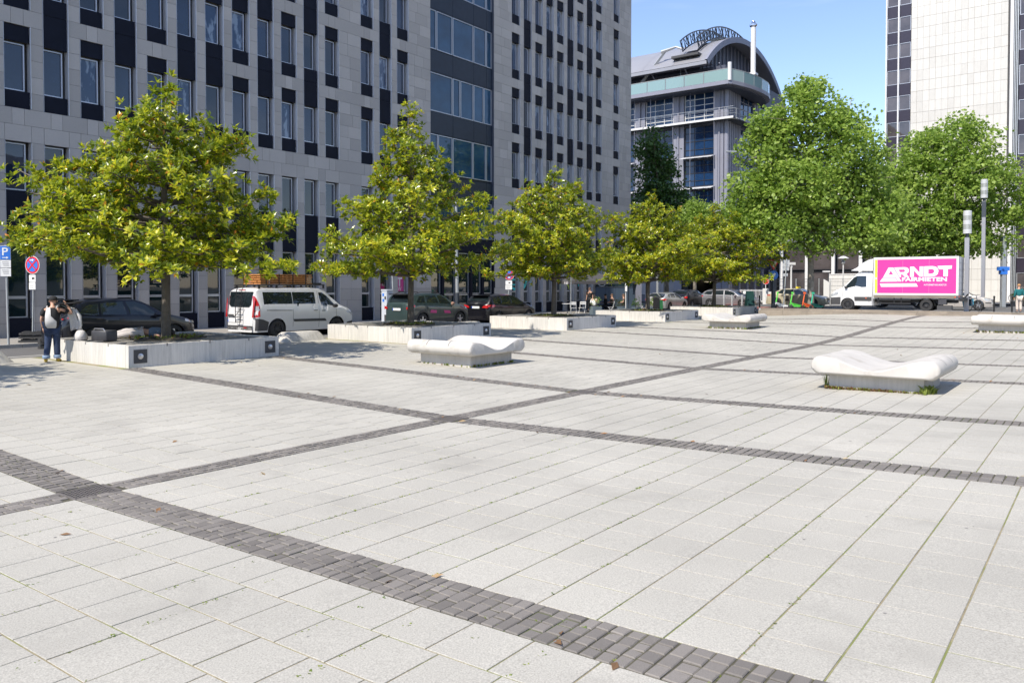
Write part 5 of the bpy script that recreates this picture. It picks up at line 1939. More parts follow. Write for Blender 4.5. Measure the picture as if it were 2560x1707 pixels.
leafy_tree('plane_tree', 'plane tree branches reaching in at the right edge by the lamp post', W(60.0, 10.6, 0.3),
           [(-3.3, 0.3, 9.6, 1.4, 1.5, 1.0, 0.5), (-1.4, 0, 11.0, 2.0, 2.0, 1.5, 0.9), (-4.6, 0.2, 6.4, 1.2, 1.2, 0.9, 0.35), (-2.4, 0, 8.0, 1.6, 1.6, 1.3, 0.7), (1.5, 0, 10.5, 2.4, 2.4, 1.9, 1.0), (0.8, 0, 7.4, 2.2, 2.2, 1.5, 0.8)],
           ([(0, 0, -0.3), (0.02, 0, 0.4), (0, 0, 3.2), (-0.2, 0, 5.5), (-0.3, 0, 8.5)], [0.32, 0.25, 0.2, 0.17, 0.1]),
           14000, 0.135, 'plane_leaf', 'plane_bark', 8, 'plane trees by the street')
leafy_tree('dark_tree', 'dark green tree in shade beside the corner of the stone building', W(66.5, -25.8, 0.1),
           [(-1.2, 0, 14.4, 1.9, 2.0, 2.6, 1.0), (-0.8, 0, 11.6, 2.4, 2.2, 2.2, 1.0), (0.8, 0, 9.0, 2.6, 2.4, 2.0, 1.2), (-1.6, 0, 8.6, 2.2, 2.2, 2.2, 1.1), (2.4, -0.3, 7.8, 2.0, 2.0, 1.5, 0.8), (0.2, 0, 6.2, 2.6, 2.4, 1.6, 1.0)],
           ([(0, 0, -0.3), (0, 0, 3), (-0.1, 0, 6), (-0.3, 0, 9)], [0.3, 0.22, 0.17, 0.1]),
           20000, 0.15, 'dark_leaf', 'plane_bark', 9)
leafy_tree('street_tree', 'mid green street tree between the dark tree and the far magnolias', W(63.5, -21.5, 0.1),
           [(0, 0, 8.0, 1.9, 1.9, 1.5, 1.0), (-1.4, 0, 6.8, 1.6, 1.6, 1.3, 0.8), (1.6, 0, 6.8, 1.7, 1.7, 1.2, 0.8), (0.2, 0, 5.8, 2.2, 2.0, 1.2, 1.0)],
           ([(0, 0, -0.3), (0, 0, 2.5), (0, 0, 4.5), (0, 0, 6.2)], [0.2, 0.15, 0.12, 0.07]),
           12000, 0.13, 'plane_leaf', 'plane_bark', 12)
leafy_tree('background_tree', 'dense green tree behind the white site container', W(101.0, -17.0, 0.2),
           [(0, 0, 5.4, 3.0, 3.0, 2.4, 1.2), (-2.6, 0, 4.6, 2.4, 2.4, 2.0, 1.0), (2.6, 0, 4.8, 2.6, 2.6, 2.2, 1.0), (0.5, 0, 7.6, 2.4, 2.4, 1.8, 0.8), (-3.6, 0, 7.0, 1.6, 1.8, 1.6, 0.5)],
           ([(0, 0, -0.3), (0, 0, 2.0), (0, 0, 4.0), (0, 0, 6.2)], [0.3, 0.22, 0.15, 0.08]),
           14000, 0.19, 'dark_leaf', 'plane_bark', 13)
leafy_tree('background_tree', 'loose green tree beside the white site container on its right', W(97.0, -11.5, 0.2),
           [(0, 0, 6.0, 2.6, 2.6, 2.0, 1.0), (-2.0, 0, 4.4, 2.2, 2.2, 1.8, 1.0), (1.6, 0, 4.2, 2.0, 2.0, 1.8, 0.8)],
           ([(0, 0, -0.3), (0, 0, 2.0), (0, 0, 4.0), (0, 0, 5.2)], [0.25, 0.2, 0.15, 0.08]),
           9000, 0.19, 'plane_leaf', 'plane_bark', 14)
# ------------------------------------------------------------------ vehicles
class Car:
    """body lofted from stations along x (rear -> front); top and belt are side-view lines"""

    def __init__(self, L, Wd, top, belt, zb, axles, r, arch=1.16, green=0.24, endr=0.22):
        self.L, self.w = L, Wd / 2
        self.tx, self.tz = zip(*top)
        self.bx, self.bz = zip(*belt)
        self.zb, self.axles, self.r, self.ar = zb, axles, r, r * arch
        self.x0, self.x1 = top[0][0], top[-1][0]
        self.green, self.endr = green, endr

    def zt(self, x):
        return np.interp(x, self.tx, self.tz)

    def zs(self, x):
        return min(np.interp(x, self.bx, self.bz), self.zt(x) - 0.03)

    def hw(self, x):
        d0, d1 = x - self.x0, self.x1 - x
        k = 1.0
        for d, e in ((d0, self.endr), (d1, self.endr * 1.9)):
            if d < e:
                k = min(k, 1 - 0.20 * (1 - max(d, 0) / e) ** 2.2)
        return self.w * k

    def zlow(self, x):
        z = self.zb
        for a in self.axles:
            d = abs(x - a)
            if d < self.ar:
                z = max(z, self.r * 0.98 + math.sqrt(self.ar ** 2 - d * d))
        return z

    def side_y(self, x, z):
        w, zs, zt = self.hw(x), self.zs(x), self.zt(x)
        if z <= zs:
            t = (z - self.zb) / max(zs - self.zb, 0.05)
            return w * (0.93 + 0.07 * math.sin(min(max(t, 0), 1) * math.pi * 0.62 + 0.15))
        h = max(zt - zs, 0.02)
        t = min((z - zs) / h, 1)
        yb = w * 0.968
        yr = w * (0.93 - self.green * min(1, h / 0.5))
        return yb + (yr - yb) * t ** 1.25

    def end_x(self, z, rear=True):
        if rear:
            i = 0
            while i < len(self.tz) - 2 and self.tz[i + 1] <= z:
                i += 1
            if z <= self.tz[0]:
                return self.x0
            return self.tx[i] + (self.tx[i + 1] - self.tx[i]) * (z - self.tz[i]) / max(self.tz[i + 1] - self.tz[i], 1e-4)
        i = len(self.tz) - 1
        while i > 1 and self.tz[i - 1] <= z:
            i -= 1
        if z <= self.tz[-1]:
            return self.x1
        return self.tx[i] + (self.tx[i - 1] - self.tx[i]) * (z - self.tz[i]) / max(self.tz[i - 1] - self.tz[i], 1e-4)

    def body(self, parent, mat):
        xs = set(np.linspace(self.x0, self.x1, 64).tolist()) | set(self.tx)
        for e in (0.02, 0.05, 0.1, 0.16):
            xs |= {self.x0 + e, self.x1 - e}
        for a in self.axles:
            for q in np.linspace(-1, 1, 17):
                xs.add(a + math.sin(q * math.pi / 2) * self.ar)
            xs |= {a - self.ar - 0.003, a + self.ar + 0.003}
        xs = sorted(xs)
        b = MB()
        ns, ng, nr = 6, 5, 4
        rowlen = ns + ng + nr
        for x in xs:
            zl, zs, zt, w = self.zlow(x), self.zs(x), self.zt(x), self.hw(x)
            zl = min(zl, zs - 0.02)
            row = []
            for k in range(ns):
                z = zl + (zs - zl) * k / (ns - 1)
                row.append((self.side_y(x, z), z))
            h = zt - zs
            rr = min(0.07, h * 0.35)
            for k in range(1, ng + 1):
                z = zs + (h - rr) * k / ng
                row.append((self.side_y(x, z), z))
            ye = row[-1][0]
            for k in range(1, nr + 1):
                a = k / nr
                y = ye * (1 - a ** 1.35)
                z = zt - rr * (1 - math.sin(a * math.pi / 2)) ** 1.6
                row.append((y, z))
            b.v += [(x, y, z) for y, z in row] + [(x, -y, z) for y, z in row]
        W2 = rowlen * 2
        for i in range(len(xs) - 1):
            for k in range(rowlen - 1):
                a = i * W2 + k
                b.f.append((a, a + W2, a + W2 + 1, a + 1))
                b.mi.append(0)
                a += rowlen
                b.f.append((a, a + 1, a + W2 + 1, a + W2))
                b.mi.append(0)
        for base in (0, (len(xs) - 1) * W2):
            for k in range(rowlen - 1):
                b.f.append((base + k, base + k + 1, base + rowlen + k + 1, base + rowlen + k))
                b.mi.append(0)
        bm_me = b.mesh('body', mat, smooth=False)
        bm = bmesh.new()
        bm.from_mesh(bm_me)
        bmesh.ops.remove_doubles(bm, verts=bm.verts, dist=0.0008)
        bmesh.ops.recalc_face_normals(bm, faces=bm.faces)
        bm.to_mesh(bm_me)
        bm.free()
        bm_me.polygons.foreach_set('use_smooth', [True] * len(bm_me.polygons))
        try:
            bm_me.set_sharp_from_angle(angle=R(35))
        except Exception:
            pass
        o = place('body', bm_me, parent)
        ub = MB().box(self.x0 + 0.15, -self.w * 0.80, self.zb - 0.03, self.x1 - 0.15, self.w * 0.80, self.zb + 0.35)
        for a in self.axles:
            ub.cyl((a, -self.w * 0.9, self.r), (a, self.w * 0.9, self.r), self.ar * 0.98, n=16)
        ub.part('underbody', MT['black'], parent)
        return o

    def side(self, name, poly, mat, parent, sides=(1, -1), off=0.005, ncol=12, nrow=4, smooth=True):
        """patch on the flanks from a convex polygon in (x, z)"""
        px = [p[0] for p in poly]
        xa, xb = min(px), max(px)
        outs = []
        for sgn in sides:
            vs, fs = [], []
            n = len(poly)
            xs = sorted(set(np.linspace(xa + 1e-4, xb - 1e-4, ncol).tolist() + [min(max(x, xa + 1e-4), xb - 1e-4) for x in px]))
            for x in xs:
                zz = []
                for k in range(n):
                    (ax, az), (bx, bz) = poly[k], poly[(k + 1) % n]
                    if (ax - x) * (bx - x) <= 0 and ax != bx:
                        zz.append(az + (bz - az) * (x - ax) / (bx - ax))
                lo, hi = min(zz), max(zz)
                for q in range(nrow):
                    z = lo + (hi - lo) * q / (nrow - 1)
                    vs.append((x, sgn * (self.side_y(x, z) + off), z))
            for i in range(len(xs) - 1):
                for q in range(nrow - 1):
                    a = i * nrow + q
                    fs.append((a, a + nrow, a + nrow + 1, a + 1) if sgn < 0 else (a, a + 1, a + nrow + 1, a + nrow))
            outs.append(MB().add(vs, fs).part(name, mat, parent, smooth='all' if smooth else False, fixn=False))
        return outs

    def end(self, name, poly, mat, parent, rear=True, off=0.006, ncol=10, nrow=6):
        """patch on the rear or front from a convex polygon in (y, z)"""
        py = [p[0] for p in poly]
        ya, yb = min(py), max(py)
        n = len(poly)
        vs, fs = [], []
        ys_ = sorted(set(np.linspace(ya + 1e-4, yb - 1e-4, ncol).tolist() + [min(max(y, ya + 1e-4), yb - 1e-4) for y in py]))
        for y in ys_:
            zz = []
            for k in range(n):
                (ay, az), (by, bz) = poly[k], poly[(k + 1) % n]
                if (ay - y) * (by - y) <= 0 and ay != by:
                    zz.append(az + (bz - az) * (y - ay) / (by - ay))
            lo, hi = min(zz), max(zz)
            for q in range(nrow):
                z = lo + (hi - lo) * q / (nrow - 1)
                x = self.end_x(z, rear)
                vs.append((x + (-off if rear else off), y, z + off * 0.5))
        for i in range(len(ys_) - 1):
            for q in range(nrow - 1):
                a = i * nrow + q
                fs.append((a, a + 1, a + nrow + 1, a + nrow) if not rear else (a, a + nrow, a + nrow + 1, a + 1))
        return MB().add(vs, fs).part(name, mat, parent, smooth='all', fixn=False)

    def screen(self, name, xa, xb, mat, parent, k=0.86, off=0.007):
        """windscreen or rear window on the top surface between xa and xb"""
        vs, fs = [], []
        xs = np.linspace(xa, xb, 8)
        for x in xs:
            zt, zs = self.zt(x), self.zs(x)
            rr = min(0.07, (zt - zs) * 0.35)
            ye = self.side_y(x, zt - rr)
            for q in range(13):
                s = -1 + 2 * q / 12
                y = ye * s * k
                a = (1 - abs(y) / ye) ** (1 / 1.35)
                z = zt - rr * (1 - math.sin(a * math.pi / 2)) ** 1.6
                vs.append((x, y, z + off))
        for i in range(len(xs) - 1):
            for q in range(12):
                a = i * 13 + q
                fs.append((a, a + 13, a + 14, a + 1))
        return MB().add(vs, fs).part(name, mat, parent, smooth='all')

    def wheels(self, parent, rim_mat, spokes=5, tw=0.21, dark=False):
        r = self.r
        ty = MB().lathe([(r * 0.62, -tw / 2), (r * 0.90, -tw / 2 - 0.004), (r * 0.975, -tw * 0.40), (r, -tw * 0.28), (r, tw * 0.28), (r * 0.975, tw * 0.40), (r * 0.90, tw / 2 + 0.004),
                         (r * 0.62, tw / 2)], 28, (0, 0, 0), 'y').mesh('wheel', MT['rubber'], smooth=True)
        rm = MB().lathe([(0.0, -tw * 0.26), (r * 0.60, -tw * 0.20), (r * 0.60, -tw * 0.5), (r * 0.67, -tw * 0.52), (r * 0.68, -tw * 0.42)], 28, (0, 0, 0), 'y', 0)
        rm.lathe([(0.0, -tw * 0.46), (r * 0.12, -tw * 0.44), (r * 0.15, -tw * 0.3)], 12, (0, 0, 0), 'y', 1)
        for k in range(spokes):
            a = 2 * math.pi * k / spokes + 0.3
            m3 = Matrix.Rotation(-a, 3, 'Y')
            rm.obox(m3 @ Vector((r * 0.36, -tw * 0.38, 0)), (r * 0.52, tw * 0.14, r * (0.2 if spokes <= 6 else 0.09)), m3, 1)
        rme = rm.mesh('rim', [MT['black'] if not dark else MT['steel_rim'], rim_mat], smooth=True)
        for a in self.axles:
            for sgn in (-1, 1):
                o = place('wheel', ty, parent, (a, sgn * (self.w - tw / 2 - 0.01), r))
                ri = place('rim', rme, o)
                if sgn > 0:
                    ri.rotation_euler = (0, 0, math.pi)

    def details(self, parent, doors, handles, mat_handle, mirror, mat_mirror, plate_z=None, plate_rear=True, belt_trim=None):
        for x, za, zb_ in doors:
            self.side('door_gap', [(x - 0.006, za), (x + 0.006, za), (x + 0.006, zb_), (x - 0.006, zb_)], MT['seam'], parent, off=0.003, ncol=2, nrow=8)
        for x, z in handles:
            for sgn in (-1, 1):
                y = self.side_y(x, z) * sgn
                MB().box(x - 0.09, y - 0.02 if sgn < 0 else y - 0.004, z - 0.014, x + 0.09, y + 0.004 if sgn < 0 else y + 0.02, z + 0.014).part('door_handle', mat_handle, parent)
        if mirror:
            x, z = mirror
            for sgn in (-1, 1):
                y = self.side_y(x, z) * sgn
                b = MB().lathe([(0.0, -0.10), (0.06, -0.09), (0.085, 0), (0.075, 0.06), (0.0, 0.075)], 10, (x, y + sgn * 0.14, z + 0.03), 'x')
                b.v = [(vx, (vy - (y + sgn * 0.14)) * 1.3 + y + sgn * 0.14, (vz - z - 0.03) * 0.95 + z + 0.03) for vx, vy, vz in b.v]
                b.box(x - 0.02, min(y, y + sgn * 0.1), z - 0.02, x + 0.03, max(y, y + sgn * 0.1), z + 0.01)
                b.part('wing_mirror', mat_mirror, parent, smooth=True)

    def plate(self, parent, z, rear=True, hw=0.26, y0=0.0):
        x = self.end_x(z, rear)
        s = -1 if rear else 1
        p = MB().box(min(x + s * 0.004, x + s * 0.022), y0 - hw, z - 0.055, max(x + s * 0.004, x + s * 0.022), y0 + hw, z + 0.055).part('number_plate', MT['plate'], parent)
        yb = y0 + hw - 0.045 if rear else y0 - hw
        MB().box(min(x + s * 0.022, x + s * 0.025), yb, z - 0.052, max(x + s * 0.022, x + s * 0.025), yb + 0.045, z + 0.052).part('plate_band', MT['plate_blue'], p)


def std_car(name, label, loc, rz, car, paint, side_win, wind, rearw, doors, handles, mirror, rim='alloy', spokes=5, rear_lights=(), side_rear=(), head_side=(), head_front=(),
            plate_rear=0.75, plate_front=0.45, bumper=None, rails=None, grille=None, clad=None, group='cars parked along the street', glass='car_glass', rearwiper=False, rimdark=False):
    t = root(name, label, 'car', loc, rz, group)
    car.body(t, MT[paint])
    for p in side_win:
        car.side('side_window', p, MT[glass], t, off=0.006)
    car.screen('windscreen', wind[0], wind[1], MT[glass], t)
    if rearw:
        car.screen('rear_window', rearw[0], rearw[1], MT[glass], t, 0.84)
    car.wheels(t, MT[rim], spokes, dark=rimdark)
    car.details(t, doors, handles, MT[paint], mirror, MT[paint])
    for p in rear_lights:
        car.end('tail_light', p, MT['tail'], t, True)
        car.end('tail_light', [(-y, z) for y, z in p], MT['tail'], t, True)
    for p in side_rear:
        car.side('tail_light_side', p, MT['tail'], t, off=0.007, ncol=5)
    for p in head_side:
        car.side('headlight', p, MT['head'], t, off=0.007, ncol=6)
    for p in head_front:
        car.end('headlight_front', p, MT['head'], t, False)
        car.end('headlight_front', [(-y, z) for y, z in p], MT['head'], t, False)
    if plate_rear:
        car.plate(t, plate_rear, True)
    if plate_front:
        car.plate(t, plate_front, False)
    if grille:
        car.end('grille', grille, MT['black'], t, False)
    for p in (clad or []):
        car.side('cladding', p, MT['trim'], t, off=0.008, ncol=20)
    if rails:
        xa, xb = rails
        for sgn in (-1, 1):
            pts = []
            for x in np.linspace(xa, xb, 7):
                zt = car.zt(x)
                y = car.side_y(x, zt - 0.05) * 0.93 * sgn
                pts.append((x, y, zt + (0.045 if xa < x < xb else -0.01)))
            MB().tube(pts, 0.018, 6).part('roof_rail', MT['black'], t)
    return t


def on_street(s, n, dz=0.0):
    return W(s, n, float(zroad(s, n)) + dz)


# --- black crossover at the left
suv_top = [(-2.20, 0.70), (-2.215, 0.92), (-2.16, 1.05), (-2.05, 1.16), (-1.78, 1.45), (-1.66, 1.54), (-1.40, 1.58), (-0.5, 1.62), (0.05, 1.60), (0.35, 1.53), (0.75, 1.33), (1.15, 1.07),
           (1.45, 1.02), (1.95, 0.92), (2.12, 0.82), (2.20, 0.64)]
suv_belt = [(-2.2, 0.80), (-1.9, 1.12), (-1.2, 1.04), (0, 0.99), (0.9, 0.97), (1.3, 0.97), (2.2, 0.66)]
c1 = Car(4.42, 1.84, suv_top, suv_belt, 0.22, (-1.33, 1.35), 0.345)
t = std_car('parked_car', 'glossy black crossover parked behind the nearest planter', on_street(9.36, -17.85), TH, c1, 'black_paint',
            [[(-1.78, 1.18), (-1.15, 1.08), (-1.12, 1.44), (-1.45, 1.40)], [(-1.07, 1.075), (-0.22, 1.03), (-0.32, 1.50), (-1.05, 1.45)], [(-0.14, 1.025), (0.86, 1.0), (0.45, 1.36), (0.08, 1.50), (-0.22, 1.505)]],
            (0.42, 1.06), (-1.95, -1.68), [(-0.18, 0.34, 1.02), (0.92, 0.45, 0.98), (-1.02, 0.62, 1.04)], [(-0.42, 0.93), (-1.15, 0.97)], (0.72, 1.02), spokes=5,
            rear_lights=[[(0.60, 0.96), (0.78, 0.96), (0.78, 1.0), (0.60, 1.0)]], side_rear=[[(-2.1, 1.0), (-1.9, 1.03), (-1.9, 1.06), (-2.06, 1.05)]],
            head_side=[[(1.75, 0.80), (2.08, 0.72), (2.08, 0.80), (1.80, 0.88)]], head_front=[[(0.45, 0.70), (0.78, 0.72), (0.78, 0.80), (0.45, 0.78)]],
            clad=[[(-0.95, 0.24), (0.95, 0.24), (0.95, 0.33), (-0.95, 0.33)]], grille=[(-0.4, 0.5), (0.4, 0.5), (0.4, 0.66), (-0.4, 0.66)])
c1.side('chrome_strip', [(-1.75, 1.155), (-1.1, 1.055), (-1.1, 1.07), (-1.75, 1.172)], MT['chrome'], t, off=0.009)
c1.side('chrome_strip', [(-1.1, 1.055), (0.86, 0.983), (0.86, 0.996), (-1.1, 1.07)], MT['chrome'], t, off=0.009)
MB().box(-1.98, -0.55, 1.555, -1.62, 0.55, 1.59).part('spoiler', MT['black_paint'], t)

# --- white minibus van with ladder and timber on the roof
van_top = [(-2.44, 0.42), (-2.47, 0.80), (-2.465, 1.15), (-2.40, 1.60), (-2.34, 1.84), (-2.22, 1.92), (-1.9, 1.955), (0.3, 1.965), (0.75, 1.93), (1.0, 1.84), (1.55, 1.40), (1.72, 1.255),
           (2.10, 1.13), (2.36, 0.98), (2.46, 0.78), (2.48, 0.50)]
van_belt = [(-2.44, 0.9), (-2.2, 1.20), (0.5, 1.16), (1.3, 1.12), (1.75, 1.10), (2.4, 0.85)]
c2 = Car(4.97, 1.99, van_top, van_belt, 0.24, (-1.46, 1.48), 0.345, arch=1.20, green=0.13, endr=0.16)
van = root('white_van', 'white minibus van with rear ladder and orange timber on its roof rack', 'van', on_street(16.47, -18.0), TH, 'cars parked along the street')
c2.body(van, MT['white_paint'])
c2.side('side_window', [(-2.05, 1.30), (-1.82, 1.22), (-0.72, 1.21), (-0.72, 1.76), (-2.05, 1.77)], MT['car_glass'], van)
c2.side('side_window', [(-0.69, 1.21), (0.42, 1.18), (0.40, 1.75), (-0.69, 1.76)], MT['car_glass'], van)
c2.side('side_window', [(0.62, 1.52), (0.72, 1.20), (1.42, 1.14), (1.42, 1.22), (1.02, 1.60), (0.80, 1.73), (0.62, 1.74)], MT['car_glass'], van)
c2.screen('windscreen', 1.02, 1.66, MT['car_glass'], van, 0.92)
c2.end('rear_window', [(-0.70, 1.28), (-0.58, 1.20), (0.58, 1.20), (0.70, 1.28), (0.74, 1.78), (-0.74, 1.78)], MT['car_glass'], van)
c2.wheels(van, MT['steel_rim'], 9, 0.215, dark=True)
c2.details(van, [(0.56, 0.34, 1.80), (-0.72, 0.40, 1.18), (1.45, 0.75, 1.12)], [(0.38, 1.02), (0.78, 1.0)], MT['black'], (1.32, 1.16), MT['black'])
c2.side('sliding_rail', [(-1.95, 1.06), (-0.76, 1.03), (-0.76, 1.055), (-1.95, 1.085)], MT['black'], van, off=0.006)
c2.side('rub_strip', [(-0.68, 0.60), (0.95, 0.57), (0.86, 0.68), (-0.72, 0.70)], MT['trim'], van, off=0.014)
c2.side('rear_bumper_corner', [(-2.40, 0.30), (-1.90, 0.30), (-1.85, 0.62), (-2.10, 0.72), (-2.40, 0.78)], MT['trim'], van, off=0.010)
c2.end('rear_bumper', [(-0.80, 0.30), (0.80, 0.30), (0.80, 0.47), (-0.80, 0.47)], MT['trim'], van, off=0.03)
c2.side('front_bumper', [(1.95, 0.30), (2.40, 0.30), (2.42, 0.55), (2.05, 0.50)], MT['trim'], van, off=0.010)
for sgn in (-1, 1):
    c2.side('tail_light', [(-2.42, 0.80), (-2.24, 0.84), (-2.25, 1.28), (-2.36, 1.62), (-2.40, 1.62)], MT['tail'], van, sides=(sgn,), off=0.010, ncol=5)
    c2.end('tail_light', [(sgn * 0.80, 0.80), (sgn * 0.90, 0.80), (sgn * 0.88, 1.55), (sgn * 0.84, 1.5)], MT['tail'], van, off=0.012, ncol=3)
c2.side('tail_light_clear', [(-2.40, 1.06), (-2.245, 1.08), (-2.25, 1.24), (-2.38, 1.24)], MT['head'], van, off=0.013, ncol=4)
c2.side('headlight', [(1.98, 0.94), (2.30, 0.78), (2.33, 0.92), (2.08, 1.10)], MT['head'], van, off=0.010, ncol=6)
c2.end('brake_light', [(-0.2, 1.83), (0.2, 1.83), (0.2, 1.86), (-0.2, 1.86)], MT['tail'], van, off=0.01, ncol=3, nrow=3)
c2.end('plate_housing', [(0.30, 0.80), (0.78, 0.80), (0.70, 0.90), (0.38, 0.90)], MT['trim'], van, off=0.02, ncol=4, nrow=3)
c2.plate(van, 0.66, True, 0.26, 0.50)
MB().box(-2.482, -0.006, 0.48, -2.47, 0.006, 1.2).part('door_gap', MT['seam'], van)
c2.end('bumper_reflector', [(-0.45, 0.37), (-0.25, 0.37), (-0.25, 0.41), (-0.45, 0.41)], MT['tail'], van, off=0.04, ncol=3, nrow=2)
lad = MB()
for y in (-0.20, 0.14):
    lad.tube([(-2.40, y, 1.98), (-2.50, y, 1.86), (-2.53, y, 1.5), (-2.56, y, 1.1), (-2.56, y, 0.62)], 0.014, 6)
for z in (0.62, 0.82, 1.02, 1.22, 1.44, 1.66, 1.86):
    x = -2.56 if z < 1.15 else (-2.545 if z < 1.5 else -2.515)
    lad.tube([(x, -0.20, z), (x, 0.14, z)], 0.012, 6)
lad.tube([(-2.56, -0.30, 1.25), (-2.60, -0.05, 0.95), (-2.56, 0.25, 0.80)], 0.012, 5)
lad.part('rear_ladder', MT['black'], van)
rk = MB()
for y in (-0.72, 0.72):
    rk.tube([(-2.2, y, 2.03), (1.05, y, 2.04)], 0.025, 6)
for x in (-2.1, -1.3, -0.5, 0.3, 1.0):
    rk.box(x - 0.03, -0.74, 2.02, x + 0.03, 0.74, 2.055)
    for y in (-0.72, 0.72):
        rk.box(x - 0.03, y - 0.03, 1.90, x + 0.03, y + 0.03, 2.02)
rk.part('roof_rack', MT['black'], van)
MB().box(0.0, -0.6, 2.06, 1.0, 0.5, 2.12).part('roof_mat', MT['black'], van)
tim = root('timber_stack', 'stack of orange timber slats strapped on the white van roof', 'timber', W(16.47, -18.0, 2.058), TH)
for k in range(5):
    for j in range(5):
        y = -0.66 + j * 0.22
        MB().box(-2.0 + random.uniform(-0.02, 0.02), y, k * 0.085, 0.45 + random.uniform(-0.05, 0.05), y + 0.20, k * 0.085 + 0.045).part('slat', MT['wood'], tim, rnd=random.random())
    if k < 4:
        for x in (-1.7, -0.8, 0.1):
            MB().box(x, -0.64, k * 0.085 + 0.047, x + 0.08, 0.40, k * 0.085 + 0.083).part('spacer', MT['wood'], tim, rnd=random.random())
for x in (-1.75, -1.15, -0.5, 0.12):
    MB().box(x, -0.675, -0.02, x + 0.03, -0.662, 0.395).box(x, -0.675, 0.388, x + 0.03, 0.44, 0.398).part('strap', MT['black'], tim)

# --- dark green crossover
dus_top = [(-2.12, 0.62), (-2.16, 0.80), (-2.15, 1.10), (-2.02, 1.26), (-1.88, 1.52), (-1.80, 1.60), (-1.5, 1.64), (-0.4, 1.655), (0.1, 1.63), (0.4, 1.54), (0.75, 1.32), (1.02, 1.15), (1.3, 1.11),
           (1.85, 1.03), (2.08, 0.92), (2.15, 0.66)]
dus_belt = [(-2.12, 0.85), (-1.9, 1.15), (0, 1.08), (0.9, 1.05), (1.3, 1.05), (2.1, 0.72)]
c3 = Car(4.34, 1.81, dus_top, dus_belt, 0.25, (-1.32, 1.34), 0.355, green=0.2)
t = std_car('parked_car', 'dark green crossover with pink side stickers behind the second planter', on_street(24.48, -17.92), TH, c3, 'green_paint',
            [[(-1.72, 1.24), (-1.12, 1.16), (-1.10, 1.53), (-1.45, 1.50)], [(-1.02, 1.15), (-0.2, 1.11), (-0.30, 1.54), (-1.00, 1.53)], [(-0.12, 1.11), (0.72, 1.08), (0.38, 1.40), (0.12, 1.52), (-0.2, 1.54)]],
            (0.46, 1.0), (-2.0, -1.90), [(-0.16, 0.40, 1.10), (0.82, 0.5, 1.05), (-1.04, 0.7, 1.14)], [(-0.42, 1.0)], (0.62, 1.10), spokes=5,
            side_rear=[[(-2.08, 0.98), (-1.86, 1.02), (-1.86, 1.10), (-2.04, 1.10)]], rear_lights=[[(0.62, 0.90), (0.82, 0.90), (0.82, 1.05), (0.62, 1.0)]],
            head_side=[[(1.72, 0.88), (2.05, 0.82), (2.05, 0.90), (1.76, 0.97)]], plate_rear=0.90, rails=(-1.6, 0.15),
            clad=[[(-0.92, 0.27), (0.94, 0.27), (0.94, 0.46), (-0.92, 0.44)], [(-2.08, 0.30), (-1.75, 0.30), (-1.72, 0.62), (-2.08, 0.62)]])
c3.end('rear_bumper', [(-0.85, 0.30), (0.85, 0.30), (0.85, 0.62), (-0.85, 0.62)], MT['trim'], t, off=0.02)
c3.end('skid_plate', [(-0.5, 0.38), (0.5, 0.38), (0.6, 0.46), (-0.6, 0.46)], MT['sign_grey'], t, off=0.03, nrow=2)
c3.end('rear_window', [(-0.62, 1.24), (0.62, 1.24), (0.58, 1.54), (-0.58, 1.54)], MT['car_glass'], t, off=0.012)
MB().box(-2.12, -0.58, 1.575, -1.78, 0.58, 1.62).part('spoiler', MT['black'], t)
for ax in c3.axles:
    for sgn in (-1, 1):
        b = MB()
        vs, fs = [], []
        for q in range(15):
            a = R(-8 + 196 * q / 14)
            for r_ in (c3.ar * 0.99, c3.ar + 0.09):
                x, z = ax + r_ * math.cos(a), c3.r + r_ * math.sin(a)
                vs.append((x, sgn * (c3.side_y(min(max(x, -2.1), 2.1), z) + 0.012), z))
        for q in range(14):
            fs.append((2 * q, 2 * q + 1, 2 * q + 3, 2 * q + 2))
        b.add(vs, fs).part('arch_cladding', MT['trim'], t, fixn=False)
c3.side('pink_sticker', [(-0.85, 0.72), (-0.40, 0.70), (-0.40, 0.84), (-0.80, 0.86)], MT['pink_sticker'], t, off=0.01)
c3.side('pink_sticker', [(0.18, 0.68), (0.62, 0.66), (0.55, 0.80), (0.10, 0.82)], MT['pink_sticker'], t, off=0.01)
for sgn in (-1,):
    x, z = 0.62, 1.10
    MB().lathe([(0.0, -0.10), (0.06, -0.09), (0.088, 0), (0.078, 0.06), (0.0, 0.08)], 10, (x, sgn * (c3.side_y(x, z) + 0.16), z + 0.035), 'x').part('mirror_cap', M('copper_mirror_cap', (0.35, 0.20, 0.14), 0.35), t, smooth=True)

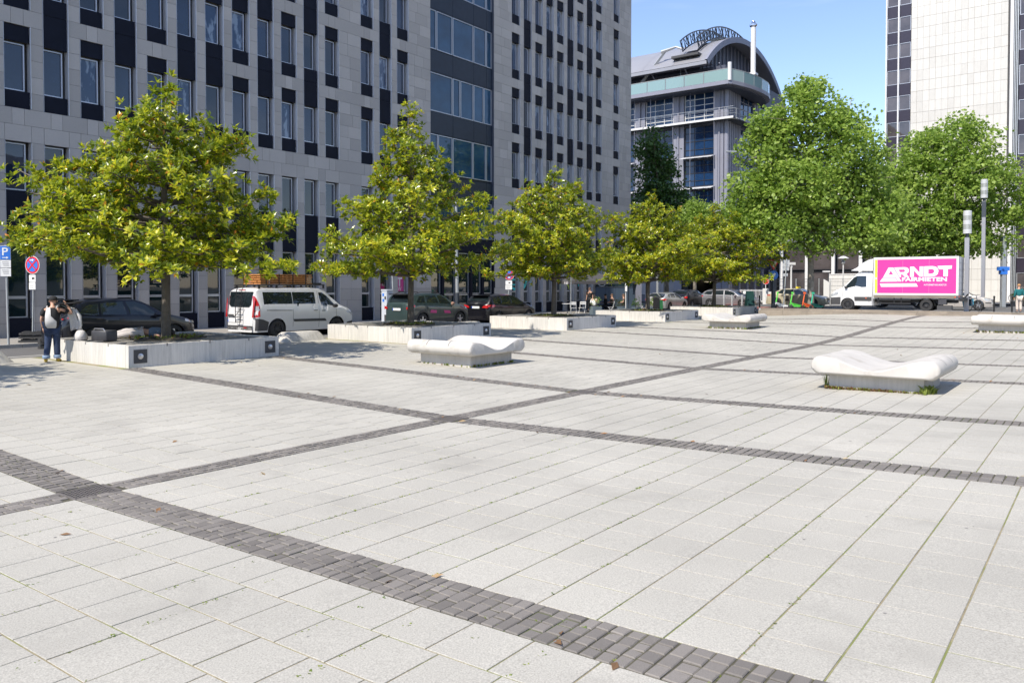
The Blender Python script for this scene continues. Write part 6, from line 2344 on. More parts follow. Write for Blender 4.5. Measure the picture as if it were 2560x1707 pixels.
# --- small dark hatchback
bm_top = [(-2.13, 0.55), (-2.17, 0.80), (-2.14, 1.02), (-2.00, 1.14), (-1.78, 1.42), (-1.68, 1.49), (-1.3, 1.535), (-0.4, 1.555), (0.15, 1.53), (0.5, 1.43), (0.95, 1.18), (1.22, 1.04), (1.5, 0.98), (1.95, 0.86), (2.1, 0.74), (2.17, 0.56)]
bm_belt = [(-2.13, 0.75), (-1.85, 1.02), (-0.2, 0.97), (0.9, 0.94), (1.3, 0.93), (2.15, 0.60)]
c4 = Car(4.34, 1.80, bm_top, bm_belt, 0.2, (-1.30, 1.37), 0.325, green=0.22)
t = std_car('parked_car', 'small dark hatchback with red tail lights behind the third planter', on_street(30.25, -17.92), TH, c4, 'navy_black_paint',
            [[(-1.72, 1.16), (-1.12, 1.03), (-1.12, 1.40), (-1.5, 1.36)], [(-1.05, 1.02), (-0.22, 1.0), (-0.28, 1.44), (-1.03, 1.42)], [(-0.14, 1.0), (0.9, 0.97), (0.5, 1.30), (0.15, 1.43), (-0.2, 1.445)]],
            (0.58, 1.16), (-1.96, -1.72), [(-0.18, 0.32, 0.98), (0.98, 0.5, 0.95), (-1.08, 0.62, 1.0)], [(-0.40, 0.90), (-1.15, 0.92)], (0.78, 0.99), spokes=11,
            rear_lights=[[(0.42, 0.84), (0.80, 0.82), (0.80, 1.0), (0.52, 0.94)]], side_rear=[[(-2.12, 0.80), (-1.62, 0.92), (-1.70, 1.0), (-2.08, 0.98)]],
            head_side=[[(1.72, 0.76), (2.06, 0.64), (2.06, 0.72), (1.78, 0.86)]], plate_rear=0.86, plate_front=0.4)
c4.side('chrome_strip', [(-1.7, 1.135), (-1.1, 1.01), (-1.1, 1.022), (-1.7, 1.15)], MT['chrome'], t, off=0.009)
MB().box(-1.98, -0.55, 1.47, -1.62, 0.55, 1.50).part('spoiler', MT['navy_black_paint'], t)

# --- silver hatchback farther up the street, dark car ahead of it
a3_top = [(-2.08, 0.5), (-2.13, 0.78), (-2.10, 0.95), (-1.98, 1.05), (-1.55, 1.33), (-1.3, 1.385), (-0.4, 1.42), (0.1, 1.40), (0.4, 1.32), (0.95, 1.02), (1.2, 0.93), (1.8, 0.82), (2.05, 0.72), (2.13, 0.52)]
a3_belt = [(-2.08, 0.72), (-1.8, 0.96), (0.9, 0.88), (1.25, 0.87), (2.1, 0.58)]
c5 = Car(4.26, 1.77, a3_top, a3_belt, 0.19, (-1.28, 1.30), 0.32)
t = std_car('parked_car', 'silver hatchback with red tail lights beyond the waste bin', on_street(53.4, -19.3, 0.02), TH, c5, 'silver_paint',
            [[(-1.6, 1.06), (-1.12, 0.97), (-1.08, 1.27), (-1.38, 1.24)], [(-1.02, 0.96), (-0.2, 0.94), (-0.28, 1.31), (-1.0, 1.29)], [(-0.12, 0.94), (0.88, 0.91), (0.46, 1.20), (0.1, 1.31), (-0.2, 1.315)]],
            (0.5, 0.98), (-1.92, -1.58), [(-0.16, 0.3, 0.93), (-1.05, 0.5, 0.95)], [(-0.38, 0.84), (-1.12, 0.86)], (0.74, 0.93), spokes=7,
            rear_lights=[[(0.50, 0.78), (0.80, 0.78), (0.80, 0.92), (0.50, 0.90)]], side_rear=[[(-2.06, 0.78), (-1.78, 0.82), (-1.82, 0.92), (-2.04, 0.92)]], plate_rear=0.66)
c6 = Car(4.3, 1.8, bm_top, bm_belt, 0.2, (-1.30, 1.37), 0.325)
t = std_car('parked_car', 'black car with raised tailgate glass half hidden behind the silver hatchback', on_street(59.5, -20.2, 0.02), TH, c6, 'navy_black_paint',
            [[(-1.05, 1.02), (-0.22, 1.0), (-0.28, 1.44), (-1.03, 1.42)], [(-0.14, 1.0), (0.9, 0.97), (0.5, 1.30), (0.15, 1.43), (-0.2, 1.445)]],
            (0.58, 1.16), (-1.96, -1.72), [], [], (0.78, 0.99), rear_lights=[[(0.42, 0.84), (0.80, 0.82), (0.80, 1.0), (0.52, 0.94)]])
t['label'] = 'black car mostly hidden between the silver hatchback and a tree trunk'

# --- grey estate on the side street
es_top = [(-2.38, 0.55), (-2.42, 0.80), (-2.36, 1.0), (-2.22, 1.12), (-1.95, 1.36), (-1.75, 1.44), (-1.2, 1.49), (-0.3, 1.505), (0.2, 1.47), (0.6, 1.33), (1.12, 1.04), (1.35, 0.97), (2.0, 0.86), (2.3, 0.74), (2.42, 0.54)]
es_belt = [(-2.38, 0.75), (-2.0, 1.0), (0.9, 0.92), (1.4, 0.91), (2.4, 0.6)]
c7 = Car(4.84, 1.83, es_top, es_belt, 0.19, (-1.42, 1.42), 0.335)
RZX = TH - math.pi / 2
t = std_car('moving_car', 'grey metallic estate car crossing in front of the garage entrance', on_street(61.0, -17.2, 0.0), RZX, c7, 'grey_paint',
            [[(-2.0, 1.10), (-1.25, 1.0), (-1.22, 1.38), (-1.75, 1.33)], [(-1.15, 0.99), (-0.2, 0.965), (-0.25, 1.40), (-1.12, 1.385)], [(-0.12, 0.965), (1.0, 0.94), (0.62, 1.24), (0.2, 1.38), (-0.18, 1.405)]],
            (0.68, 1.08), (-2.16, -1.98), [(-0.16, 0.3, 0.96), (1.02, 0.5, 0.93), (-1.18, 0.5, 0.98)], [(-0.4, 0.87), (-1.3, 0.89)], (0.84, 0.96), spokes=5,
            side_rear=[[(-2.36, 0.84), (-2.0, 0.88), (-2.02, 0.97), (-2.32, 0.97)]], head_side=[[(1.95, 0.70), (2.3, 0.62), (2.3, 0.72), (2.0, 0.82)]], head_front=[[(0.45, 0.62), (0.8, 0.62), (0.8, 0.72), (0.45, 0.70)]], rails=(-1.7, 0.2), group='cars on the side street')
c7.side('sill_trim', [(-1.0, 0.2), (1.0, 0.2), (1.0, 0.245), (-1.0, 0.245)], MT['chrome'], t, off=0.01)
c7.side('flank_crease', [(-2.3, 0.80), (2.2, 0.72), (2.2, 0.745), (-2.3, 0.86)], MT['silver_paint'], t, off=0.004, ncol=24)  # paler strip paints the light caught along the flank

# --- light beige taxi with roof sign
tx_top = [(-2.36, 0.55), (-2.42, 0.78), (-2.38, 0.98), (-2.2, 1.06), (-1.85, 1.16), (-1.2, 1.43), (-0.8, 1.49), (-0.1, 1.505), (0.4, 1.44), (1.1, 1.06), (1.4, 0.97), (2.1, 0.85), (2.35, 0.72), (2.42, 0.54)]
c8 = Car(4.84, 1.84, tx_top, es_belt, 0.19, (-1.45, 1.45), 0.34)
t = std_car('taxi', 'beige taxi with yellow roof sign behind the scooters and plane tree', on_street(62.5, -11.95, 0.02), RZX, c8, 'beige_paint',
            [[(-1.45, 1.10), (-0.95, 1.03), (-0.92, 1.40), (-1.12, 1.38)], [(-0.88, 1.02), (-0.12, 0.99), (-0.16, 1.40), (-0.86, 1.40)], [(-0.04, 0.985), (1.0, 0.955), (0.55, 1.26), (0.2, 1.39), (-0.1, 1.40)]],
            (0.5, 1.06), (-1.8, -1.25), [(-0.08, 0.3, 0.98), (1.02, 0.5, 0.95), (-0.9, 0.5, 1.0)], [(-0.3, 0.88), (-1.1, 0.9)], (0.86, 0.98), spokes=9, rim='steel_rim',
            side_rear=[[(-2.36, 0.84), (-2.0, 0.88), (-2.02, 0.97), (-2.32, 0.97)]], head_side=[[(1.95, 0.70), (2.3, 0.62), (2.3, 0.72), (2.0, 0.82)]], head_front=[[(0.45, 0.60), (0.8, 0.62), (0.8, 0.72), (0.45, 0.70)]],
            grille=[(-0.4, 0.45), (0.4, 0.45), (0.4, 0.7), (-0.4, 0.7)], group='cars on the side street')
t['category'] = 'taxi'
MB().prism([(-0.16, 1.50), (0.16, 1.50), (0.11, 1.64), (-0.11, 1.64)], -0.2, 0.2, 'xz').part('roof_sign', MT['yellow'], t)
c8.side('flank_sticker', [(-0.75, 0.45), (-0.45, 0.45), (-0.45, 0.92), (-0.75, 0.92)], MT['black'], t, off=0.006)

# --- dark car half hidden behind the truck cab, pale hatchback at the right
c9 = Car(4.3, 1.8, bm_top, bm_belt, 0.2, (-1.30, 1.37), 0.325)
t = std_car('parked_car', 'dark hatchback with red tail light peeking out behind the truck cab', on_street(62.3, -4.2, 0.1), RZX, c9, 'navy_black_paint',
            [[(-1.72, 1.16), (-1.12, 1.03), (-1.12, 1.40), (-1.5, 1.36)], [(-1.05, 1.02), (-0.22, 1.0), (-0.28, 1.44), (-1.03, 1.42)]],
            (0.58, 1.16), (-1.96, -1.72), [], [], (0.78, 0.99), rear_lights=[[(0.42, 0.84), (0.80, 0.82), (0.80, 1.0), (0.52, 0.94)]], side_rear=[[(-2.12, 0.80), (-1.75, 0.9), (-1.80, 1.0), (-2.08, 0.98)]], group='cars on the side street')
c10 = Car(4.2, 1.74, a3_top, a3_belt, 0.19, (-1.25, 1.28), 0.32)
t = std_car('parked_car', 'pale silver hatchback behind the tall lamp post and bicycle', on_street(61.0, -0.05, 0.06), RZX, c10, 'sand_paint',
            [[(-1.02, 0.96), (-0.2, 0.94), (-0.28, 1.31), (-1.0, 1.29)], [(-0.12, 0.94), (0.88, 0.91), (0.46, 1.20), (0.1, 1.31), (-0.2, 1.315)]],
            (0.5, 0.98), (-1.92, -1.58), [(-0.16, 0.3, 0.93), (0.92, 0.5, 0.9)], [(-0.38, 0.84)], (0.74, 0.93), spokes=5, head_side=[[(1.62, 0.68), (1.95, 0.60), (1.98, 0.70), (1.66, 0.80)]],
            head_front=[[(0.4, 0.58), (0.75, 0.60), (0.75, 0.70), (0.4, 0.68)]], group='cars on the side street')
c10.side('bumper_strip', [(1.72, 0.45), (2.08, 0.44), (2.08, 0.50), (1.72, 0.51)], MT['black'], t, off=0.01)

# --- pink box truck
RZT = TH + math.pi / 2
TS, TN = 50.05, -2.55
tz = float(zter(TS, 0))
trk = root('box_truck', 'white box truck with large pink advertising side, parked above the steps', 'truck', W(TS, TN, tz), RZT)
# local x points to the front of the truck (left in the picture); local +y is the side facing the camera
cab_top = [(0.62, 1.2), (0.63, 2.40), (0.75, 2.46), (1.35, 2.46), (1.62, 2.36), (2.05, 1.92), (2.42, 1.52), (2.58, 1.40), (2.95, 1.24), (3.16, 1.05), (3.24, 0.80), (3.26, 0.50)]
cab_belt = [(0.62, 1.10), (1.6, 1.36), (2.4, 1.30), (2.9, 1.12), (3.26, 0.62)]
cc = Car(6.9, 2.04, cab_top, cab_belt, 0.30, (2.12,), 0.36, arch=1.17, green=0.16, endr=0.12)
cc.body(trk, MT['white_paint'])
cc.side('side_window', [(1.02, 1.46), (2.32, 1.36), (2.22, 1.56), (1.78, 2.06), (1.58, 2.15), (1.05, 2.15)], MT['car_glass'], trk)
cc.screen('windscreen', 1.72, 2.46, MT['car_glass'], trk, 0.92)
cc.side('door_gap', [(0.84, 0.45), (0.856, 0.45), (0.856, 2.3), (0.84, 2.3)], MT['seam'], trk, off=0.004, ncol=2, nrow=8)
cc.side('door_gap', [(2.40, 0.85), (2.415, 0.85), (2.415, 1.34), (2.40, 1.34)], MT['seam'], trk, off=0.004, ncol=2, nrow=8)
cc.side('side_cladding', [(0.70, 0.58), (1.70, 0.58), (1.72, 0.84), (0.70, 0.84)], MT['trim'], trk, off=0.012)
cc.side('front_bumper', [(2.56, 0.34), (3.18, 0.34), (3.20, 0.78), (2.54, 0.82)], MT['trim'], trk, off=0.012)
cc.side('headlight', [(2.68, 1.00), (3.10, 0.86), (3.16, 0.98), (2.80, 1.16), (2.70, 1.14)], MT['head'], trk, off=0.012, ncol=7)
cc.side('marker_light', [(0.98, 0.74), (1.06, 0.74), (1.06, 0.79), (0.98, 0.79)], MT['scoot_orange'], trk, off=0.016, ncol=2, nrow=2)
cc.details(trk, [], [(1.12, 1.24)], MT['trim'], (2.22, 1.42), MT['black'])
cc.wheels(trk, MT['steel_rim'], 10, 0.23, dark=True)
# roof fairing
fair = MB()
prof = [(0.66, 2.47), (1.95, 2.49), (1.62, 2.66), (1.30, 2.94), (0.95, 3.14), (0.66, 3.22)]
vs = []
for sgn in (-1, 1):
    for x, z in prof:
        k = 0.95 - 0.14 * (z - 2.45)
        vs.append((x, sgn * k, z))
n_ = len(prof)
fs = [tuple(range(n_ - 1, -1, -1)), tuple(range(n_, 2 * n_))] + [(i, (i + 1) % n_, (i + 1) % n_ + n_, i + n_) for i in range(n_)]
fair.add(vs, fs)
fair.part('roof_fairing', MT['white_paint'], trk)
# box body
BX0, BX1, BZ0, BZ1, BY = -4.06, 0.56, 0.98, 3.26, 1.07
MB().box(BX0, -BY, BZ0, BX1, BY, BZ1).part('box_body', MT['white_paint'], trk)
for (x0, z0, x1, z1) in ((BX0 - 0.02, BZ0 - 0.02, BX1 + 0.02, BZ0 + 0.10), (BX0 - 0.02, BZ1 - 0.12, BX1 + 0.02, BZ1 + 0.02), (BX0 - 0.02, BZ0 + 0.10, BX0 + 0.10, BZ1 - 0.12), (BX1 - 0.06, BZ0 + 0.10, BX1 + 0.02, BZ1 - 0.12)):
    MB().box(x0, BY + 0.001, z0, x1, BY + 0.022, z1).part('box_edge', MT['white_metal'], trk)
PX0, PX1, PZ0, PZ1 = BX0 + 0.105, BX1 - 0.20, BZ0 + 0.105, BZ1 - 0.125
npnl = 3
for k in range(npnl):
    xa, xb = PX1 + (PX0 - PX1) * k / npnl, PX1 + (PX0 - PX1) * (k + 1) / npnl
    MB().box(xb + 0.003, BY + 0.002, PZ0, xa - 0.003, BY + 0.010, PZ1).part('side_panel', MT['pink'], trk)
MB().box(BX1 - 0.19, BY + 0.002, PZ0, BX1 - 0.07, BY + 0.012, PZ1).part('yellow_band', MT['yellow'], trk)
MB().box(BX1 - 0.16, BY + 0.013, 1.93, BX1 - 0.10, BY + 0.018, 2.05).part('band_clip', MT['white_print'], trk)
# lettering: picture coordinates on the panel, u to the right = -x
PW, PHt = PX1 - PX0, PZ1 - PZ0


def lu(px):
    return (px - 78) / (955 - 78) * PW


def lz(py):
    return (1290 - py) / (1290 - 878) * PHt


def letter(name, me):
    onplane(name, me, MT['white_print'], trk, (PX1, BY + 0.0135, PZ0), (-1, 0, 0), (0, 0, 1))


def L2(pts):
    return [(lu(a), lz(b)) for a, b in pts]


letter('letter_a', poly_mesh([L2([(145, 1097), (207, 975), (263, 975), (357, 1147), (318, 1147), (291, 1097)]), L2([(209, 1062), (234, 1012), (262, 1062)])], 0.002))
letter('letter_stripe', poly_mesh([L2([(108, 1150), (139, 1103), (288, 1103), (312, 1148)])], 0.002))
letter('letter_r', poly_mesh([L2([(272, 975), (395, 972), (420, 978), (436, 995), (440, 1018), (432, 1042), (412, 1056), (444, 1095), (396, 1095), (366, 1060), (352, 1060), (352, 1095), (335, 1095)]),
                              L2([(322, 1003), (385, 1001), (395, 1010), (394, 1024), (384, 1032), (338, 1033)])], 0.002))
letter('letter_n', poly_mesh([L2([(452, 968), (496, 967), (558, 1040), (558, 966), (602, 965), (602, 1090), (562, 1090), (496, 1016), (496, 1092), (452, 1092)])], 0.002))
letter('letter_d', poly_mesh([L2([(610, 965), (700, 963), (735, 970), (758, 990), (766, 1024), (758, 1058), (734, 1080), (700, 1088), (610, 1090)]),
                              L2([(655, 1000), (695, 998), (714, 1008), (720, 1025), (713, 1044), (695, 1054), (655, 1056)])], 0.002))
letter('letter_t', poly_mesh([L2([(752, 963), (910, 958), (905, 998), (866, 1000), (866, 1086), (818, 1088), (818, 1002), (772, 1003)])], 0.002))
letter('letters', text_mesh('FAIRMIETEN', box=(lu(362), lz(1146), lu(857), lz(1096)), offset=0.035, ext=0.002))
letter('tag_line_bar', poly_mesh([L2([(108, 1172), (523, 1170), (543, 1210), (124, 1214)])], 0.002))
letter('web_address', text_mesh('AUTOVERMIETUNG-ARNDT.DE', box=(lu(606), lz(1198), lu(852), lz(1178)), offset=0.01, ext=0.002))
onplane('tag_line', text_mesh('DIE AUTOVERMIETUNG IN IHRER STADT', box=(lu(150), lz(1202), lu(505), lz(1184)), ext=0.002), M('pale_pink_print', (0.80, 0.42, 0.58), 0.5), trk, (PX1, BY + 0.0165, PZ0), (-1, 0, 0), (0, 0, 1))
# chassis
MB().box(BX0, -0.9, 0.72, 0.7, 0.9, 0.955).part('subframe', MT['sign_grey'], trk)
MB().box(BX0 + 0.2, BY - 0.06, 0.80, 0.55, BY - 0.005, 0.958).part('side_rail', MT['step'], trk)
MB().box(-3.9, -0.42, 0.5, 1.5, 0.42, 0.72).part('chassis', MT['black'], trk)
MB().box(-1.5, 0.75, 0.42, 0.4, 0.95, 0.5).box(-1.5, 0.75, 0.62, 0.4, 0.95, 0.70).part('side_guard', MT['black'], trk)
for x in (-0.6, -1.0, 0.3):
    MB().box(x, 0.78, 0.5, x + 0.05, 0.93, 0.80).part('guard_post', MT['black'], trk)
ra = -2.37
ty = MB().lathe([(0.20, -0.12), (0.33, -0.125), (0.352, -0.09), (0.36, -0.06), (0.36, 0.06), (0.352, 0.09), (0.33, 0.125), (0.20, 0.12)], 28, (0, 0, 0), 'y').mesh('wheel', MT['rubber'], smooth=True)
rm = MB().lathe([(0.0, -0.04), (0.09, -0.05), (0.11, -0.02), (0.19, 0.0), (0.215, -0.09), (0.24, -0.10)], 24, (0, 0, 0), 'y').mesh('rim', MT['steel_rim'], smooth=True)
for y in (0.93, 0.66, -0.93, -0.66):
    o = place('wheel', ty, trk, (ra, y, 0.36))
    r_ = place('rim', rm, o)
    if y > 0:
        r_.rotation_euler = (0, 0, math.pi)
mud = MB()
vs, fs = [], []
for q in range(13):
    a = R(-5 + 190 * q / 12)
    for y in (0.55, 1.06):
        vs.append((ra + 0.45 * math.cos(a), y, 0.36 + 0.45 * math.sin(a) if 0.36 + 0.45 * math.sin(a) < 0.80 else 0.80))
for q in range(12):
    fs.append((2 * q, 2 * q + 1, 2 * q + 3, 2 * q + 2))
mud.add(vs, fs).part('mudguard', MT['black'], trk)
MB().box(-3.72, 0.55, 0.10, -2.95, 1.0, 0.36).part('tail_lift_plate', MT['trim'], trk)
MB().box(-3.45, 0.62, 0.42, -3.02, 1.03, 0.74).part('tool_box', MT['luggage'], trk)
MB().box(-4.35, -0.98, 0.62, -4.1, 0.98, 0.82).part('rear_bumper', MT['black'], trk)
MB().tube([(-4.1, 0.9, 0.95), (-4.4, 0.9, 0.85), (-4.55, 0.9, 1.05)], 0.05, 6).part('lift_arm', MT['black'], trk)
MB().box(-4.12, 0.80, 0.86, -4.08, 1.0, 0.94).part('tail_light', MT['tail'], trk)
MB().box(-3.95, BY - 0.01, 0.84, -3.86, BY + 0.006, 0.90).part('marker_light', MT['scoot_orange'], trk)
for z in (1.3, 1.7, 2.1, 2.5, 2.9):
    MB().box(-4.085, -1.0, z - 0.01, -4.065, 1.0, z + 0.01).part('door_rib', MT['sign_grey'], trk)
# ------------------------------------------------------------------ people
def skin_obj(name, verts, edges, radii, mat, parent, sub=1):
    me = bpy.data.meshes.new(name)
    me.from_pydata([tuple(v) for v in verts], edges, [])
    me.materials.append(mat)
    o = place(name, me, parent)
    md = o.modifiers.new('skin', 'SKIN')
    md.use_smooth_shade = True
    md.branch_smoothing = 0.6
    if not me.skin_vertices:
        return o
    sv = me.skin_vertices[0].data
    for i, r in enumerate(radii):
        rx, ry = (r if isinstance(r, tuple) else (r, r))
        sv[i].radius = (rx, ry)
        sv[i].use_root = (i == 0)
    sm = o.modifiers.new('subsurf', 'SUBSURF')
    sm.levels = sub
    sm.render_levels = sub
    return o


def ellipsoid(c, r, n=14, m=9, zlo=-1.0):
    b = MB()
    pr = []
    for k in range(m + 1):
        t = zlo + (1 - zlo) * k / m
        pr.append((math.sqrt(max(0, 1 - t * t)), t))
    vs, fs = [], []
    for rr_, t in pr:
        for q in range(n):
            a = 2 * math.pi * q / n
            vs.append((c[0] + r[0] * rr_ * math.cos(a), c[1] + r[1] * rr_ * math.sin(a), c[2] + r[2] * t))
    for k in range(m):
        for q in range(n):
            a, d = k * n + q, k * n + (q + 1) % n
            fs.append((a, d, d + n, a + n))
    fs.append(tuple(reversed(range(n))))
    return b.add(vs, fs)


STAND = dict(pel=(0, 0, 0.95), sp=(0, 0, 1.14), ch=(0.0, 0, 1.33), nk=(0.0, 0, 1.49), h0=(0.02, 0, 1.57), h1=(0.03, 0, 1.645), h2=(0.02, 0, 1.72),
             hl=(0, 0.09, 0.90), kl=(0.02, 0.10, 0.49), al=(-0.02, 0.10, 0.09), tl=(0.14, 0.12, 0.035), hr=(0, -0.09, 0.90), kr=(0.02, -0.10, 0.49), ar=(-0.02, -0.10, 0.09), tr=(0.14, -0.12, 0.035),
             sl=(0, 0.175, 1.42), el=(-0.03, 0.24, 1.15), wl=(0.05, 0.25, 0.91), sr=(0, -0.175, 1.42), er=(-0.03, -0.24, 1.15), wr=(0.05, -0.25, 0.91))
SIT = dict(STAND)
for k in ('pel', 'sp', 'ch', 'nk', 'h0', 'h1', 'h2', 'sl', 'el', 'wl', 'sr', 'er', 'wr', 'hl', 'hr'):
    v = STAND[k]
    SIT[k] = (v[0], v[1], v[2] - 0.42)
SIT.update(kl=(0.42, 0.11, 0.50), al=(0.44, 0.11, 0.09), tl=(0.58, 0.12, 0.035), kr=(0.42, -0.11, 0.50), ar=(0.44, -0.11, 0.09), tr=(0.58, -0.12, 0.035),
           wl=(0.28, 0.16, 0.72), wr=(0.28, -0.16, 0.72), el=(0.02, 0.24, 0.76), er=(0.02, -0.24, 0.76))


def person(label, loc, rz, J, top, bottom, shoes='shoe_grey', hair='hair', scale=1.0, long_sleeve=False, build=1.0, cap=None, long_hair=False, group=None):
    t = root('person', label, 'person', loc, rz, group)
    t.scale = (scale, scale, scale)
    V = {k: Vector(v) for k, v in J.items()}
    names = ['pel', 'sp', 'ch', 'nk', 'h0', 'h1', 'h2', 'hl', 'kl', 'al', 'tl', 'hr', 'kr', 'ar', 'tr', 'sl', 'el', 'wl', 'sr', 'er', 'wr']
    rad = dict(pel=(0.12, 0.15), sp=(0.10, 0.13), ch=(0.11, 0.15), nk=0.055, h0=0.068, h1=0.088, h2=0.062, hl=0.085, kl=0.058, al=0.042, tl=0.035, hr=0.085, kr=0.058, ar=0.042, tr=0.035,
               sl=0.056, el=0.042, wl=0.028, sr=0.056, er=0.042, wr=0.028)
    ed = [('pel', 'sp'), ('sp', 'ch'), ('ch', 'nk'), ('nk', 'h0'), ('h0', 'h1'), ('h1', 'h2'), ('pel', 'hl'), ('hl', 'kl'), ('kl', 'al'), ('al', 'tl'), ('pel', 'hr'), ('hr', 'kr'), ('kr', 'ar'), ('ar', 'tr'),
          ('ch', 'sl'), ('sl', 'el'), ('el', 'wl'), ('ch', 'sr'), ('sr', 'er'), ('er', 'wr')]
    ix = {n: i for i, n in enumerate(names)}
    verts = [V[n] for n in names]
    edges = [(ix[a], ix[b]) for a, b in ed]
    rr_ = [rad[n] for n in names]
    for w, e, sg in (('wl', 'el', 1), ('wr', 'er', -1)):
        d = (V[w] - V[e]).normalized()
        side = d.cross(Vector((1, 0, 0.01))).normalized()
        fw = d.cross(side).normalized()
        palm = V[w] + d * 0.075
        verts.append(palm)
        rr_.append((0.034, 0.022))
        edges.append((ix[w], len(verts) - 1))
        pi_ = len(verts) - 1
        for q in range(4):
            o_ = fw * (0.026 * (q - 1.5))
            ln = (0.065, 0.078, 0.072, 0.055)[q]
            verts.append(palm + o_ + d * 0.03)
            rr_.append(0.010)
            edges.append((pi_, len(verts) - 1))
            verts.append(palm + o_ * 1.1 + d * (0.03 + ln) + side * 0.02)
            rr_.append(0.008)
            edges.append((len(verts) - 2, len(verts) - 1))
        verts.append(palm - d * 0.03 + fw * 0.05 + side * 0.01)
        rr_.append(0.011)
        edges.append((pi_, len(verts) - 1))
        verts.append(palm + d * 0.015 + fw * 0.068 + side * 0.025)
        rr_.append(0.009)
        edges.append((len(verts) - 2, len(verts) - 1))
    skin_obj('body', verts, edges, rr_, MT['skin'], t)
    # shirt: torso and sleeves
    k = build
    sv = [V['pel'], V['sp'], V['ch'], V['ch'].lerp(V['nk'], 0.6), V['sl'], V['sl'].lerp(V['el'], 0.75), V['sr'], V['sr'].lerp(V['er'], 0.75)]
    se = [(0, 1), (1, 2), (2, 3), (2, 4), (4, 5), (2, 6), (6, 7)]
    srad = [(0.145 * k, 0.19 * k), (0.14 * k, 0.18 * k), (0.155 * k, 0.20 * k), 0.10, 0.108, 0.082, 0.108, 0.082]
    if long_sleeve:
        for (a, e, w) in ((5, 'el', 'wl'), (7, 'er', 'wr')):
            sv.append(V[e])
            srad.append(0.068)
            se.append((a, len(sv) - 1))
            sv.append(V[e].lerp(V[w], 0.9))
            srad.append(0.052)
            se.append((len(sv) - 2, len(sv) - 1))
    skin_obj('shirt' if not long_sleeve else 'jacket', sv, se, srad, MT[top], t)
    tv = [V['pel'] - Vector((0, 0, 0.02)), V['hl'], V['kl'], V['al'] + (V['kl'] - V['al']) * 0.10, V['hr'], V['kr'], V['ar'] + (V['kr'] - V['ar']) * 0.10]
    skin_obj('trousers', tv, [(0, 1), (1, 2), (2, 3), (0, 4), (4, 5), (5, 6)], [(0.135 * k, 0.18 * k), 0.112 * k, 0.088, 0.082, 0.112 * k, 0.088, 0.082], MT[bottom], t)
    for a, b in (('al', 'tl'), ('ar', 'tr')):
        d = (V[b] - V[a])
        skin_obj('shoe', [V[a] + Vector((-0.03, 0, -0.035)), V[a].lerp(V[b], 0.5) + Vector((0, 0, -0.015)), V[b] + d * 0.35], [(0, 1), (1, 2)], [0.052, 0.052, 0.036], MT[shoes], t)
    # face and hair
    hc = V['h1']
    hd = ellipsoid(hc + Vector((-0.012, 0, 0.03)), (0.108, 0.096, 0.105), zlo=-0.15)
    hd.part('hair', MT[hair], t, smooth='all')
    if long_hair:
        skin_obj('long_hair', [hc + Vector((-0.05, 0, 0.05)), hc + Vector((-0.10, 0, -0.08)), hc + Vector((-0.11, 0, -0.22))], [(0, 1), (1, 2)], [0.09, 0.075, 0.04], MT[hair], t)
    b = MB().lathe([(0.0, 0.02), (0.012, 0.012), (0.017, 0.0), (0.012, -0.012)], 8, hc + Vector((0.092, 0, -0.012)), 'z')
    b.part('nose', MT['skin'], t, smooth='all')
    for sg in (1, -1):
        ellipsoid(hc + Vector((0.0, sg * 0.092, -0.01)), (0.018, 0.010, 0.028), 8, 5).part('ear', MT['skin'], t, smooth='all')
        ellipsoid(hc + Vector((0.083, sg * 0.032, 0.012)), (0.008, 0.012, 0.008), 8, 4).part('eye', MT['hair'], t, smooth='all')
    MB().box(hc.x + 0.083, -0.022, hc.z - 0.052, hc.x + 0.089, 0.022, hc.z - 0.045).part('mouth', MT['pink_sticker'], t)
    if cap:
        c = ellipsoid(hc + Vector((-0.008, 0, 0.045)), (0.114, 0.104, 0.095), zlo=0.0)
        c.add([(hc.x + 0.09, -0.075, hc.z + 0.045), (hc.x + 0.19, -0.05, hc.z + 0.03), (hc.x + 0.19, 0.05, hc.z + 0.03), (hc.x + 0.09, 0.075, hc.z + 0.045),
               (hc.x + 0.09, -0.075, hc.z + 0.057), (hc.x + 0.19, -0.05, hc.z + 0.04), (hc.x + 0.19, 0.05, hc.z + 0.04), (hc.x + 0.09, 0.075, hc.z + 0.057)],
              [(0, 3, 2, 1), (4, 5, 6, 7), (0, 1, 5, 4), (1, 2, 6, 5), (2, 3, 7, 6), (3, 0, 4, 7)])
        c.part('cap', MT[cap], t, smooth=True)
    return t


def face_dir(x, y):
    return math.atan2(y, x)


# man with cap and rucksack at the planter corner
J = dict(STAND)
J.update(pel=(-0.02, 0, 0.94), sp=(-0.02, 0.0, 1.14), ch=(0.02, 0.0, 1.33), nk=(0.05, 0, 1.47), h0=(0.09, 0, 1.545), h1=(0.115, 0.0, 1.61), h2=(0.11, 0, 1.685),
         sr=(0.03, -0.185, 1.40), er=(0.10, -0.44, 1.27), wr=(0.10, -0.34, 1.47), sl=(0.03, 0.185, 1.40), el=(0.03, 0.27, 1.13), wl=(0.14, 0.26, 0.92),
         kl=(0.03, 0.12, 0.49), al=(-0.06, 0.15, 0.09), tl=(0.09, 0.19, 0.035), kr=(0.06, -0.08, 0.50), ar=(0.02, -0.10, 0.09), tr=(0.17, -0.13, 0.035))
ml = W(5.40, -13.62, 0.0)
mrz = face_dir(-0.33, 0.94)
man = person('person in black cap with grey rucksack standing at the corner of the nearest planter', ml, mrz, J, 'cloth_black', 'cloth_jeans', 'shoe', cap='cloth_black', build=1.08, scale=1.0)
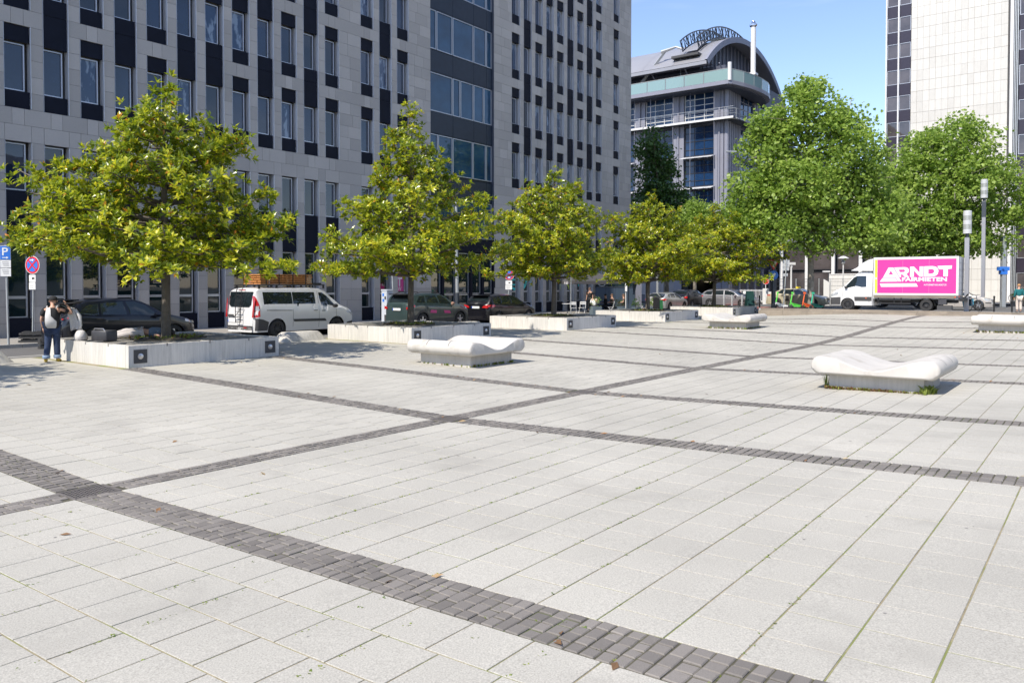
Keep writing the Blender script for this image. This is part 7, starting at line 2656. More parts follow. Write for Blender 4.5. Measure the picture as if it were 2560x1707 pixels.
for a in ('al', 'ar'):
    v = Vector(J[a]) + (Vector(J['kl' if a == 'al' else 'kr']) - Vector(J[a])) * 0.12
    MB().lathe([(0.082, v.z - 0.04), (0.093, v.z - 0.03), (0.095, v.z + 0.04), (0.086, v.z + 0.05)], 12, (v.x, v.y, 0)).part('trouser_turn_up', MT['cloth_jeans_light'], man, smooth='all')
MB().lathe([(0.16, 0.0), (0.17, 0.02), (0.165, 0.045)], 14, (-0.02, 0, 0.955)).part('belt', MT['cloth_silver'], man, smooth='all')
bp = root('rucksack', 'grey and black rucksack on the back of the person in the cap', 'rucksack', ml, mrz)
b = MB()
vs, fs = [], []
rows = [(0.90, 0.02, 0.13), (0.96, 0.10, 0.17), (1.08, 0.15, 0.18), (1.22, 0.14, 0.17), (1.36, 0.10, 0.14), (1.44, 0.03, 0.09)]
for z, d, w in rows:
    for q in range(10):
        a = math.pi * q / 9
        vs.append((-0.12 - d * math.sin(a), w * math.cos(a), z))
for i in range(5):
    for q in range(9):
        fs.append((i * 10 + q, i * 10 + q + 1, i * 10 + q + 11, i * 10 + q + 10))
b.add(vs, fs)
b.part('pack', MT['cloth_black'], bp, smooth='all')
pk = MB()
vs = []
for z, d, w in rows:
    k = 1.0 if z < 1.1 else 0.42
    for q in range(6):
        y = w * k * (0.75 if z < 1.1 else 1) * (-1 + 2 * q / 5) - (0.0 if z < 1.1 else -0.06)
        a = math.acos(max(-1, min(1, y / w)))
        vs.append((-0.135 - d * math.sin(a), y, z))
pk.add(vs, [(i * 6 + q, i * 6 + q + 1, i * 6 + q + 7, i * 6 + q + 6) for i in range(5) for q in range(5)])
pk.part('pack_panel', MT['cloth_silver'], bp, smooth='all')
for sg in (1, -1):
    MB().tube([(-0.13, sg * 0.10, 1.40), (-0.02, sg * 0.12, 1.475), (0.13, sg * 0.13, 1.38), (0.15, sg * 0.15, 1.2), (-0.02, sg * 0.215, 1.02), (-0.12, sg * 0.15, 0.96)], 0.018, 6).part('shoulder_strap', MT['cloth_grey'], bp, smooth='all')
um = root('umbrella', 'dark furled umbrella held over the right shoulder by the person in the cap', 'umbrella', ml, mrz)
MB().tube([(0.02, -0.02, 1.525), (0.08, -0.32, 1.535), (0.10, -0.55, 1.56)], [0.012, 0.028, 0.03], 8).part('furled_canopy', MT['cloth_black'], um)
MB().tube([(0.10, -0.56, 1.56), (0.14, -0.70, 1.585)], [0.05, 0.012], 6).part('handle', MT['black'], um)
jk = root('hanging_jacket', 'silver grey jacket hanging from the hand of the person in the cap', 'jacket', ml, mrz)
vs, fs = [], []
for i in range(9):
    z = 1.42 - i * 0.075
    w = 0.06 + 0.011 * i
    for q in range(9):
        y = -0.40 - 0.015 * i + w * (-1 + 2 * q / 8)
        vs.append((0.16 + 0.03 * math.sin(q * 2.1 + i * 0.4) + 0.012 * i, y, z - 0.02 * math.sin(q)))
for i in range(8):
    for q in range(8):
        fs.append((i * 9 + q, i * 9 + q + 1, i * 9 + q + 10, i * 9 + q + 9))
o = MB().add(vs, fs).part('jacket_body', MT['cloth_silver'], jk, smooth='all')
so_ = o.modifiers.new('thickness', 'SOLIDIFY')
so_.thickness = 0.035
MB().tube([(0.19, -0.50, 1.38), (0.22, -0.60, 1.2), (0.21, -0.62, 0.95), (0.2, -0.60, 0.85)], [0.03, 0.05, 0.045, 0.035], 8).part('sleeve', MT['cloth_silver'], jk, smooth='all')

# bags on and beside the planter
def blob(name, label, cat, loc, rz, rows, mat, n=16, extra=None):
    t = root(name, label, cat, loc, rz)
    b = MB()
    vs, fs = [], []
    for z, rx, ry, ox in rows:
        for q in range(n):
            a = 2 * math.pi * q / n
            w = 1 + 0.06 * math.sin(3 * a + z * 9)
            vs.append((ox + rx * w * math.cos(a), ry * w * math.sin(a), z))
    for i in range(len(rows) - 1):
        for q in range(n):
            a, c = i * n + q, i * n + (q + 1) % n
            fs.append((a, c, c + n, a + n))
    fs.append(tuple(reversed(range(n))))
    fs.append(tuple(range((len(rows) - 1) * n, len(rows) * n)))
    b.add(vs, fs)
    b.part('bag_body', MT[mat], t, smooth='all')
    return t


sk = blob('sack', 'grey plastic sack slumped on the planter rim beside the person in the cap', 'bag', W(6.02, -13.42, PH - 0.01), TH + 1.2,
          [(-0.10, 0.04, 0.05, 0.16), (-0.02, 0.16, 0.13, 0.06), (0.05, 0.25, 0.17, 0.0), (0.15, 0.24, 0.16, -0.01), (0.21, 0.19, 0.13, -0.04), (0.26, 0.12, 0.10, -0.08), (0.29, 0.05, 0.05, -0.10)], 'plastic_bag')
MB().tube([(-0.20, 0.03, 0.24), (-0.06, -0.11, 0.25), (0.05, 0.03, 0.24), (-0.08, 0.12, 0.24)], 0.010, 6).part('tie', MT['cloth_black'], sk)
su = root('suitcase', 'charcoal soft suitcase lying on the rim of the nearest planter', 'suitcase', W(6.4, -12.9, PH), TH + math.pi / 2 + 0.25)
su.scale = (0.82, 0.82, 0.95)
b = MB()
vs, fs = [], []
pr = [(0.0, 0.02), (0.02, 0.0), (0.22, 0.0), (0.27, 0.015), (0.29, 0.05)]
for z, i_ in pr:
    for (x, y) in ((-0.34, -0.21), (-0.30, -0.24), (0.30, -0.24), (0.34, -0.21), (0.34, 0.21), (0.30, 0.24), (-0.30, 0.24), (-0.34, 0.21)):
        vs.append((x * (1 - i_ * 1.5), y * (1 - i_ * 2), z))
for i in range(4):
    for q in range(8):
        a, c = i * 8 + q, i * 8 + (q + 1) % 8
        fs.append((a, c, c + 8, a + 8))
fs += [tuple(range(7, -1, -1)), tuple(range(32, 40))]
b.add(vs, fs).part('case', MT['luggage'], su, smooth=True)
MB().tube([(-0.25, 0.19, 0.28), (-0.2, 0.20, 0.34), (0.2, 0.20, 0.34), (0.25, 0.19, 0.28)], 0.016, 6).part('handle', MT['alloy'], su)
MB().box(-0.3, -0.252, 0.13, 0.3, -0.245, 0.145).part('zip', MT['alloy'], su)
MB().box(-0.22, -0.262, 0.03, 0.18, -0.246, 0.11).part('pocket', MT['luggage'], su)
# stacks of rubber sign bases; the leaning no stopping post stands in the first
def base_mesh():
    b = MB()
    o_ = [(-0.42, -0.10), (-0.34, -0.20), (0.34, -0.20), (0.42, -0.10), (0.42, 0.10), (0.34, 0.20), (-0.34, 0.20), (-0.42, 0.10)]
    b.prism(o_, 0.0, 0.06, 'xy')
    b.prism([(x * 0.82, y * 0.75) for x, y in o_], 0.06, 0.10, 'xy')
    b.box(-0.30, -0.03, 0.10, -0.10, 0.03, 0.125).box(0.10, -0.03, 0.10, 0.30, 0.03, 0.125)
    return b.mesh('rubber_base', MT['rubber_base'])


bme = base_mesh()
SB = W(7.6, -20.35, 0.106)
for k in range(3):
    o = place('ballast_block', bme, None, (SB.x + 0.02 * k, SB.y, SB.z + 0.126 * k), (0, 0, 0.15 + 0.08 * k))
    tag(o, ['lowest black rubber sign base of the stack under the leaning no stopping sign', 'middle black rubber sign base of the stack under the leaning no stopping sign',
            'topmost black rubber sign base of the stack, holding the leaning no stopping sign'][k], 'ballast block', 'rubber sign bases on the pavement')
SB2 = W(7.5, -18.6, 0.0)
for k in range(3):
    o = place('ballast_block', bme, None, (SB2.x, SB2.y + 0.01 * k, SB2.z + 0.126 * k), (0, 0, 0.5 - 0.06 * k))
    tag(o, ['lowest rubber sign base of the stack behind the person in the cap', 'middle rubber sign base of the stack behind the person in the cap',
            'topmost rubber sign base of the stack behind the person in the cap'][k], 'ballast block', 'rubber sign bases on the pavement')

# person lying on the planter, feet to the left
ly = root('person', 'person in light grey trousers and blue top lying asleep on the nearest planter', 'person', W(PLC[1][0], PLC[1][1], PH - 0.03), 0.0)
lx = Vector((0.93, 0.36, 0)).normalized()
lyv = Vector((-lx.y, lx.x, 0))
lo = Vector((-0.95, -0.05, 0))


def lp(x, y, z):
    return lo + lx * x + lyv * y + Vector((0, 0, z))


verts = [lp(0.35, 0.1, 0.17), lp(0.62, 0.1, 0.16), lp(0.80, 0.1, 0.15), lp(0.90, 0.1, 0.13), lp(1.02, 0.1, 0.14), lp(1.08, 0.1, 0.14),
         lp(0.26, 0.16, 0.2), lp(-0.12, 0.05, 0.22), lp(-0.5, 0.12, 0.10), lp(-0.62, 0.05, 0.07), lp(0.26, 0.02, 0.14), lp(-0.12, -0.12, 0.13), lp(-0.48, -0.02, 0.07), lp(-0.6, -0.06, 0.05),
         lp(0.74, -0.08, 0.14), lp(0.6, -0.24, 0.1), lp(0.78, -0.26, 0.08)]
edges = [(0, 1), (1, 2), (2, 3), (3, 4), (4, 5), (0, 6), (6, 7), (7, 8), (8, 9), (0, 10), (10, 11), (11, 12), (12, 13), (2, 14), (14, 15), (15, 16)]
skin_obj('body', verts, edges, [0.13, 0.12, 0.13, 0.05, 0.085, 0.07, 0.09, 0.06, 0.04, 0.035, 0.09, 0.06, 0.04, 0.035, 0.055, 0.04, 0.03], MT['skin'], ly)
skin_obj('shirt', [verts[0].lerp(verts[1], 0.2), verts[1], verts[2], verts[14], verts[15]], [(0, 1), (1, 2), (2, 3), (3, 4)], [0.175, 0.165, 0.165, 0.08, 0.06], MT['cloth_blue_grey'], ly)
skin_obj('trousers', [verts[0], verts[6], verts[7], verts[8], verts[10], verts[11], verts[12]], [(0, 1), (1, 2), (2, 3), (0, 4), (4, 5), (5, 6)], [0.165, 0.125, 0.10, 0.075, 0.125, 0.10, 0.07], MT['cloth_grey'], ly)
for a, b_ in ((8, 9), (12, 13)):
    skin_obj('shoe', [verts[a].lerp(verts[b_], 0.4), verts[b_], verts[b_] + Vector((-0.06, 0, 0.05))], [(0, 1), (1, 2)], [0.05, 0.055, 0.04], MT['shoe_grey'], ly)
ellipsoid(verts[4] + Vector((0.02, 0.0, 0.01)), (0.10, 0.10, 0.10)).part('hair', MT['hair'], ly, smooth='all')
bb = blob('bundle', 'black cloth bundle on the planter below the sleeping person', 'bag', W(PLC[1][0] - 0.75, PLC[1][1] + 0.42, PH - 0.02), 0.9,
          [(0.0, 0.2, 0.1, 0), (0.03, 0.25, 0.12, 0), (0.08, 0.2, 0.1, 0), (0.10, 0.08, 0.05, 0)], 'cloth_black')

# cafe guests
person('person with dark hair in a white shirt seated at the cafe, back turned', W(42.9, -19.65, 0.02), face_dir(0.3, 0.95), SIT, 'cloth_white', 'cloth_black', hair='hair', long_sleeve=True, long_hair=True, group='people at the cafe')
person('person in black standing in the dark cafe doorway', W(46.0, -21.9, 0.1), face_dir(-0.5, -0.85), STAND, 'cloth_black', 'cloth_black', hair='hair_brown', scale=0.98, group='people at the cafe')
person('person in a dark suit and white shirt seated in profile at the cafe', W(44.9, -19.9, 0.02), face_dir(-0.95, -0.2), SIT, 'cloth_black', 'cloth_black', hair='hair', long_sleeve=True, group='people at the cafe')
person('person in a brown top seated at the cafe between suit and planter box', W(46.5, -20.3, 0.02), face_dir(-0.9, -0.4), SIT, 'cloth_brown', 'cloth_black', hair='hair_brown', group='people at the cafe')
person('person with long brown hair seated at the right end of the cafe', W(46.6, -19.4, 0.02), face_dir(-0.9, 0.2), SIT, 'cloth_brown', 'cloth_black', hair='hair_brown', long_hair=True, group='people at the cafe')
person('person with ginger hair in teal pullover and cream trousers at right edge', W(54.5, 4.1, float(zter(54.5, 0)) + 0.0), face_dir(0.2, 0.97), STAND, 'cloth_teal', 'cloth_cream', hair='hair_blond', long_sleeve=True, scale=1.0)

# ------------------------------------------------------------------ cafe furniture
def parasol(label, loc, rz, hw_, z0, z1, mat, text=None, stripes=False):
    t = root('parasol', label, 'parasol', loc, rz, 'cafe parasols')
    MB().cyl((0, 0, 0.0), (0, 0, z1 - 0.05), 0.03, n=10).part('pole', MT['steel_dark'], t)
    MB().box(-0.35, -0.35, 0.0, 0.35, 0.35, 0.06).part('base', MT['steel_dark'], t)
    N_ = 6
    for side in range(4):
        a = side * math.pi / 2
        m3 = Matrix.Rotation(a, 3, 'Z')
        vs, fs = [], []
        for i in range(N_ + 1):
            f = i / N_
            r_ = hw_ * f
            z = z1 - (z1 - z0) * (0.75 * f + 0.25 * f * f)
            for q in range(7):
                y = r_ * (-1 + 2 * q / 6)
                sag = -0.03 * math.sin(math.pi * q / 6) * f
                vs.append(m3 @ Vector((r_, y, z + sag)))
        for i in range(N_):
            for q in range(6):
                fs.append((i * 7 + q, i * 7 + q + 1, i * 7 + q + 8, i * 7 + q + 7))
        fs2 = []
        k0 = len(vs)
        for q in range(7):
            y = hw_ * (-1 + 2 * q / 6)
            vs.append(m3 @ Vector((hw_ + 0.005, y, z0 - 0.03 * math.sin(math.pi * q / 6) - 0.22)))
        for q in range(6):
            fs2.append((N_ * 7 + q, N_ * 7 + q + 1, k0 + q + 1, k0 + q))
        b = MB()
        b.add(vs, fs + fs2)
        if stripes:
            b.mi = [1 if (k // 6) % 2 == 0 else 0 for k in range(len(fs))] + [0] * len(fs2)
            b.part('canopy_panel', [MT[mat], MT['parasol_white']], t, smooth=True, fixn=False)
        else:
            b.part('canopy_panel', MT[mat], t, smooth=True, fixn=False)
    for k in range(8):
        a = k * math.pi / 4
        r_ = hw_ * (1 if k % 2 == 0 else 1.41)
        MB().tube([(0, 0, z1 - 0.06), (r_ * math.cos(a), r_ * math.sin(a), z0 + 0.0)], 0.012, 5).part('rib', MT['steel_dark'], t)
    return t


ps = parasol('large charcoal square parasol with white lettering over the cafe tables', W(43.6, -20.6, 0.06), TH - 0.62, 1.55, 2.25, 3.0, 'parasol')
onplane('lettering', text_mesh('k-lab', box=(-0.36, -0.10, 0.36, 0.12), offset=0.012, ext=0.002), MT['white_print'], ps, (-1.565, 0.15, 2.10), (0, -1, 0), (0, 0, 1))
parasol('dark parasol with white stripes on top, right of the charcoal parasol', W(48.4, -20.0, 0.06), TH - 0.5, 1.15, 2.3, 2.85, 'parasol', stripes=True)


def folding_chair(label, loc, rz, mat='white_metal'):
    t = root('folding_chair', label, 'chair', loc, rz, 'white folding chairs at the cafe')
    for y in (-0.2, 0.2):
        MB().tube([(0.22, y, 0.0), (-0.16, y, 0.46), (-0.24, y, 0.85)], 0.014, 6).part('leg', MT[mat], t)
        MB().tube([(-0.22, y * 0.9, 0.0), (0.18, y * 0.9, 0.45)], 0.014, 6).part('leg', MT[mat], t)
    for k in range(4):
        MB().box(-0.16 + k * 0.095, -0.2, 0.44, -0.085 + k * 0.095, 0.2, 0.458).part('seat_slat', MT[mat], t)
    for z in (0.68, 0.79):
        MB().box(-0.235, -0.2, z, -0.215, 0.2, z + 0.07).part('back_slat', MT[mat], t)
    return t


def cafe_table(label, loc, mat='steel_dark'):
    t = root('cafe_table', label, 'table', loc, 0.3, 'cafe tables')
    MB().lathe([(0, 0.70), (0.35, 0.70), (0.36, 0.715), (0.35, 0.73), (0, 0.73)], 20).part('table_top', MT[mat], t)
    MB().cyl((0, 0, 0.02), (0, 0, 0.70), 0.03).part('pillar', MT['steel_dark'], t)
    for k in range(3):
        a = k * 2.09
        MB().tube([(0, 0, 0.10), (0.28 * math.cos(a), 0.28 * math.sin(a), 0.015)], 0.02, 6).part('leg', MT['steel_dark'], t)


folding_chair('white folding chair at the left end of the cafe, nearest the signpost', W(41.0, -20.1, 0.02), TH + 0.4)
folding_chair('white folding chair right of the leftmost one, before the blue planter box', W(41.9, -20.0, 0.02), TH + 3.4)
folding_chair('white folding chair by the kerb between the two planter boxes', W(44.2, -19.1, 0.02), TH + 2.2)
folding_chair('white folding chair behind the tree trunk right of the cafe', W(47.6, -18.6, 0.02), TH - 1.0)
cafe_table('round white cafe table beside the leftmost chairs', W(41.3, -20.8, 0.02), 'white_metal')
cafe_table('dark cafe table between the white shirt and the dark suit', W(43.9, -19.9, 0.02))
cafe_table('dark cafe table at the right end of the cafe', W(47.3, -19.8, 0.02))


def plant_box(label, loc, rz, w, d, h, leaf, n_, flowers=None):
    t = root('planter_box', label, 'planter box', loc, rz, 'plant boxes round the cafe')
    b = MB()
    b.box(-w / 2, -d / 2, 0, w / 2, d / 2, h)
    b.box(-w / 2 + 0.03, -d / 2 + 0.03, h, w / 2 - 0.03, d / 2 - 0.03, h + 0.006)
    b.part('box', MT['box_planter'], t)
    rg = np.random.default_rng(int(w * 100 + n_))
    P = rg.normal(0, 1, (n_, 3)) * np.array([w * 0.32, d * 0.32, 0.16]) + np.array([0, 0, h + 0.26])
    A = rg.normal(0, 0.5, (n_, 3)) + np.array([0, 0, 0.8])
    A /= np.linalg.norm(A, axis=1, keepdims=True)
    V, F, r_ = leaf_geo((P, A), 6, 0.09, 0.022, 5, 0.0)
    o = place('foliage', np_mesh('foliage', V, F, MT[leaf], rnd=r_), t)
    o['kind'] = 'stuff'
    return t


plant_box('slate blue planter box in front of the person in the white shirt', W(41.6, -18.75, 0.0), TH - 0.55, 0.66, 0.5, 0.58, 'plane_leaf', 30)
plant_box('slate blue planter box with reddish plant right of the kerbside chair', W(44.9, -18.8, 0.0), TH - 0.55, 0.62, 0.5, 0.52, 'weed', 40)
plant_box('dark planter box with pale shrub left of the fourth tree trunk', W(46.8, -18.5, 0.0), TH - 0.55, 0.5, 0.5, 0.42, 'dark_leaf', 70)
plant_box('dark planter box with shrub right of the fourth tree trunk', W(48.5, -18.1, 0.0), TH - 0.55, 0.5, 0.5, 0.42, 'plane_leaf', 60)
# blue board wall with round m logo behind the cafe
bw_ = root('cafe_board', 'slate blue board wall with a round m emblem behind the cafe', 'board', W(50.3, -22.2, 0.05), TH - 0.75)
for k in range(4):
    MB().box(-1.6 + k * 0.8 + 0.006, 0.0, 0.0, -0.8 + k * 0.8 - 0.006, 0.06, 1.75).part('board', MT['navy_board'], bw_)
MB().box(-1.62, -0.02, 1.752, 1.62, 0.08, 1.82).part('top_rail', MT['steel_dark'], bw_)
onplane('logo_ring', poly_mesh([circle(0.36), circle(0.30)], 0.003), MT['pole'], bw_, (-1.1, -0.012, 2.2), (1, 0, 0), (0, 0, 1))
onplane('logo_letter', text_mesh('m', box=(-0.18, -0.11, 0.18, 0.13), ext=0.003), MT['pole'], bw_, (-1.1, -0.012, 2.2), (1, 0, 0), (0, 0, 1))
MB().box(-1.6, 0.03, 1.84, 1.6, 0.06, 2.75).part('dark_window', MT['shop_pane'], bw_)
MB().box(1.64, -0.1, 0, 2.1, 0.4, 2.9).part('grey_pillar', MT['blue_grey'], bw_)
cl = root('hanging_cloth', 'grey cloth hanging below the striped parasol', 'cloth', W(48.6, -19.6, 0.0), TH - 0.6)
vs, fs = [], []
for i in range(7):
    for q in range(9):
        y = 0.34 * (1 - 0.11 * i) * (-1 + 2 * q / 8)
        vs.append((0.04 * math.sin(q * 1.9), y + 0.03 * i, 2.15 - 0.13 * i - 0.10 * abs(math.sin(q * 0.8))))
for i in range(6):
    for q in range(8):
        fs.append((i * 9 + q, i * 9 + q + 1, i * 9 + q + 10, i * 9 + q + 9))
o = MB().add(vs, fs).part('cloth', MT['cloth_blue_grey'], cl, smooth='all')
o.modifiers.new('thickness', 'SOLIDIFY').thickness = 0.01

# ------------------------------------------------------------------ signs
def post_sign(name, label, cat, loc, lean, h, rz, r=0.03, mat='pole', group='street signs', rot0=0.0):
    t = root(name, label, cat, loc, rz, group)
    MB().cyl((0, 0, -0.05), (lean[0], lean[1], h), r, n=10).part('post', MT[mat], t, smooth=True)
    return t


def disc(parent, c, r, rings, n=32):
    """round sign facing -y at c: rings = [(radius, material)] from the outside in"""
    MB().lathe([(0, 0.0), (r, 0.0), (r, 0.012), (0, 0.012)], n, c, 'y').part('sign_back', MT['sign_grey'], parent)
    for k, (rr_, m) in enumerate(rings):
        me = poly_mesh([circle(rr_, n)], 0.001)
        onplane('sign_face', me, MT[m], parent, (c[0], c[1] - 0.004 - 0.003 * k, c[2]), (1, 0, 0), (0, 0, 1))


def rot_face(dx, dy):
    """z rotation so that local -y looks along (dx, dy)"""
    return math.atan2(dy, dx) + math.pi / 2


def no_stopping(label, loc, lean, h, rz, r, zc_, plates, arrow):
    t = post_sign('no_stopping_sign', label, 'traffic sign', loc, lean, h, rz)
    x = lean[0] * zc_ / h
    y = lean[1] * zc_ / h - 0.05
    disc(t, (x, y, zc_), r, [(r, 'sign_white'), (r * 0.95, 'sign_red'), (r * 0.74, 'sign_blue')])
    for a in (math.pi / 4, -math.pi / 4):
        w, l = r * 0.085, r * 0.80
        pts = [(-l, -w), (l, -w), (l, w), (-l, w)]
        pts = [(p * math.cos(a) - q * math.sin(a), p * math.sin(a) + q * math.cos(a)) for p, q in pts]
        onplane('sign_cross', poly_mesh([pts], 0.001), MT['sign_red'], t, (x, y - 0.016 - (0.001 if a > 0 else 0), zc_), (1, 0, 0), (0, 0, 1))
    if arrow == 'up':
        ar_ = [[(-0.3, -0.02), (0.05, -0.02), (0.0, -0.09), (0.10, -0.09), (0.24, 0.03), (0.10, 0.15), (0.0, 0.15), (0.05, 0.08), (-0.3, 0.08)]]
        ar_ = [[(p * r, q * r + r * 0.52) for p, q in ar_[0]]]
    else:
        ar_ = [[(-0.16 * r, -0.66 * r), (0.16 * r, -0.66 * r), (0.10 * r, -0.40 * r), (0.0, -0.28 * r), (-0.10 * r, -0.40 * r)]]
    onplane('sign_arrow', poly_mesh(ar_, 0.001), MT['sign_white'], t, (x, y - 0.019, zc_), (1, 0, 0), (0, 0, 1))
    for (z0, z1, w, kind) in plates:
        xx, yy = lean[0] * (z0 + z1) / 2 / h, lean[1] * (z0 + z1) / 2 / h - 0.05
        MB().box(xx - w / 2, yy, z0, xx + w / 2, yy + 0.008, z1).part('extra_plate', MT['sign_white'], t)
        if kind == 'truck':
            MB().box(xx - 0.02, yy - 0.004, (z0 + z1) / 2 - 0.02, xx + 0.09, yy - 0.001, (z0 + z1) / 2 + 0.035).box(xx - 0.01, yy - 0.004, (z0 + z1) / 2 - 0.04, xx + 0.02, yy - 0.001, (z0 + z1) / 2 - 0.022).box(
                xx + 0.055, yy - 0.004, (z0 + z1) / 2 - 0.04, xx + 0.085, yy - 0.001, (z0 + z1) / 2 - 0.022).part('pictogram', MT['sign_ink'], t)
        else:
            for q in range(3):
                zz = z1 - (z1 - z0) * (0.25 + 0.25 * q)
                MB().box(xx - w * 0.36, yy - 0.003, zz - 0.012, xx + w * (0.30 - 0.08 * q), yy - 0.001, zz + 0.012).part('plate_print', MT['print_grey'], t)
    return t


# parking sign at the left edge
pk_ = post_sign('parking_sign', 'blue parking sign with P and arrow at the left edge', 'traffic sign', W(6.62, -19.7, 0.1), (-0.04, 0, ), 3.22, rot_face(0.30, -0.95), 0.035)
MB().box(-0.20, -0.055, 2.74, 0.11, -0.045, 3.19).part('sign_plate', MT['sign_white'], pk_)
MB().box(-0.19, -0.062, 2.75, 0.10, -0.0555, 3.18).part('sign_face', MT['sign_blue'], pk_)
onplane('sign_letter', text_mesh('P', box=(-0.08, 0, 0.09, 0.25), offset=0.012, ext=0.001), MT['sign_white'], pk_, (-0.05, -0.064, 2.88), (1, 0, 0), (0, 0, 1))
onplane('sign_arrow', poly_mesh([[(-0.09, -0.012), (0.03, -0.012), (0.03, -0.04), (0.09, 0.0), (0.03, 0.04), (0.03, 0.012), (-0.09, 0.012)]], 0.001), MT['sign_white'], pk_, (-0.04, -0.064, 2.81), (1, 0, 0), (0, 0, 1))
for z0, z1 in ((2.49, 2.73), (2.21, 2.47)):
    MB().box(-0.19, -0.055, z0, 0.11, -0.047, z1).part('extra_plate', MT['sign_white'], pk_)
    for q in range(3):
        zz = z1 - 0.06 - 0.055 * q
        MB().box(-0.14 + 0.02 * q, -0.058, zz - 0.012, 0.05, -0.0555, zz + 0.012).part('plate_print', MT['print_grey'], pk_)
no_stopping('round no stopping sign on a leaning post in a stack of rubber bases', (SB.x, SB.y, 0.15), (0.10, 0.0), 2.92, rot_face(-0.27, -0.96), 0.30, 2.55, [(1.98, 2.22, 0.27, 'truck'), (1.73, 1.96, 0.27, 'text')], 'up')
no_stopping('round no stopping sign above the small dark hatchback', W(32.4, -19.1, 0.1), (0.10, 0.0), 2.85, rot_face(-0.1, -1.0), 0.30, 2.50, [(1.92, 2.16, 0.38, 'truck'), (1.66, 1.90, 0.38, 'text')], 'down')
no_stopping('round no stopping sign half hidden in leaves beside the charcoal parasol', W(39.4, -19.3, 0.1), (0.02, 0.0), 3.2, rot_face(-0.1, -1.0), 0.30, 2.98, [], 'down')
ts = post_sign('ticket_sign', 'square white sign on a leaning post above the parking ticket machine', 'sign', W(24.5, -20.3, 0.1), (-0.14, 0.0), 3.5, rot_face(-0.05, -1), 0.04)
MB().box(-0.42, -0.07, 2.90, 0.20, -0.05, 3.52).part('sign_plate', MT['sign_white'], ts)
tm = root('ticket_machine', 'grey parking ticket machine beside the dark green crossover', 'ticket machine', W(24.0, -20.3, 0.1), rot_face(-0.75, -0.66))
MB().box(-0.25, -0.16, 0.0, 0.25, 0.18, 1.62).part('cabinet', MT['machine'], tm)
MB().box(-0.24, -0.175, 0.05, 0.24, -0.162, 1.58).part('door', MT['machine'], tm)
MB().prism([(-0.27, 1.625), (0.27, 1.625), (0.27, 1.68), (-0.27, 1.70)], -0.18, 0.2, 'xz').part('lid', MT['machine'], tm)
MB().box(-0.15, -0.182, 1.36, 0.0, -0.176, 1.50).box(-0.14, -0.182, 1.08, 0.02, -0.176, 1.22).part('label', MT['sign_blue'], tm)
MB().box(0.05, -0.184, 1.2, 0.18, -0.176, 1.35).part('display', MT['sign_ink'], tm)
MB().box(-0.36, -0.1, 0.0, -0.255, 0.1, 0.9).part('side_box', MT['sign_grey'], tm)
lp_ = root('lamp_post', 'slim grey lamp post between the dark green and dark hatchback cars', 'lamp post', W(28.54, -19.6, 0.1), 0)
MB().cyl((0, 0, 0), (0, 0, 1.5), 0.13, 0.12, 14).part('lower_shaft', MT['steel_dark'], lp_, smooth=True)
MB().cyl((0, 0, 1.5), (-0.05, 0, 6.2), 0.095, 0.07, 14).part('upper_shaft', MT['pole'], lp_, smooth=True)
MB().box(-0.32, -0.02, 2.95, -0.14, 0.0, 3.3).box(-0.15, -0.01, 3.1, 0.0, 0.0, 3.14).part('sign_plate', MT['sign_grey'], lp_)
MB().lathe([(0.0, 6.6), (0.2, 6.5), (0.22, 6.3), (0.1, 6.15), (0.0, 6.12)], 14).part('lamp_head', MT['sign_grey'], lp_, smooth=True)
wp = post_sign('flag_post', 'white post with small white box beside the grey hanging cloth', 'post', W(46.0, -18.9, 0.0), (-0.02, 0), 4.2, rot_face(0, -1), 0.035, 'white_metal')
MB().box(-0.07, -0.1, 1.55, 0.07, -0.04, 2.05).part('white_box', MT['sign_white'], wp)
gp = post_sign('grey_post', 'plain grey post before the louvred panels behind the silver hatchback', 'post', W(51.9, -19.4, 0.1), (0.0, 0), 4.5, 0, 0.09, 'pole')

# yield and blue arrow signs on the dark post, no entry sign, sign back and camera masts
bpz = float(zroad(52.0, -10.5))
by_ = post_sign('yield_sign', 'yield triangle above blue arrow disc on a dark post by the scooters', 'traffic sign', W(52.0, -10.4, bpz), (0, 0), 4.4, rot_face(-0.35, -0.94), 0.16, 'steel_dark')
MB().prism([(-0.42, 3.78), (0.42, 3.78), (0.0, 3.05)], -0.19, -0.18, 'xz').part('sign_back', MT['sign_grey'], by_)
onplane('sign_face', poly_mesh([[(-0.42, 0.73), (0.0, 0.0), (0.42, 0.73)], [(-0.29, 0.65), (0.0, 0.15), (0.29, 0.65)]], 0.001), MT['sign_red'], by_, (0, -0.193, 3.05), (1, 0, 0), (0, 0, 1))
onplane('sign_face', poly_mesh([[(-0.29, 0.65), (0.0, 0.15), (0.29, 0.65)]], 0.001), MT['sign_white'], by_, (0, -0.192, 3.05), (1, 0, 0), (0, 0, 1))
disc(by_, (0, -0.18, 2.68), 0.32, [(0.32, 'sign_blue')])
ap = [(-0.11, -0.19), (-0.03, -0.19), (-0.03, -0.02), (-0.005, 0.03), (0.05, 0.04), (0.05, -0.03), (0.17, 0.08), (0.05, 0.19), (0.05, 0.12), (-0.06, 0.10), (-0.11, 0.02)]
onplane('sign_arrow', poly_mesh([ap], 0.001), MT['sign_white'], by_, (0, -0.189, 2.68), (1, 0, 0), (0, 0, 1))
ne = post_sign('no_entry_sign', 'small red no entry disc on a white post behind the white railing', 'traffic sign', W(73.0, -18.35, 0.25), (0, 0), 2.3, rot_face(-0.25, -0.97), 0.04, 'white_metal')
disc(ne, (0, -0.05, 2.1), 0.30, [(0.30, 'sign_white'), (0.28, 'sign_red')])
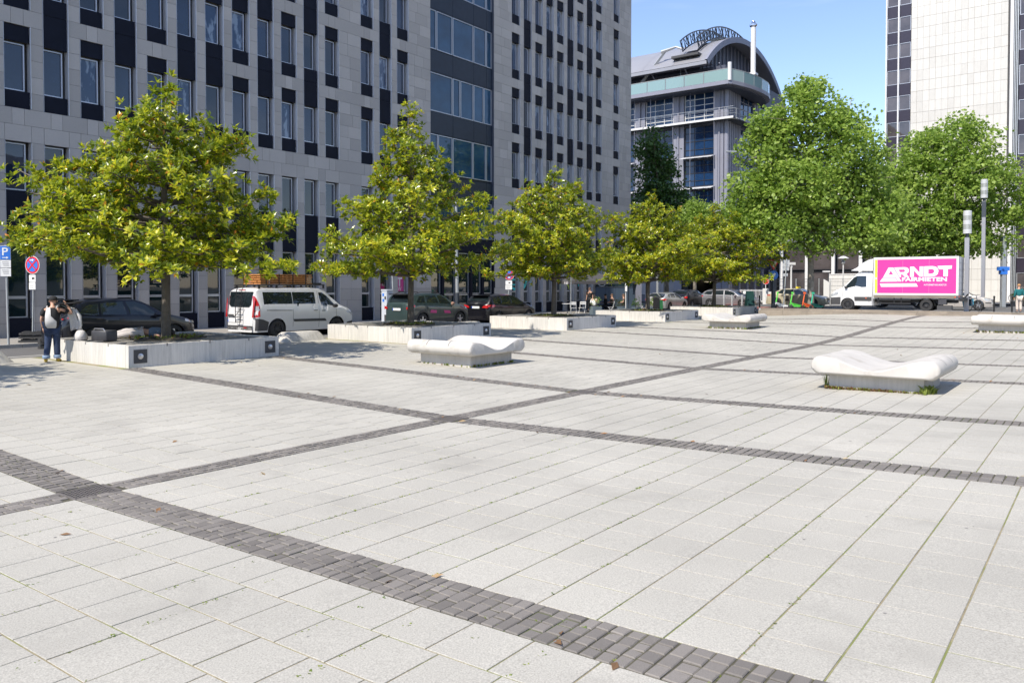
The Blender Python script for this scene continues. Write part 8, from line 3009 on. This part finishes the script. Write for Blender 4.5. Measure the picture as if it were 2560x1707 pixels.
onplane('sign_bar', poly_mesh([[(-0.2, -0.05), (0.2, -0.05), (0.2, 0.05), (-0.2, 0.05)]], 0.001), MT['sign_white'], ne, (0, -0.062, 2.1), (1, 0, 0), (0, 0, 1))
sbk = post_sign('sign_back_post', 'leaning grey post with sign plates seen from behind, among the scooters', 'traffic sign', W(50.2, -9.1, float(zter(50.2, 0))), (0.18, 0.0), 3.35, rot_face(-0.2, -0.98), 0.04, 'pole')
for (z0, z1, w) in ((2.80, 3.28, 0.44), (2.56, 2.78, 0.42), (2.17, 2.37, 0.30)):
    xx = 0.18 * (z0 + z1) / 2 / 3.35
    MB().box(xx - w / 2, 0.045, z0, xx + w / 2, 0.055, z1).part('sign_plate', MT['sign_grey'], sbk)
    MB().box(xx - 0.05, -0.045, (z0 + z1) / 2 - 0.02, xx + 0.05, 0.044, (z0 + z1) / 2 + 0.02).part('clamp', MT['pole'], sbk)
cm = root('camera_mast', 'white mast with surveillance camera behind the taxi', 'camera mast', W(69.0, -14.6, 0.2), 0)
MB().cyl((0, 0, 0), (0, 0, 3.6), 0.085, 0.075, 12).part('mast', MT['white_metal'], cm, smooth=True)
MB().box(-0.25, -0.12, 3.62, 0.35, 0.12, 3.85).box(0.0, -0.05, 3.4, 0.1, 0.05, 3.62).part('camera_housing', MT['white_metal'], cm)

# bollards
for lab, s, n in (('steel bollard left of the other two before the grey estate car', 57.5, -16.29), ('steel bollard in the middle before the grey estate car', 57.5, -15.62),
                  ('steel bollard right of the other two, beside the green board', 57.5, -14.79)):
    z = float(zroad(s, n))
    b = MB().lathe([(0.0, 0), (0.085, 0), (0.085, 1.02), (0.075, 1.05), (0.0, 1.06)], 12, (0, 0, 0))
    o = b.part('bollard', MT['pole'], None, smooth=True)
    o.location = W(s, n, z)
    tag(o, lab, 'bollard', 'steel bollards')
for lab, s, n in (('thin black bollard beside the dark green advertising board', 57.0, -13.19), ('thin black bollard before the pale silver hatchback bonnet', 55.0, 2.72), ('thin black bollard left of the person in teal', 55.0, 3.69)):
    z = float(zter(s, 0)) if n > 0 else float(zroad(s, n))
    b = MB().lathe([(0.0, 0), (0.05, 0), (0.05, 0.92), (0.06, 0.94), (0.06, 1.0), (0.03, 1.03), (0, 1.04)], 10, (0, 0, 0))
    o = b.part('bollard', MT['black'], None, smooth=True)
    o.location = W(s, n, z)
    tag(o, lab, 'bollard', 'black bollards')
ab = root('advertising_board', 'dark green folding advertising board at the pavement edge', 'board', W(56.8, -13.9, float(zroad(56.8, -13.9))), TH - 0.9)
for sg in (-1, 1):
    MB().add([(-0.3, sg * 0.35, 0), (0.3, sg * 0.35, 0), (0.3, sg * 0.03, 1.35), (-0.3, sg * 0.03, 1.35), (-0.3, sg * 0.38, 0), (0.3, sg * 0.38, 0), (0.3, sg * 0.06, 1.36), (-0.3, sg * 0.06, 1.36)],
             [(0, 1, 2, 3), (4, 7, 6, 5), (0, 4, 5, 1), (1, 5, 6, 2), (2, 6, 7, 3), (3, 7, 4, 0)]).part('panel', MT['board_green'], ab)
wb = root('waste_bin', 'dark waste bin with green side beside the silver hatchback', 'waste bin', W(46.0, -16.4, 0.0), TH - 0.5)
MB().box(-0.24, -0.22, 0.08, 0.02, 0.22, 1.10).part('bin_body', MT['black'], wb)
MB().box(0.03, -0.22, 0.08, 0.28, 0.22, 0.98).part('bin_side', MT['bin_green'], wb)
MB().box(-0.27, -0.25, 1.11, 0.30, 0.25, 1.20).part('lid', MT['black'], wb)
MB().cyl((0.36, 0.1, 0.0), (0.36, 0.1, 0.7), 0.06, n=10).part('side_post', MT['pole'], wb)

# railings, fence, container, lamps behind the side street
rl = root('white_railing', 'white barred railing with round and square plates beside the no entry sign', 'railing', W(74.0, -21.9, 0.25), TH - math.pi / 2)
MB().box(0, -0.03, 1.16, 3.3, 0.03, 1.22).part('top_rail', MT['white_metal'], rl)
MB().box(0, -0.03, 0.12, 3.3, 0.03, 0.18).part('bottom_rail', MT['white_metal'], rl)
for k in range(24):
    MB().box(0.05 + k * 0.14, -0.015, 0.18, 0.085 + k * 0.14, 0.015, 1.30).part('bar', MT['white_metal'], rl)
MB().box(3.0, -0.25, -0.2, 3.45, 0.25, 1.4).part('gate_pier', MT['white_wall'], rl)
MB().box(0.95, -0.05, 0.85, 1.30, -0.035, 1.12).part('square_plate', MT['sign_white'], rl)
onplane('round_plate', poly_mesh([circle(0.16, 20)], 0.004), M('pale_pink_plate', (0.7, 0.45, 0.45), 0.5), rl, (0.55, -0.05, 0.98), (1, 0, 0), (0, 0, 1))
fn = root('mesh_fence', 'tall grey metal mesh fence behind the taxi', 'fence', W(72.0, -17.2, 0.2), TH - math.pi / 2)
for k in range(8):
    MB().box(k * 1.05 - 0.03, -0.03, 0, k * 1.05 + 0.03, 0.03, 2.4).part('fence_post', MT['pole'], fn)
    if k < 7:
        b = MB()
        for z in (0.15, 0.5, 0.9, 1.3, 1.7, 2.1, 2.35):
            b.box(k * 1.05 + 0.03, -0.012, z, k * 1.05 + 1.02, 0.012, z + 0.025)
        for q in range(9):
            b.box(k * 1.05 + 0.12 + q * 0.1, -0.006, 0.1, k * 1.05 + 0.128 + q * 0.1, 0.006, 2.38)
        o = b.part('fence_panel', MT['steel_dark'], fn)
hb = root('white_barrier_beam', 'white horizontal barrier beam behind the taxi roof', 'barrier', W(66.5, -14.6, 0.2), TH - math.pi / 2)
MB().box(-1.2, -0.06, 1.0, 0.6, 0.06, 1.2).part('beam', MT['white_metal'], hb)
MB().box(0.3, -0.05, 0, 0.45, 0.05, 1.0).part('post', MT['white_metal'], hb)
ct = root('site_container', 'white site container behind the truck cab', 'container', W(80.0, -14.3, 0.3), TH - math.pi / 2)
MB().box(0, 0, 0.0, 6.2, 2.4, 2.72).part('container_body', MT['white_wall'], ct)
for k in range(12):
    MB().box(0.1 + k * 0.5, -0.03, 0.1, 0.35 + k * 0.5, -0.002, 2.62).part('panel_rib', MT['white_wall'], ct)
MB().box(-0.02, -0.05, 2.725, 6.22, 2.42, 2.82).part('roof_edge', MT['white_metal'], ct)
sgn_ = root('info_pillar', 'white slanted info pillar behind the plane tree trunk', 'pillar', W(68.0, -11.2, 0.2), TH - math.pi / 2)
MB().prism([(-0.25, 0.0), (0.25, 0.0), (0.25, 2.0), (-0.25, 2.3)], -0.08, 0.08, 'xz').part('pillar', MT['white_metal'], sgn_)


def small_lamp(label, loc, h):
    t = root('path_lamp', label, 'lamp', loc, 0, 'small white path lamps')
    MB().cyl((0, 0, 0), (0, 0, h - 0.6), 0.06, n=10).part('post', MT['white_metal'], t, smooth=True)
    MB().cyl((0, 0, h - 0.6), (0, 0, h - 0.15), 0.16, n=14).part('lamp_glass', MT['frosted_lamp'], t, smooth=True)
    MB().lathe([(0.0, h + 0.12), (0.2, h + 0.08), (0.52, h - 0.10), (0.50, h - 0.13), (0.1, h - 0.10)], 18).part('shade', MT['white_metal'], t, smooth=True)


small_lamp('white hooded lamp standing before the site container', W(76.0, -11.9, 0.25), 4.4)
small_lamp('white hooded lamp seen above the container, farther back', W(92.0, -14.8, 0.25), 4.2)
fl_ = root('flat_lamp', 'thin lamp with flat white head at the container corner', 'lamp', W(78.0, -13.8, 0.25), 0)
MB().cyl((0, 0, 0), (0, 0, 3.0), 0.04, n=8).part('post', MT['steel_dark'], fl_)
MB().box(-0.55, -0.15, 3.0, 0.1, 0.15, 3.16).part('lamp_head', MT['white_metal'], fl_)


def column_lamp(label, loc, h, dark_top=False):
    t = root('column_lamp', label, 'street lamp', loc, TH, 'tall column lamps on the terrace')
    top = h - 1.35
    for x in (-0.13, 0.06):
        MB().box(x, -0.12, 0.0, x + 0.07, 0.12, top - 0.25).part('shaft_half', MT['lamp_pole'], t)
    MB().box(-0.058, -0.09, 0.0, 0.058, 0.09, 1.6).part('shaft_core', MT['lamp_pole'], t)
    for k in range(8):
        z = 1.7 + k * (top - 2.2) / 8
        MB().box(-0.058, -0.05, z, 0.058, 0.05, z + 0.28).part('spacer', MT['sign_grey'], t)
    MB().cyl((0, 0, top - 0.6), (0, 0, top), 0.10, 0.10, 12).part('neck', MT['steel_dark'], t, smooth=True)
    if dark_top:
        MB().box(-0.14, -0.13, top - 1.4, 0.14, 0.13, top - 0.27).part('dark_collar', MT['steel_dark'], t)
    bands = [(0.0, 0.26, 'frosted_lamp'), (0.26, 0.54, 'lamp_glass'), (0.54, 0.80, 'frosted_lamp'), (0.80, 1.06, 'lamp_glass'), (1.06, 1.32, 'frosted_lamp')]
    for a, b_, m in bands:
        MB().cyl((0, 0, top + a + 0.003), (0, 0, top + b_ - 0.003), 0.235, 0.235, 20).part('lamp_band', MT[m], t, smooth=True)
    MB().lathe([(0.24, 1.32), (0.2, 1.37), (0.0, 1.40)], 20, (0, 0, top)).part('lamp_cap', MT['frosted_lamp'], t, smooth=True)


column_lamp('column lamp with banded glass head at the rear of the pink truck', W(50.8, 1.71, float(zter(50.8, 0))), 6.05)
column_lamp('taller column lamp with dark collar behind the pale silver hatchback', W(63.8, 1.1, 0.25), 9.5, True)
bps = root('blue_cap_post', 'grey post with blue bracket in front of the cream tower', 'post', W(70.0, 1.78, 0.25), 0)
MB().box(-0.15, -0.15, 0, 0.15, 0.15, 5.6).part('post', MT['pole'], bps)
MB().box(-0.4, -0.2, 2.9, 0.4, 0.2, 3.2).box(-0.25, -0.18, 2.6, 0.25, 0.18, 2.9).part('bracket', MT['sign_blue'], bps)
hd = root('hedge', 'low green hedge in a kerbed bed before the bronze windows at right', 'hedge', W(76.0, 2.0, 0.3), TH - math.pi / 2)
MB().box(-0.2, -0.5, -0.2, 7, 0.6, 0.28).part('bed_kerb', MT['step'], hd)
rg = np.random.default_rng(3)
P = rg.random((700, 3)) * np.array([6.8, 1.0, 0.6]) + np.array([-0.1, -0.45, 0.3])
A = rg.normal(0, 0.5, (700, 3)) + np.array([0, 0, 1.0])
A /= np.linalg.norm(A, axis=1, keepdims=True)
V, F, r_ = leaf_geo((P, A), 7, 0.16, 0.03, 9, 0.0)
o = place('foliage', np_mesh('foliage', V, F, MT['plane_leaf'], rnd=r_), hd)
o['kind'] = 'stuff'


# ------------------------------------------------------------------ bicycles and scooters
def wheel_ring(r, w, mat_t, parent, c, name='wheel', spokes=True):
    t_ = MB()
    n = 24
    pts = [(c[0] + r * math.cos(2 * math.pi * k / n), c[1], c[2] + r * math.sin(2 * math.pi * k / n)) for k in range(n + 1)]
    t_.tube(pts, w, 6, caps=False)
    o = t_.part(name, mat_t, parent, smooth='all')
    if spokes:
        sp = MB()
        for k in range(10):
            a = 2 * math.pi * k / 10
            sp.tube([c, (c[0] + r * math.cos(a), c[1], c[2] + r * math.sin(a))], 0.004, 4)
        sp.cyl((c[0], c[1] - 0.04, c[2]), (c[0], c[1] + 0.04, c[2]), 0.025, n=8)
        sp.part('spokes', MT['alloy'], o)
    return o


def bicycle(label, loc, rz, frame_mat, panniers=False, tilt=0.0):
    t = root('bicycle', label, 'bicycle', loc, rz, 'bicycles at the right')
    t.rotation_euler = (tilt, 0, rz)
    wheel_ring(0.34, 0.02, MT['rubber'], t, (-0.53, 0, 0.36))
    wheel_ring(0.34, 0.02, MT['rubber'], t, (0.55, 0, 0.36))
    f = MB()
    for a, b_ in (((-0.53, 0, 0.36), (-0.08, 0, 0.32)), ((-0.08, 0, 0.32), (-0.22, 0, 0.88)), ((-0.53, 0, 0.36), (-0.19, 0, 0.78)), ((-0.08, 0, 0.32), (0.36, 0, 0.72)), ((-0.19, 0, 0.78), (0.34, 0, 0.82)),
                  ((0.32, 0, 0.92), (0.40, 0, 0.66)), ((0.40, 0, 0.66), (0.55, 0, 0.36))):
        f.tube([a, b_], 0.02, 8)
    f.part('frame', MT[frame_mat], t)
    MB().tube([(0.25, -0.28, 1.02), (0.34, -0.1, 1.03), (0.32, 0, 1.0), (0.34, 0.1, 1.03), (0.25, 0.28, 1.02)], 0.015, 6).tube([(0.32, 0, 0.92), (0.32, 0, 1.0)], 0.015, 6).part('handlebar', MT['black'], t)
    ellipsoid((-0.24, 0, 0.93), (0.14, 0.08, 0.035)).part('saddle', MT['black'], t, smooth='all')
    MB().tube([(-0.08, -0.08, 0.32), (0.05, -0.09, 0.22)], 0.012, 5).tube([(-0.08, 0.08, 0.32), (-0.21, 0.09, 0.42)], 0.012, 5).part('crank', MT['steel_dark'], t)
    MB().box(-0.75, -0.07, 0.74, -0.3, 0.07, 0.755).part('rack', MT['black'], t)
    for x in (-0.53, 0.55):
        m = MB()
        vs, fs = [], []
        for q in range(9):
            a = R(20 + 140 * q / 8)
            for y in (-0.03, 0.03):
                vs.append((x + 0.375 * math.cos(a), y, 0.36 + 0.375 * math.sin(a)))
        for q in range(8):
            fs.append((2 * q, 2 * q + 1, 2 * q + 3, 2 * q + 2))
        m.add(vs, fs).part('mudguard', MT['steel_dark'], t, smooth='all')
    if panniers:
        for y in (-0.15, 0.15):
            b = MB().prism([(-0.82, 0.74), (-0.32, 0.74), (-0.40, 0.34), (-0.72, 0.30)], y - 0.075, y + 0.075, 'xz')
            b.part('pannier', MT['pannier'], t)
    return t


bicycle('bicycle with light blue panniers leaning by the column lamp', W(51.4, 2.05, float(zter(51.4, 0))), TH - math.pi / 2 - 0.9, 'steel_dark', True, 0.08)
bicycle('dark bicycle parked at the bronze windows behind the hedge', W(83.5, 1.8, 0.4), TH - 1.2, 'black')
bx = root('cardboard_boxes', 'brown cardboard boxes stacked at the bronze windows', 'boxes', W(85.0, 2.6, 0.42), TH - math.pi / 2)
MB().box(0, 0, 0, 1.1, 0.6, 1.5).part('box', MT['cardboard'], bx)
MB().box(0.1, 0.05, 1.505, 0.9, 0.55, 2.0).part('box', MT['cardboard'], bx)


def scooter(label, loc, rz, stem, deck, grip='black'):
    t = root('kick_scooter', label, 'scooter', loc, rz, 'hire scooters in a row')
    for x, r in ((0.46, 0.125), (-0.50, 0.11)):
        MB().lathe([(r * 0.5, -0.03), (r * 0.9, -0.035), (r, -0.015), (r, 0.015), (r * 0.9, 0.035), (r * 0.5, 0.03)], 20, (x, 0, r), 'y').lathe([(0.0, -0.02), (r * 0.55, -0.02)], 20, (x, 0, r), 'y').lathe(
            [(0.0, 0.02), (r * 0.55, 0.02)], 20, (x, 0, r), 'y').part('wheel', MT['rubber'], t, smooth=True)
    MB().prism([(-0.52, 0.17), (-0.42, 0.12), (0.20, 0.12), (0.36, 0.40), (0.43, 0.40), (0.25, 0.17), (-0.40, 0.19)], -0.075, 0.075, 'xz').part('deck', MT[deck], t)
    MB().tube([(0.46, 0, 0.16), (0.40, 0, 0.42)], 0.03, 8).part('fork', MT[deck], t)
    MB().tube([(0.41, 0, 0.38), (0.30, 0, 0.95), (0.275, 0, 1.10)], [0.042, 0.036, 0.03], 10).part('stem', MT[stem], t, smooth=True)
    MB().tube([(0.24, -0.26, 1.12), (0.28, 0, 1.12), (0.24, 0.26, 1.12)], 0.017, 6).part('handlebar', MT[grip], t)
    MB().box(0.22, -0.06, 0.98, 0.36, 0.06, 1.10).part('head_unit', MT[stem], t)
    MB().tube([(-0.62, 0, 0.22), (-0.50, 0, 0.25), (-0.40, 0, 0.20)], 0.03, 6).part('rear_mudguard', MT['black'], t)
    MB().tube([(0.0, 0.08, 0.12), (-0.06, 0.16, 0.0)], 0.012, 5).part('kickstand', MT['black'], t)
    return t


for lab, n, rzo, stem, deck in (('white and green hire scooter, leftmost of the row', -8.95, 0.15, 'scoot_green', 'scoot_white'), ('bright green hire scooter second in the row', -7.98, 0.55, 'scoot_green', 'scoot_green'),
                                ('orange hire scooter in front of the plane tree trunk', -7.22, 0.85, 'scoot_orange', 'scoot_orange'), ('dark teal hire scooter, rightmost of the row', -6.7, 0.95, 'mint', 'scoot_teal')):
    scooter(lab, W(49.5, n, float(zter(49.5, 0))), TH + math.pi / 2 + rzo, stem, deck)
# ------------------------------------------------------------------ houses and trees across the square, behind the camera's right (unseen, added for the windows to reflect)
wo = root('corner_house', 'white rendered corner house across the square, mirrored in the stone building windows', 'building', W(-32, 50, 0.0), TH)
wf = Face(wo, 0, 0, math.pi)
MB().box(0, -14, -0.5, 74, -0.35, 17.5).part('wall', MT['white_wall'], wo)
for k in range(24):
    for j in range(5):
        f = window(wo, 0, 1.2 + 3.3 * j, 1.5, 3.2 + 3.3 * j, 0, pane='mid_pane', fr='dark_frame', fw=0.07)
        f.location = (2.5 + k * 3.0, -0.33, 1.2 + 3.3 * j)
        f.rotation_euler = (0, 0, math.pi)
MB().box(0, -0.34, 3.9, 74, -0.2, 4.1).part('cornice', MT['white_metal'], wo)
bt = root('glass_tower', 'blue glass office tower across the square, mirrored in upper windows', 'building', W(-20, 78, 0.0), TH)
MB().box(0, -16, -0.5, 26, 0, 62).part('tower_core', MT['mid_pane'], bt)
for k in range(14):
    MB().box(k * 2.0 - 0.06, 0.003, 0, k * 2.0 + 0.06, 0.2, 62).part('mullion', MT['blue_grey'], bt)
for k in range(18):
    MB().box(0.07, 0.003, 3.4 * k, 25.9, 0.08, 3.4 * k + 0.35).part('floor_band', MT['blue_grey_dark'], bt)
src = [o for o in COL.objects if o.name.startswith('plane_tree') and o.parent is None]
for k, s in enumerate((-20, -9, 2, 13, 24, 36)):
    c = copy_tree(src[k % 2])
    c.location = W(s, 38 + (k % 3) * 1.5, 0.0)
    c.rotation_euler = (0, 0, k * 1.3)
    c.scale = (0.8, 0.8, 0.62)
    c['label'] = ['plane tree across the square farthest behind the camera, seen only as reflection', 'second mirrored plane tree across the square, counted from behind the camera',
                  'third mirrored plane tree across the square, counted from behind the camera', 'fourth mirrored plane tree across the square, facing the nearest planter',
                  'fifth mirrored plane tree across the square, facing the second planter', 'mirrored plane tree across the square nearest the cream tower'][k]
    c['group'] = 'plane trees across the square'
